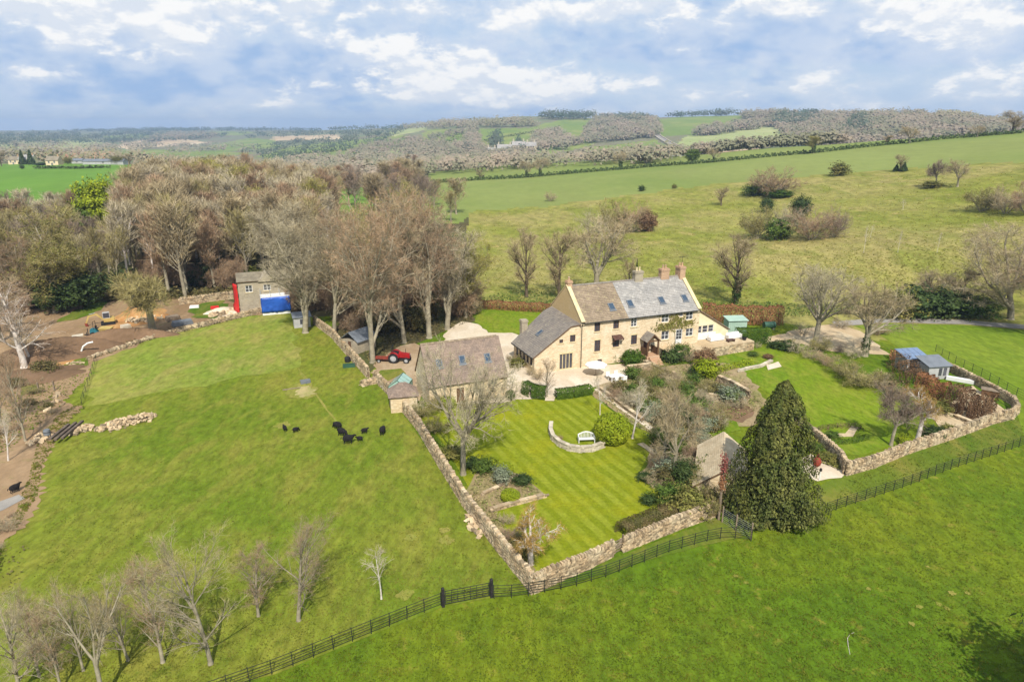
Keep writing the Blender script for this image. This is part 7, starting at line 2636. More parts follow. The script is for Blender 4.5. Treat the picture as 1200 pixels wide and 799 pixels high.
B_(796, 500, 3.0, 3.4, 'shrub_dark', 'large dark evergreen shrub in the middle of the planted bank')
B_(806, 506, 2.6, 3.4, 'bush_brown', 'brown twiggy shrub beside the dark evergreen shrub')
B_(860, 600, 2.0, 2.2, 'shrub_dark', 'dark shrub under the left side of the conifer')
B_(1008, 452, 3.0, 5.2, 'bush_olive', 'large olive twiggy bush on the edge of the side lawn')
B_(988, 440, 2.4, 4.4, 'bush_olive', 'olive twiggy bush along the side lawn left of the largest one')
B_(1026, 454, 2.5, 4.0, 'bush_brown', 'brown twiggy bush right of the large olive bush')
B_(968, 428, 2.0, 3.4, 'bush_red', 'reddish twiggy bush along the gravel court')
B_(950, 420, 1.9, 3.2, 'bush_brown', 'brown twiggy bush at the edge of the gravel court')
B_(934, 414, 2.4, 3.6, 'bush_pale', 'pale arching bush near the clipped hedge')
B_(922, 410, 1.7, 3.0, 'shrub_dark', 'dark green shrub at the top corner of the side lawn')
B_(908, 408, 1.3, 2.0, 'shrub_dark', 'low dark shrub left of the dark corner shrub')
B_(888, 408, 1.0, 1.4, 'bush_pale', 'small bare shrub in front of the tall square hedge')
B_(882, 417, .7, 1.6, 'shrub_mid', 'low green shrub below the terrace wall')
B_(900, 420, .7, 1.5, 'shrub_beech', 'small rusty shrub on the upper lawn step')
B_(1062, 520, 1.0, 1.8, 'shrub_lime', 'yellow-green shrub between the two trees of the right-hand garden')
B_(1094, 512, 1.4, 2.4, 'shrub_dark', 'dark green shrub right of the pale-trunked tree')
B_(1110, 506, 1.0, 2.0, 'shrub_olive', 'olive low shrub by the wall right of the pale-trunked tree')
B_(1100, 482, 1.6, 2.8, 'shrub_olive', 'olive shrub at the left foot of the dark beech hedge')
B_(1050, 468, 2.2, 3.6, 'bush_red', 'red-brown shrub left of the light brown beech hedge')
B_(1036, 452, 1.8, 3.2, 'shrub_bramble', 'bramble bush above the purple-brown tree')
B_(985, 412, 1.3, 2.4, 'bush_purple', 'dark twiggy bush on the gravel court behind the large bare tree')
B_(975, 512, .7, 1.5, 'shrub_mid', 'low green plant in the small parterre')
B_(955, 528, .9, 1.6, 'shrub_mid', 'green plant below the retaining wall beside the patio')
B_(972, 540, .9, 1.6, 'shrub_olive', 'olive plant on the slope above the patio')
B_(942, 516, .9, 1.6, 'shrub_lime', 'yellow-flowered plant below the retaining wall')
B_(662, 524, .55, 1.2, 'bush_brown', 'low brown plants inside the curved stone wall')
B_(655, 516, .7, 1.0, 'bush_red', 'small reddish plant inside the curved stone wall')


def bank_shrubs():
    rng = random.Random(17)
    poly = [(704, 462), (745, 440), (775, 440), (812, 430), (838, 450), (868, 478), (848, 500), (826, 520), (806, 560), (792, 580), (764, 562), (770, 532), (772, 506), (742, 486)]
    kinds = [('bush_brown', 'bare brown shrub'), ('bush_pale', 'pale bare shrub'), ('bush_olive', 'olive budding shrub'), ('shrub_bramble', 'tangled brown-green shrub'), ('shrub_mid', 'green shrub'), ('shrub_grey', 'grey-green shrub'), ('bush_red', 'reddish bare shrub')]
    n = 0
    while n < 105:
        px, py = rng.uniform(700, 870), rng.uniform(428, 582)
        if not in_poly([px], [py], poly)[0]:
            continue
        n += 1
        key, lab = rng.choice(kinds)
        h = rng.uniform(.8, 2.3)
        B_(px, py, h, h * rng.uniform(1.1, 1.7), key, lab + ' among the crowded shrubs of the planted bank below the house', group=lab + 's crowded on the planted bank')


bank_shrubs()


def ground_cover(name, poly, n, size, label, mat='leaf_ground', seed=1, hmax=.35):
    rng = np.random.default_rng(seed)
    xs, ys = [p[0] for p in poly], [p[1] for p in poly]
    px = rng.uniform(min(xs), max(xs), n * 4)
    py = rng.uniform(min(ys), max(ys), n * 4)
    m = in_poly(px, py, poly)
    px, py = px[m][:n], py[m][:n]
    pos, _ = cast(px, py)
    k = len(pos)
    clump = .5 + .5 * np.sin(pos[:, 0] * 2.3 + np.sin(pos[:, 1] * 1.7) * 2) * np.sin(pos[:, 1] * 2.9)
    c = pos.copy()
    c[:, 2] += rng.random(k) * hmax * clump + .04
    t = rng.normal(size=(k, 3)) * np.array([1, 1, .4])
    t /= np.linalg.norm(t, axis=1, keepdims=True)
    b = np.cross(t, rng.normal(size=(k, 3)) * .45 + np.array([0, 0, 1]))
    b /= np.linalg.norm(b, axis=1, keepdims=True)
    s = size * rng.uniform(.5, 1.4, (k, 1)) * (.6 + .6 * clump[:, None])
    V = np.stack([c - t * s * .5, c + b * s * .35, c + t * s * .5, c - b * s * .35], 1).reshape(-1, 3)
    F = (np.arange(k) * 4)[:, None] + np.array([[0, 1, 2, 3]])
    o = link(name, np_mesh(name, V, F, M[mat], rng.random(k)))
    tag(o, label, 'plants', kind='stuff')


ground_cover('ground_cover', [(693, 462), (770, 432), (840, 428), (878, 448), (898, 474), (850, 500), (836, 520), (838, 600), (808, 600), (760, 564), (768, 520), (742, 496)], 15000, .2, 'low plants covering the bank below the house', seed=51)
ground_cover('ground_cover', [(548, 582), (560, 556), (590, 550), (634, 576), (600, 592), (580, 598), (600, 630), (626, 666), (600, 644)], 1800, .2, 'low plants in the corner flower bed', seed=52, hmax=.2)
ground_cover('ground_cover', [(915, 486), (940, 496), (990, 540), (985, 552), (955, 540), (930, 500)], 1800, .2, 'low plants on the slope below the retaining wall', 'leaf_olive', seed=53)
ground_cover('rough_grass', [(440, 452), (474, 488), (491, 510), (545, 600), (622, 700), (612, 700), (540, 604), (486, 514), (466, 488)], 1500, .12, 'longer grass along the foot of the garden wall', 'leaf_grass', seed=54, hmax=.12)
ground_cover('rough_grass', [(970, 600), (992, 562), (1060, 538), (1165, 500), (1194, 490), (1230, 500), (1200, 515), (1060, 565)], 3000, .13, 'longer grass between the garden wall and the railing', 'leaf_grass', seed=55, hmax=.15)
ground_cover('weeds', [(-40, 470), (20, 458), (60, 446), (100, 430), (104, 446), (74, 474), (20, 520), (-40, 560)], 2600, .22, 'weeds and scrub on the bare soil', 'leaf_grass', seed=56, hmax=.15)
ground_cover('weeds', [(20, 620), (44, 580), (50, 545), (60, 526), (76, 500), (100, 478), (96, 470), (68, 486), (44, 520), (34, 560), (14, 610)], 2600, .24, 'ragged grass edge between the paddock and the bare soil', 'tuft_paddock', seed=66, hmax=.1)
ground_cover('weeds', [(-60, 640), (10, 630), (34, 640), (20, 690), (-60, 720)], 260, .2, 'weeds on the soil at the left edge', 'leaf_bramble', seed=57, hmax=.2)
ground_cover('long_grass', [(380, 386), (440, 362), (545, 364), (556, 376), (530, 386), (490, 402), (470, 404), (440, 428)], 3500, .3, 'rough plants under the tall trees', 'leaf_bramble', seed=58, hmax=.3)
ground_cover('long_grass', [(556, 352), (600, 340), (680, 346), (760, 350), (850, 352), (1000, 360), (1030, 368), (915, 372), (820, 362), (650, 360)], 6000, .34, 'dark green growth along the hedge behind the house', 'leaf_mid', seed=59, hmax=.5)
ground_cover('weeds', [(100, 424), (128, 415), (190, 395), (236, 385), (283, 374), (283, 368), (236, 378), (190, 388), (150, 400), (104, 414)], 2600, .26, 'weeds and rough grass along the tumbled boundary wall', 'leaf_bramble', seed=67, hmax=.4)
ground_cover('undergrowth', [(0, 350), (44, 348), (150, 346), (272, 340), (300, 338), (340, 336), (340, 346), (270, 350), (150, 352), (40, 362)], 5000, .7, 'undergrowth along the front of the wood', 'leaf_bramble', seed=60, hmax=1.6)

ground_cover('pasture_grass_tufts', [(300, 800), (432, 750), (520, 716), (580, 706), (680, 690), (860, 636), (1000, 596), (1200, 526), (1230, 800)], 42000, .10, 'tufts of grass on the near pasture', 'tuft_pasture', seed=61, hmax=.04)
ground_cover('paddock_grass_tufts', [(20, 800), (60, 560), (110, 480), (200, 400), (330, 368), (370, 386), (436, 450), (480, 506), (616, 692), (520, 706), (430, 744), (290, 800)], 42000, .10, 'tufts of grass on the paddock', 'tuft_paddock', seed=62, hmax=.04)
ground_cover('meadow_tussocks', [(560, 340), (560, 250), (640, 246), (830, 222), (1080, 200), (1200, 194), (1220, 340), (1000, 352), (800, 350)], 26000, .42, 'rough tussocks over the meadow behind the house', 'tuft_meadow', seed=63, hmax=.03)


# ------------------------------------------------------------------ garden furniture and small things
def bench():
    p = P(687, 518)
    b = thing('garden_bench', 'white curved-back garden bench behind the curved stone wall', 'bench', tuple(p), .08)
    for k in range(5):
        m = MB()
        y = -.3 + k * .11
        m.box(-.85, .85, y, y + .08, .42, .46)
        m.build('seat_slat', M['white_paint'], b)
    for x in (-.82, .82):
        for y, h in ((-.28, .66), (.27, .8)):
            m = MB()
            m.box(x - .035, x + .035, y - .035, y + .035, -.02, h)
            m.build('leg', M['white_paint'], b)
        m = MB()
        m.box(x - .04, x + .04, -.33, .28, .66, .71)
        m.build('armrest', M['white_paint'], b)
    back = MB()
    K = 10
    for k in range(K):
        a0, a1 = -.85 + 1.7 * k / K, -.85 + 1.7 * (k + 1) / K
        f = lambda x: .82 + .3 * math.cos(x / .85 * PI / 2)
        back.hexa([(a0, .26, f(a0) - .12), (a1, .26, f(a1) - .12), (a1, .32, f(a1) - .12), (a0, .32, f(a0) - .12), (a0, .26, f(a0)), (a1, .26, f(a1)), (a1, .32, f(a1)), (a0, .32, f(a0))])
    back.build('backrest', M['white_paint'], b)
    for k in range(11):
        x = -.75 + k * .15
        m = MB()
        m.box(x - .025, x + .025, .275, .305, .46, .72 + .3 * math.cos(x / .85 * PI / 2))
        m.build('back_slat', M['white_paint'], b)


bench()


def parasol(px, py, label, r=1.5, h=2.3, z=0.0, seed=1):
    p = P(px, py)
    t = thing('parasol', label, 'parasol', (p.x, p.y, z))
    m = MB()
    m.tube([(0, 0, 0), (0, 0, h)], .035, 8)
    m.lathe([(.3, 0), (.3, .06), (.06, .12)], 12)
    m.build('pole', M['old_timber'], t)
    c = MB()
    n = 8
    rim = [(r * math.cos(2 * PI * k / n), r * math.sin(2 * PI * k / n), h - .45) for k in range(n)]
    mid = [(r * .55 * math.cos(2 * PI * k / n), r * .55 * math.sin(2 * PI * k / n), h - .2) for k in range(n)]
    low = [(x * .99, y * .99, h - .62) for x, y, _ in rim]
    vs = [(0, 0, h)] + mid + rim + low
    fs = [(0, 1 + k, 1 + (k + 1) % n) for k in range(n)] + [(1 + k, 1 + n + k, 1 + n + (k + 1) % n, 1 + (k + 1) % n) for k in range(n)] + [(1 + n + k, 1 + 2 * n + k, 1 + 2 * n + (k + 1) % n, 1 + n + (k + 1) % n) for k in range(n)]
    c.add(vs, fs)
    c.build('canopy', M['cloth_white'], t)
    for k in range(n):
        m = MB()
        m.bar((0, 0, h - .1), (rim[k][0] * .97, rim[k][1] * .97, h - .48), .03)
        m.build('rib', M['old_timber'], t)


parasol(698, 440, 'white parasol on the patio in front of the farmhouse', 1.45, 2.0)


def table_set(px, py, label, w, d, z=0.0, mat='cloth_white'):
    p = P(px, py)
    t = thing('garden_table', label, 'table', (p.x, p.y, z), HRZ)
    m = MB()
    m.box(-w / 2, w / 2, -d / 2, d / 2, .7, .75)
    m.build('table_top', M[mat], t)
    for x in (-1, 1):
        for y in (-1, 1):
            m = MB()
            m.box(x * (w / 2 - .1) - .04, x * (w / 2 - .1) + .04, y * (d / 2 - .1) - .04, y * (d / 2 - .1) + .04, 0, .7)
            m.build('leg', M[mat], t)


def chair(x, y, z, rz, label, group):
    t = thing('garden_chair', label, 'chair', (x, y, z), rz, group)
    m = MB()
    m.box(-.28, .28, -.28, .28, .38, .46)
    m.build('seat', M['cloth_white'], t)
    m = MB()
    m.box(-.28, .28, .22, .3, .46, .95)
    m.build('backrest', M['cloth_white'], t)
    for a in (-.24, .24):
        for b in (-.24, .24):
            m = MB()
            m.box(a - .025, a + .025, b - .025, b + .025, 0, .38)
            m.build('leg', M['white_paint'], t)


table_set(722, 446, 'white outdoor table on the patio below the front steps', 2.0, 1.1)
for k, (dx, dy, rz) in enumerate([(-.6, -.9, PI), (.6, -.9, PI), (-.6, .9, 0), (.6, .9, 0)]):
    p = P(722, 446)
    q = p + HX * dx + HY * dy
    chair(q.x, q.y, 0, HRZ + rz, 'white chair drawn up to the patio table below the front steps', 'chairs round the patio table')
# white furniture on the raised terrace
def sofa(x, y, label):
    q = loc_h(x, y)
    t = thing('garden_sofa', label, 'sofa', (q.x, q.y, 1.385), HRZ)
    m = MB()
    m.box(-1.1, 1.1, -.4, .4, .08, .42)
    m.build('seat', M['cloth_white'], t)
    m = MB()
    m.box(-1.1, 1.1, .24, .44, .42, .85)
    m.build('backrest', M['cloth_white'], t)
    for s in (-1, 1):
        m = MB()
        m.box(s * 1.1 - .12, s * 1.1 + .12, -.42, .42, .08, .62)
        m.build('armrest', M['cloth_white'], t)
        m = MB()
        m.box(s * .95 - .05, s * .95 + .05, -.3, .3, 0, .08)
        m.build('foot', M['white_paint'], t)


sofa(22.2, -.2, 'white outdoor sofa on the raised terrace, nearer the sunroom windows')
sofa(25.3, -.3, 'white outdoor sofa at the right end of the raised terrace')
q = loc_h(23.8, -1.5)
t = thing('low_table', 'dark low table in front of the white sofas', 'table', (q.x, q.y, 1.385), HRZ)
m = MB(); m.box(-.6, .6, -.35, .35, .3, .36); m.build('table_top', M['brown_frame'], t)
for a in (-.5, .5):
    m = MB(); m.box(a - .05, a + .05, -.3, .3, 0, .3); m.build('leg', M['brown_frame'], t)
q = loc_h(26.2, -1.6)
t = thing('planter', 'dark round planter on the corner of the raised terrace', 'planter', (q.x, q.y, 1.385))
m = MB(); m.lathe([(.25, 0), (.38, .5), (.34, .5), (.3, .4)], 12); m.build('pot', M['rubber'], t)
V, F, T = leaf_cloud(5, 300, (.4, .4, .35), .12, cen=(0, 0, .75)); link('foliage', np_mesh('foliage', V, F, M['leaf_box'], T), t)

# glass balustrade-like parapet and steps of the upper lawn
sheet('stone_landing', 'gravel', [(898, 428), (912, 424), (916, 430), (900, 434)], 5, .05)


def pole():
    p = P(842, 609)
    t = thing('timber_pole', 'pale timber pole with red creeper beside the conifer', 'pole', tuple(p))
    m = MB()
    m.tube([(0, 0, -.3), (0, 0, 3.4), (.03, 0, 6.2)], [.11, .10, .08], 10)
    m.build('shaft', M['old_timber'], t)
    m = MB()
    m.tube([(.1, .0, 5.9), (1.6, -1.2, .0)], .015, 5)
    m.build('stay_wire', M['dark_metal'], t)
    V, F, T = leaf_cloud(7, 420, (.38, .38, 1.3), .16, cen=(0.02, 0, 5.0), shell=.3)
    o = link('creeper', np_mesh('creeper', V, F, M['leaf_red'], T), t)
    V, F, T = leaf_cloud(8, 260, (.3, .3, 1.0), .16, cen=(0.0, 0, 3.4), shell=.3)
    link('creeper', np_mesh('creeper', V, F, M['leaf_beech'], T), t)


pole()


def wire_fence():
    line = [(846, 612), (862, 622), (880, 632)]
    pts = [P(*a) for a in line]
    t = thing('mesh_fence', 'short grey mesh fence at the left foot of the conifer', 'fence', tuple(pts[0]))
    for i, p in enumerate(pts):
        m = MB()
        q = p - pts[0]
        m.box(q.x - .05, q.x + .05, q.y - .05, q.y + .05, -.2, 1.5)
        m.build('post', M['old_timber'], t)
    for i in range(2):
        a, b = pts[i] - pts[0], pts[i + 1] - pts[0]
        for k in range(8):
            m = MB()
            z = Vector((0, 0, .1 + k * .17))
            m.bar(a + z, b + z, .012)
            m.build('wire', M['grey_rim'], t)


wire_fence()

p = P(957, 546)
t = thing('fire_pit', 'rust-red chimney-shaped fire pit on the gravel patio', 'fire pit', tuple(p))
m = MB(); m.lathe([(.28, .12), (.36, .3), (.38, .55), (.28, .8), (.14, .95), (.12, 1.35), (.15, 1.38), (.1, 1.4)], 12); m.build('body', M['rust'], t)
for k in range(3):
    a = 2 * PI * k / 3
    m = MB(); m.bar((.25 * math.cos(a), .25 * math.sin(a), .2), (.38 * math.cos(a), .38 * math.sin(a), 0), .05); m.build('leg', M['rust'], t)
p = P(960, 563)
t = thing('garden_lamp', 'slim white post with a black lantern at the patio edge', 'lamp', tuple(p))
m = MB(); m.tube([(0, 0, -.1), (0, 0, .95)], .04, 8); m.build('post', M['white_paint'], t)
m = MB(); m.lathe([(.06, .95), (.13, 1.02), (.13, 1.2), (.03, 1.3)], 8); m.build('lantern', M['black_timber'], t)

for (px, py, L, lab, mt) in ((1131, 448, 4.2, 'long pale timber sleeper lying along the yard corner wall', 'white_paint'),):
    p = P(px, py)
    t = thing('timber_baulk', lab, 'timber', tuple(p), -.62)
    m = MB(); m.box(-L / 2, L / 2, -.3, .3, 0, .45); m.build('plank', M[mt], t)
p = P(1160, 463)
t = thing('log_store', 'brown timber box beside the corner wall', 'box', tuple(p), -.6)
m = MB(); m.box(-.9, .9, -.5, .5, 0, .7); m.build('body', M['timber'], t)
m = MB(); m.box(-1, 1, -.6, .6, .7, .78); m.build('lid', M['old_timber'], t)
dry_wall('raised_bed', 'low stone-edged bed at the foot of the dark beech hedge', [(1120, 490), (1132, 495), (1144, 500)], .4, .4, 44, cope=False)


# ------------------------------------------------------------------ sheep
def sheep_mesh(name, spine, radii, legs, ears, smooth_levels=2, seed=0):
    """one skin grown over the skeleton: trunk, neck, head and four jointed legs"""
    vs, es, rs = [], [], []
    for p, r in zip(spine, radii):
        vs.append(p)
        rs.append(r)
    es += [(i, i + 1) for i in range(len(spine) - 1)]
    for root, chain in legs:
        prev = root
        for p, r in chain:
            vs.append(p)
            rs.append(r)
            es.append((prev, len(vs) - 1))
            prev = len(vs) - 1
    me = bpy.data.meshes.new(name + '_bones')
    me.from_pydata(vs, es, [])
    o = bpy.data.objects.new(name + '_bones', me)
    COL.objects.link(o)
    sk = o.modifiers.new('skin', 'SKIN')
    sk.use_smooth_shade = True
    for i, r in enumerate(rs):
        me.skin_vertices[0].data[i].radius = r if hasattr(r, '__len__') else (r, r)
    me.skin_vertices[0].data[1].use_root = True
    o.modifiers.new('sub', 'SUBSURF').levels = smooth_levels
    dg = bpy.context.evaluated_depsgraph_get()
    out = bpy.data.meshes.new_from_object(o.evaluated_get(dg))
    bpy.data.objects.remove(o)
    rng = random.Random(seed)
    for v in out.vertices:
        if v.co.z > .38:
            v.co += v.normal * rng.uniform(-.012, .022)
    out.name = name
    out.materials.clear()
    out.materials.append(M['fleece'])
    return out


def sheep_legs(front_i, hind_i):
    L = []
    for s in (-1, 1):
        L.append((front_i, [((.30, s * .12, .42), .06), ((.31, s * .12, .22), .035), ((.30, s * .12, .03), .03)]))
        L.append((hind_i, [((-.30, s * .13, .44), .085), ((-.25, s * .13, .30), .05), ((-.36, s * .13, .2), .03), ((-.34, s * .13, .03), .03)]))
    return L


graze = sheep_mesh('sheep_grazing', [(-.46, 0, .66), (-.3, 0, .62), (0, 0, .6), (.28, 0, .62), (.46, 0, .58), (.58, 0, .36), (.68, 0, .2), (.76, 0, .09)],
                   [(.16, .17), (.27, .26), (.30, .29), (.27, .26), (.17, .17), (.09, .1), (.075, .08), (.05, .05)], sheep_legs(3, 1), None, seed=1)
stand = sheep_mesh('sheep_standing', [(-.46, 0, .66), (-.3, 0, .62), (0, 0, .6), (.28, 0, .63), (.42, 0, .7), (.54, 0, .82), (.65, 0, .84), (.76, 0, .78)],
                   [(.16, .17), (.27, .26), (.30, .29), (.26, .26), (.18, .18), (.09, .1), (.08, .08), (.05, .05)], sheep_legs(3, 1), None, seed=2)


def ear_mesh():
    m = MB()
    m.add([(0, 0, 0), (.03, .0, .03), (0, .14, .02), (-.03, 0, .01)], [(0, 1, 2), (0, 2, 3), (1, 3, 2)])
    return m.mesh('ear', M['fleece'])


EAR = ear_mesh()


def tail_mesh():
    m = MB()
    m.tube([(0, 0, 0), (-.06, 0, -.06), (-.07, 0, -.22)], [.04, .04, .02], 6)
    return m.mesh('tail', M['fleece'], True)


TAIL = tail_mesh()


def sheep(px, py, s, rz, pose, label, name='sheep'):
    p = P(px, py)
    t = thing(name, label, 'sheep' if name == 'sheep' else 'lamb', tuple(p), rz)
    link('body', graze if pose == 'graze' else stand, t, sc=s)
    hx, hz = (.62, .34) if pose == 'graze' else (.57, .9)
    for k in (-1, 1):
        e = link('ear', EAR, t, (hx * s, k * .07 * s, hz * s), sc=(s, s * k, s))
    link('tail', TAIL, t, (-.52 * s, 0, .68 * s), sc=s)


sheep(396, 503, 1.05, 2.6, 'graze', 'black sheep grazing at the back of the close group of three')
sheep(401, 511, 1.1, -.5, 'graze', 'black sheep in the middle of the close group of three')
sheep(408, 520, 1.15, .15, 'stand', 'black sheep nearest the camera in the close group of three')
sheep(448.5, 509, 1.1, 1.5, 'graze', 'black sheep standing apart on the right facing away')
sheep(334, 505, .72, 2.2, 'stand', 'black lamb furthest left in the paddock', 'lamb')
sheep(346.5, 506.5, .7, .8, 'graze', 'black lamb just right of the leftmost lamb', 'lamb')
sheep(427, 508, .72, .4, 'stand', 'black lamb between the group of three and the lone sheep', 'lamb')
sheep(422, 517, .66, 3.4, 'stand', 'black lamb lowest of the two right of the group of three', 'lamb')
sheep(18, 577, .9, 1.1, 'stand', 'black sheep standing on bare soil at the left edge')


# ------------------------------------------------------------------ machines
def wheel(parent, x, y, r, w, rim='grey_rim', name='wheel'):
    m = MB()
    prof = [(r * .62, -w / 2), (r * .93, -w / 2), (r, -w * .36), (r, w * .36), (r * .93, w / 2), (r * .62, w / 2)]
    n = 18
    vs = []
    for rr, yy in prof:
        for k in range(n):
            a = 2 * PI * k / n
            q = rr * (1.0 if k % 2 else (.97 if rr > r * .98 else 1))
            vs.append((x + q * math.cos(a), y + yy, r + q * math.sin(a)))
    fs = []
    for i in range(len(prof) - 1):
        for k in range(n):
            a, b = i * n + k, i * n + (k + 1) % n
            fs.append((a, b, b + n, a + n))
    for k in range(n):
        a, b = 5 * n + k, 5 * n + (k + 1) % n
        fs.append((a, b, (k + 1) % n, k))
    m.add(vs, fs)
    o = m.build(name, M['rubber'], parent)
    m = MB()
    vs, n2 = [], 14
    for rr, yy in ((r * .63, -w * .3), (r * .3, -w * .38), (r * .3, w * .38), (r * .63, w * .3)):
        for k in range(n2):
            a = 2 * PI * k / n2
            vs.append((x + rr * math.cos(a), y + yy, r + rr * math.sin(a)))
    fs = [(i * n2 + k, i * n2 + (k + 1) % n2, (i + 1) * n2 + (k + 1) % n2, (i + 1) * n2 + k) for i in range(3) for k in range(n2)]
    fs += [tuple(range(n2, 2 * n2))[::-1], tuple(range(2 * n2, 3 * n2))]
    m.add(vs, fs)
    m.build('rim', M[rim], o)


def tractor():
    p = P(468, 424)
    t = thing('tractor', 'red tractor with its bonnet to the right parked beside the barn', 'tractor', tuple(p), -.12)
    m = MB()
    m.hexa([(.05, -.33, .75), (1.55, -.28, .7), (1.55, .28, .7), (.05, .33, .75), (.05, -.33, 1.42), (1.5, -.26, 1.28), (1.5, .26, 1.28), (.05, .33, 1.42)])
    m.box(1.552, 1.6, -.24, .24, .75, 1.22)
    m.build('bonnet', M['red_paint'], t)
    m = MB()
    m.box(1.602, 1.62, -.18, .18, .82, 1.12)
    m.build('grille', M['rubber'], t)
    for y in (-.17, .17):
        m = MB()
        m.lathe([(.06, 0), (.06, .03)], 8, c=(0, 0, 0))
        o = m.build('headlight', M['white_paint'], t, (1.625, y, 1.17))
        o.rotation_euler = (0, PI / 2, 0)
    m = MB()
    m.box(-.9, 1.4, -.2, .2, .45, .8)
    m.box(.9, 1.2, -.55, .55, .3, .42)
    m.box(-.75, -.5, -.75, .75, .55, .75)
    m.build('chassis', M['rubber'], t)
    for s in (-1, 1):
        m = MB()
        n = 7
        for k in range(n):
            a0, a1 = math.radians(10 + 160 * k / n), math.radians(10 + 160 * (k + 1) / n)
            q = []
            for rr in (.78, .84):
                for a, yy in ((a0, s * .46), (a1, s * .46), (a1, s * .9), (a0, s * .9)):
                    q.append((-.62 + rr * math.cos(a), yy, .72 + rr * math.sin(a)))
            m.hexa(q)
        m.build('mudguard', M['red_paint'], t)
        wheel(t, -.62, s * .68, .72, .42)
        wheel(t, 1.15, s * .6, .42, .26)
    m = MB()
    m.box(-.75, -.2, -.27, .27, .95, 1.08)
    m.hexa([(-.85, -.27, 1.05), (-.75, -.27, 1.05), (-.75, .27, 1.05), (-.85, .27, 1.05), (-.95, -.25, 1.5), (-.87, -.25, 1.5), (-.87, .25, 1.5), (-.95, .25, 1.5)])
    m.build('seat', M['rubber'], t)
    m = MB()
    m.tube([(.1, 0, 1.4), (-.12, 0, 1.62)], .02, 6)
    n = 12
    ring = [(-.12 + .02 * math.sin(2 * PI * k / n), .2 * math.cos(2 * PI * k / n), 1.63 + .19 * math.sin(2 * PI * k / n) * .5) for k in range(n + 1)]
    m.tube(ring, .018, 5)
    m.build('steering_wheel', M['rubber'], t)
    m = MB()
    for s in (-.5, .5):
        m.tube([(-.95, s, .9), (-.95, s, 2.15), (-.88, s * .8, 2.25)], .035, 6)
    m.tube([(-.88, -.4, 2.25), (-.88, .4, 2.25)], .035, 6)
    m.build('roll_bar', M['rubber'], t)
    m = MB()
    m.tube([(.9, .18, 1.33), (.9, .18, 1.9)], .035, 8)
    m.build('exhaust', M['rubber'], t)
    # rear implement
    i = thing('trailer', 'low red flat trailer hitched behind the red tractor', 'trailer', (p.x - 2.3 * math.cos(.12), p.y + 2.3 * math.sin(.12), 0), -.12)
    m = MB()
    m.box(-1.2, .9, -.6, .6, .48, .58)
    m.build('deck', M['rust'], i)
    m = MB()
    m.bar((.9, 0, .5), (1.3, 0, .5), .08)
    m.build('drawbar', M['rust'], i)
    for s in (-1, 1):
        wheel(i, -.4, s * .72, .26, .18)


tractor()


def tracks(parent, L, w, h, gauge):
    for s in (-1, 1):
        m = MB()
        n = 16
        prof = []
        for k in range(n):
            a = PI / 2 + PI * k / (n / 2 - 1) if k < n / 2 else -PI / 2 + PI * (k - n / 2) / (n / 2 - 1)
            cx = -L / 2 + h / 2 if k < n / 2 else L / 2 - h / 2
            prof.append((cx + h / 2 * math.cos(a), h / 2 + h / 2 * math.sin(a)))
        y0, y1 = s * gauge / 2 - w / 2, s * gauge / 2 + w / 2
        m.add([(a, y0, c) for a, c in prof] + [(a, y1, c) for a, c in prof], [tuple(range(n)), tuple(range(n, 2 * n))[::-1]] + [((k + 1) % n, k, k + n, (k + 1) % n + n) for k in range(n)])
        m.build('track', M['rubber'], parent)


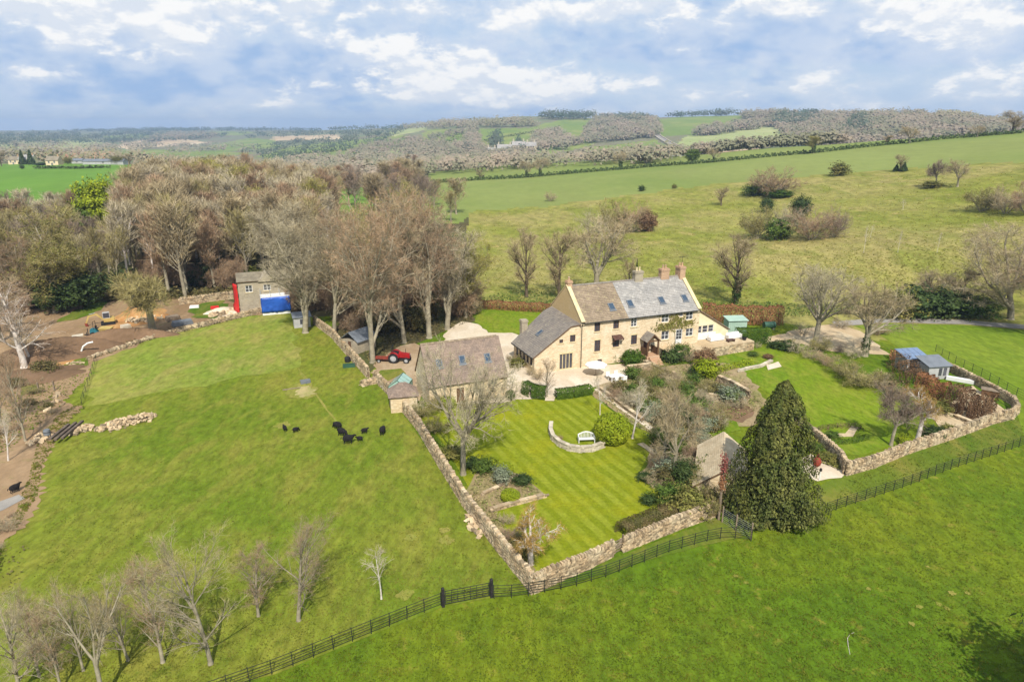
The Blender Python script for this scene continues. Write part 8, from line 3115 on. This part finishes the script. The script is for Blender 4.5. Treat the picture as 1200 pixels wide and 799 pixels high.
def excavator(px, py, s, rz, label, paint, cabmat, arm_paint):
    p = P(px, py)
    t = thing('excavator', label, 'excavator', tuple(p), rz)
    tracks(t, 2.6 * s, .45 * s, .6 * s, 1.6 * s)
    m = MB()
    m.box(-1.2 * s, .7 * s, -.85 * s, .85 * s, .72 * s, 1.5 * s)
    m.box(-1.35 * s, -1.2 * s, -.7 * s, .7 * s, .75 * s, 1.35 * s)
    m.box(-.3 * s, .3 * s, -.4 * s, .4 * s, .55 * s, .72 * s)
    body = m.build('body', M[paint], t)
    m = MB()
    m.box(-.5 * s, .75 * s, .05 * s, .84 * s, 1.502 * s, 1.58 * s)
    m.box(-.5 * s, .75 * s, .05 * s, .84 * s, 2.6 * s, 2.7 * s)
    for x in (-.47, .72):
        for y in (.08, .81):
            m.box((x - .04) * s, (x + .04) * s, (y - .04) * s, (y + .04) * s, 1.58 * s, 2.6 * s)
    cab = m.build('cab', M[cabmat], t)
    m = MB()
    m.box(-.42 * s, .68 * s, .1 * s, .8 * s, 1.6 * s, 2.58 * s)
    m.build('cab_glass', M['glass'], cab)
    m = MB()
    m.hexa([(.5 * s, -.35 * s, 1.1 * s), (.5 * s, -.05 * s, 1.1 * s), (.8 * s, -.05 * s, 1.0 * s), (.8 * s, -.35 * s, 1.0 * s),
            (1.7 * s, -.33 * s, 2.5 * s), (1.7 * s, -.07 * s, 2.5 * s), (2.0 * s, -.07 * s, 2.3 * s), (2.0 * s, -.33 * s, 2.3 * s)][::1])
    m.bar((1.8 * s, -.2 * s, 2.35 * s), (3.3 * s, -.2 * s, 2.1 * s), .26 * s, .3 * s)
    m.build('boom', M[arm_paint], t)
    m = MB()
    m.bar((3.2 * s, -.2 * s, 2.2 * s), (3.9 * s, -.2 * s, .6 * s), .2 * s, .26 * s)
    m.build('dipper_arm', M[arm_paint], t)
    m = MB()
    m.bar((2.0 * s, -.2 * s, 2.65 * s), (3.1 * s, -.2 * s, 2.5 * s), .1 * s)
    m.build('ram', M['grey_rim'], t)
    m = MB()
    pr = [(3.7, .7), (4.1, .75), (4.05, .25), (3.75, .05), (3.45, .2)]
    n = len(pr)
    m.add([(a * s, -.55 * s, b * s) for a, b in pr] + [(a * s, .15 * s, b * s) for a, b in pr], [tuple(range(n)), tuple(range(n, 2 * n))[::-1]] + [((k + 1) % n, k, k + n, (k + 1) % n + n) for k in range(n)])
    m.build('bucket', M['rust'], t)


excavator(127, 380, .8, PI + .55, 'yellow excavator with its arm reaching left over the clay', 'yellow_paint', 'shed_grey', 'yellow_paint')


def dumper(px, py, s, rz, label, paint, skip):
    p = P(px, py)
    t = thing('dumper', label, 'dumper', tuple(p), rz)
    m = MB()
    m.box(-1.4 * s, 1.2 * s, -.4 * s, .4 * s, .4 * s, .65 * s)
    m.build('chassis', M['rubber'], t)
    m = MB()
    m.hexa([(.25 * s, -.55 * s, .7 * s), (1.3 * s, -.55 * s, .7 * s), (1.3 * s, .55 * s, .7 * s), (.25 * s, .55 * s, .7 * s), (.0, -.8 * s, 1.45 * s), (1.75 * s, -.8 * s, 1.35 * s), (1.75 * s, .8 * s, 1.35 * s), (.0, .8 * s, 1.45 * s)])
    m.build('skip', M[skip], t)
    m = MB()
    m.hexa([(-1.45 * s, -.45 * s, .66 * s), (-.2 * s, -.45 * s, .66 * s), (-.2 * s, .45 * s, .66 * s), (-1.45 * s, .45 * s, .66 * s), (-1.35 * s, -.4 * s, 1.3 * s), (-.55 * s, -.4 * s, 1.3 * s), (-.55 * s, .4 * s, 1.3 * s), (-1.35 * s, .4 * s, 1.3 * s)])
    m.build('engine_cover', M[paint], t)
    m = MB()
    m.box(-.55 * s, -.2 * s, -.25 * s, .25 * s, 1.3 * s, 1.42 * s)
    m.box(-.66 * s, -.55 * s, -.25 * s, .25 * s, 1.3 * s, 1.75 * s)
    m.build('seat', M['rubber'], t)
    m = MB()
    for y in (-.4 * s, .4 * s):
        m.tube([(-.8 * s, y, 1.3 * s), (-.8 * s, y, 2.4 * s)], .035 * s, 6)
    m.tube([(-.8 * s, -.4 * s, 2.4 * s), (-.8 * s, .4 * s, 2.4 * s)], .035 * s, 6)
    m.build('roll_bar', M['rubber'], t)
    for x in (-.95, .85):
        for y in (-.62, .62):
            wheel(t, x * s, y * s, .42 * s, .3 * s, 'yellow_paint')


dumper(119, 394, 1.0, .1, 'teal and yellow site dumper right of the spoil heap', 'teal_paint', 'yellow_paint')
dumper(99, 401, .85, PI + .5, 'pale site dumper at the edge of the dark spoil heap', 'rubber', 'pale_stone')


# ------------------------------------------------------------------ building site and paddock odds and ends
def heap(name, px, py, rx, ry, h, mat, rz, label=None, seed=1):
    p = P(px, py)
    rng = random.Random(seed)
    V, F = [], []
    n, m = 30, 9
    for j in range(m + 1):
        t = j / m
        for k in range(n):
            a = 2 * PI * k / n
            r = (1 - t) * (1 + .12 * math.sin(a * 3 + seed) + .08 * math.sin(a * 7 + seed * 2) + rng.uniform(-.04, .04))
            z = h * (math.sin(t * PI / 2) ** 1.1) * (1 + .18 * math.sin(a * 2 + seed) * (1 - t) + rng.uniform(-.07, .07))
            V.append((rx * r * math.cos(a), ry * r * math.sin(a), max(z, 0) - (.15 if j == 0 else 0)))
    F = [(j * n + k, j * n + (k + 1) % n, (j + 1) * n + (k + 1) % n, (j + 1) * n + k) for j in range(m) for k in range(n)]
    mb = MB()
    mb.add(V, F)
    o = mb.build(name, M[mat], None, tuple(p), rz, smooth=True)
    tag(o, label, kind='structure')


heap('spoil_heap', 66, 416, 8.5, 4.5, 2.4, 'dark_soil', .5, 'dark earth heap behind the birches', 1)
heap('spoil_heap', 140, 398, 8.0, 2.6, 1.7, 'dark_soil', .42, 'dark earth heap right of the dumpers', 2)
heap('clay_heap', 166, 372, 4.5, 2.5, 1.4, 'orange_soil', .3, 'orange clay heap behind the round-crowned tree', 3)
heap('rubble_heap', 262, 366, 3.4, 2.2, .9, 'gravel', .3, 'pale rubble heap beside the red sheeting', 4)
heap('soil_bank', 20, 446, 9, 3.4, 1.2, 'dark_soil', .6, 'brown bank below the wood', 5)


def stone_meshes():
    out = []
    for k in range(5):
        rng = random.Random(90 + k)
        mb = MB()
        a, b, c = .3, .22, .16
        q = [(sx * a * rng.uniform(.5, 1.1), sy * b * rng.uniform(.5, 1.1), z * rng.uniform(.6, 1.3)) for z in (-c * .6, c * rng.uniform(.6, 1.2)) for sx, sy in ((-1, -1), (1, -1), (1, 1), (-1, 1))]
        mb.hexa(q, 0, (.0, .35, .6, .85, 1.0)[k])
        out.append(mb.mesh('stone', M['wall_stone']))
    return out


STONES = stone_meshes()


def stone_pile(label, line, width, height, n, seed, name='stone_pile', scale=1.0):
    rng = random.Random(seed)
    pts = [P(*a) for a in line]
    root = thing(name, label, 'stones', tuple(pts[0]))
    o = pts[0]
    cum = [0]
    for i in range(len(pts) - 1):
        cum.append(cum[-1] + (pts[i + 1] - pts[i]).length)
    for k in range(n):
        s = rng.random() * cum[-1]
        for i in range(len(pts) - 1):
            if s <= cum[i + 1]:
                break
        q = pts[i].lerp(pts[i + 1], (s - cum[i]) / (cum[i + 1] - cum[i])) - o
        d = (pts[i + 1] - pts[i]).normalized()
        u = rng.gauss(0, .42)
        u = max(-1, min(1, u))
        edge = min(1, 4 * min(s, cum[-1] - s) / cum[-1] + .25)
        z = height * (1 - abs(u)) * edge * rng.random() ** .6
        w = width * edge
        sc = scale * rng.uniform(.7, 1.5)
        e = link('stone', STONES[k % 5], root, (q.x - d.y * u * w / 2, q.y + d.x * u * w / 2, z + .05), rng.uniform(0, 6), sc)
        e.rotation_euler.x = rng.uniform(-.8, .8)
        e.rotation_euler.y = rng.uniform(-.8, .8)
    return root


stone_pile('long heap of pale building stone lying on the paddock', [(112, 505), (132, 500), (156, 494), (182, 487)], 2.8, .6, 295, 1, scale=.62)
stone_pile('smaller heap of stones beside the dark timbers', [(84, 510), (98, 504), (108, 500)], 2.0, .45, 90, 2, scale=.62)
stone_pile('pile of pale stones and rubbish at the left end of the stone heap', [(36, 522), (46, 516), (58, 508)], 2.2, .4, 80, 3, scale=.65)
stone_pile('scattered rubble beside the red sheeting of the cottage', [(248, 372), (262, 368), (276, 364)], 3.0, .5, 60, 4, scale=1.3)
stone_pile('loose stones around the clay heap', [(150, 378), (168, 374), (190, 372)], 5.0, .4, 60, 5, scale=1.2)
stone_pile('broken stone and rubble strewn over the soil right of the birches', [(44, 440), (70, 436), (96, 424)], 4.0, .12, 50, 9, scale=.7)
stone_pile('rubble strewn along the clay track below the excavator', [(104, 408), (124, 400), (150, 392)], 3.0, .15, 50, 10, scale=.8)
stone_pile('white stones scattered at the edge of the bare soil', [(56, 484), (66, 474), (68, 462)], 3.5, .05, 12, 6)
stone_pile('tumbled stones against the foot of the garden wall', [(549, 606), (556, 620), (562, 630)], 1.0, .2, 26, 7, scale=.8)
stone_pile('rough stones at the end of the bottom wall beside the pole', [(818, 606), (828, 602), (838, 600)], 1.2, 1.0, 46, 8)

for k, (x0, y0, x1, y1) in enumerate([(60, 520, 82, 503), (66, 521, 90, 501), (74, 519, 98, 499)]):
    a, b = P(x0, y0), P(x1, y1)
    t = thing('timber_baulk', ['dark timber lying leftmost across the stone heap', 'dark timber lying between two others on the stone heap', 'dark timber lying rightmost across the stone heap'][k], 'timber', tuple(a))
    m = MB()
    m.bar((0, 0, .55), (b.x - a.x, b.y - a.y, .6), .28, .22)
    m.build('beam', M['log'], t)
t = thing('barrel', 'grey barrel standing among the pale stones at the left', 'barrel', tuple(P(56, 512)))
m = MB(); m.lathe([(.3, 0), (.34, .25), (.34, .6), (.3, .85), (.26, .85), (.25, .8)], 14); m.build('body', M['slate_metal'], t)
m = MB(); m.lathe([(.352, .2), (.352, .26)], 14); m.lathe([(.352, .58), (.352, .64)], 14); m.build('hoop', M['dark_metal'], t)
# white pipe arch by the clay track
p = P(96, 418)
t = thing('drain_pipe', 'white bent pipe sticking out of the ground by the spoil', 'pipe', tuple(p), .4)
m = MB(); m.tube([(0, 0, -.1), (.05, 0, .8), (.4, 0, 1.5), (1.0, 0, 1.9), (1.7, 0, 2.0)], .12, 8); m.build('tube', M['white_paint'], t)
# feed things by the wall
t = thing('feed_bin', 'round black feed bin beside the wall of the yard', 'bin', tuple(P(407.5, 424)))
m = MB(); m.lathe([(.36, 0), (.42, .3), (.42, .62), (.3, .74), (.05, .78)], 14); m.build('body', M['rubber'], t)
m = MB(); m.box(-.12, .12, -.03, .03, .77, .83); m.build('handle', M['dark_metal'], t)
t = thing('water_trough', 'dark green water trough on the grass beside the yard wall', 'trough', tuple(P(409, 430)), .3)
m = MB()
m.box(-.8, .8, -.35, -.29, 0, .42); m.box(-.8, .8, .29, .35, 0, .42); m.box(-.8, -.74, -.29, .29, 0, .42); m.box(.74, .8, -.29, .29, 0, .42); m.box(-.74, .74, -.29, .29, .02, .08)
m.build('body', M['dark_green'], t)
t = thing('water_trough', 'small grey trough on the trodden patch in the paddock', 'trough', tuple(P(358, 449)), .5)
m = MB()
m.box(-.6, .6, -.3, -.25, 0, .45); m.box(-.6, .6, .25, .3, 0, .45); m.box(-.6, -.55, -.25, .25, 0, .45); m.box(.55, .6, -.25, .25, 0, .45); m.box(-.55, .55, -.25, .25, .02, .3)
m.build('body', M['slate_metal'], t)
t = thing('feed_board', 'weathered plank lying on the trodden patch beside the trough', 'plank', tuple(P(342, 456)), .35)
m = MB(); m.box(-1.1, 1.1, -.12, .12, .02, .1); m.build('plank', M['old_timber'], t)
# covered woodpile in the corner of the yard
t = thing('wheelbarrow', 'black wheelbarrow with pale handles in the corner beside the greenhouse', 'wheelbarrow', tuple(P(455, 456)), .8)
m = MB(); m.hexa([(-.3, -.25, .35), (.35, -.25, .35), (.35, .25, .35), (-.3, .25, .35), (-.45, -.38, .7), (.6, -.38, .62), (.6, .38, .62), (-.45, .38, .7)]); m.build('tray', M['rubber'], t)
for s in (-1, 1):
    m = MB(); m.tube([(.55, s * .1, .25), (-.3, s * .25, .36), (-1.0, s * .3, .6)], .025, 6); m.build('handle', M['grey_rim'], t)
    m = MB(); m.tube([(-.3, s * .25, .36), (-.35, s * .25, 0)], .02, 6); m.build('leg', M['grey_rim'], t)
wheel(t, .62, 0, .2, .1)
# posts on the rough strip
for k, (px, py) in enumerate([(46, 460), (64, 458), (24, 494)]):
    t = thing('fence_post', ['old timber post on the soil left of the weedy strip', 'old timber post in the middle of the weedy strip', 'leaning old post beside the slim bare tree at the left'][k], 'post', tuple(P(px, py)))
    m = MB(); m.box(-.08, .08, -.08, .08, -.2, 1.3); m.build('shaft', M['old_timber'], t)
# site rubbish: sheets and sacks
for k, (px, py, w, d, h, mt, lab) in enumerate([(228, 361, 1.6, .9, .35, 'cloth_white', 'white covered pallet on the grass of the building site'), (252, 362, 1.5, .8, .4, 'tarp_red', 'red-wrapped pallet beside the rubble'), (214, 381, 3.2, 1.4, .7, 'slate_metal', 'grey stack of sheets behind the boundary wall'), (203, 376, 2.2, 1.2, .8, 'old_timber', 'timber stack right of the round-crowned tree'), (148, 386, 1.4, 1.0, .7, 'pale_stone', 'pale bag of sand beside the clay heap')]):
    t = thing('pallet_stack', lab, 'pallet', tuple(P(px, py)), .3 + .2 * k)
    m = MB()
    for j in range(3):
        m.box(-w / 2, w / 2, -d / 2 + j * d / 3, -d / 2 + j * d / 3 + d / 5, 0, .1)
    m.build('pallet', M['old_timber'], t)
    m = MB()
    m.hexa([(-w / 2, -d / 2, .1), (w / 2, -d / 2, .1), (w / 2, d / 2, .1), (-w / 2, d / 2, .1), (-w * .46, -d * .44, .1 + h), (w * .44, -d * .46, .1 + h * .9), (w * .46, d * .43, .1 + h), (-w * .43, d * .46, .1 + h * 1.08)])
    m.build('load', M[mt], t)
# young fruit trees staked in the meadow behind the house
for k, (px, py, pt) in enumerate([(1012, 296, 262), (1052, 296, 268), (1098, 296, 270), (1142, 298, 272), (1020, 278, 262), (1058, 246, 232)]):
    tree(px, py, pt, 'sapling', 'thin young tree in the staked rows on the meadow', 'sapling', w=8, group='staked young trees on the meadow', dmin=112)
# curved dead branch on the pasture
t = thing('dead_branch', 'pale curved dead branch lying on the near pasture', 'branch', tuple(P(992, 765)))
a = P(992, 765)
qs = [P(996, 767) - a, P(994, 757) - a, P(993, 748) - a, P(996, 743) - a, P(1001, 741) - a]
m = MB(); m.tube([(q.x, q.y, .03) for q in qs], [.012, .018, .018, .014, .008], 6); m.build('limb', M['bark_pale'], t)
# tree just outside the frame whose shadow falls on the pasture
plant('tree_evergreen', P(1306, 876), 9.0, 7.6, 'evergreen_tree', 'evergreen tree beyond the lower right corner shading the pasture', 'tree')

# ------------------------------------------------------------------ air
HAZE = 0.00019
m = bpy.data.materials.new('haze_air')
m.use_nodes = True
nt = m.node_tree
nt.nodes.clear()
o_ = nt.nodes.new('ShaderNodeOutputMaterial')
v_ = nt.nodes.new('ShaderNodeVolumePrincipled')
v_.inputs['Color'].default_value = (0.56, 0.74, 1.0, 1)
v_.inputs['Density'].default_value = HAZE
v_.inputs['Anisotropy'].default_value = 0.2
nt.links.new(v_.outputs[0], o_.inputs['Volume'])
zmin = float(min(HG.min(), 0)) - 2
zmax = float(HG.max()) + 45
mb = MB()
mb.box(-7200, 7200, -7200, 7200, zmin, zmax)
hz = mb.build('haze', m)
tag(hz, kind='stuff')
print('haze', zmin, zmax)
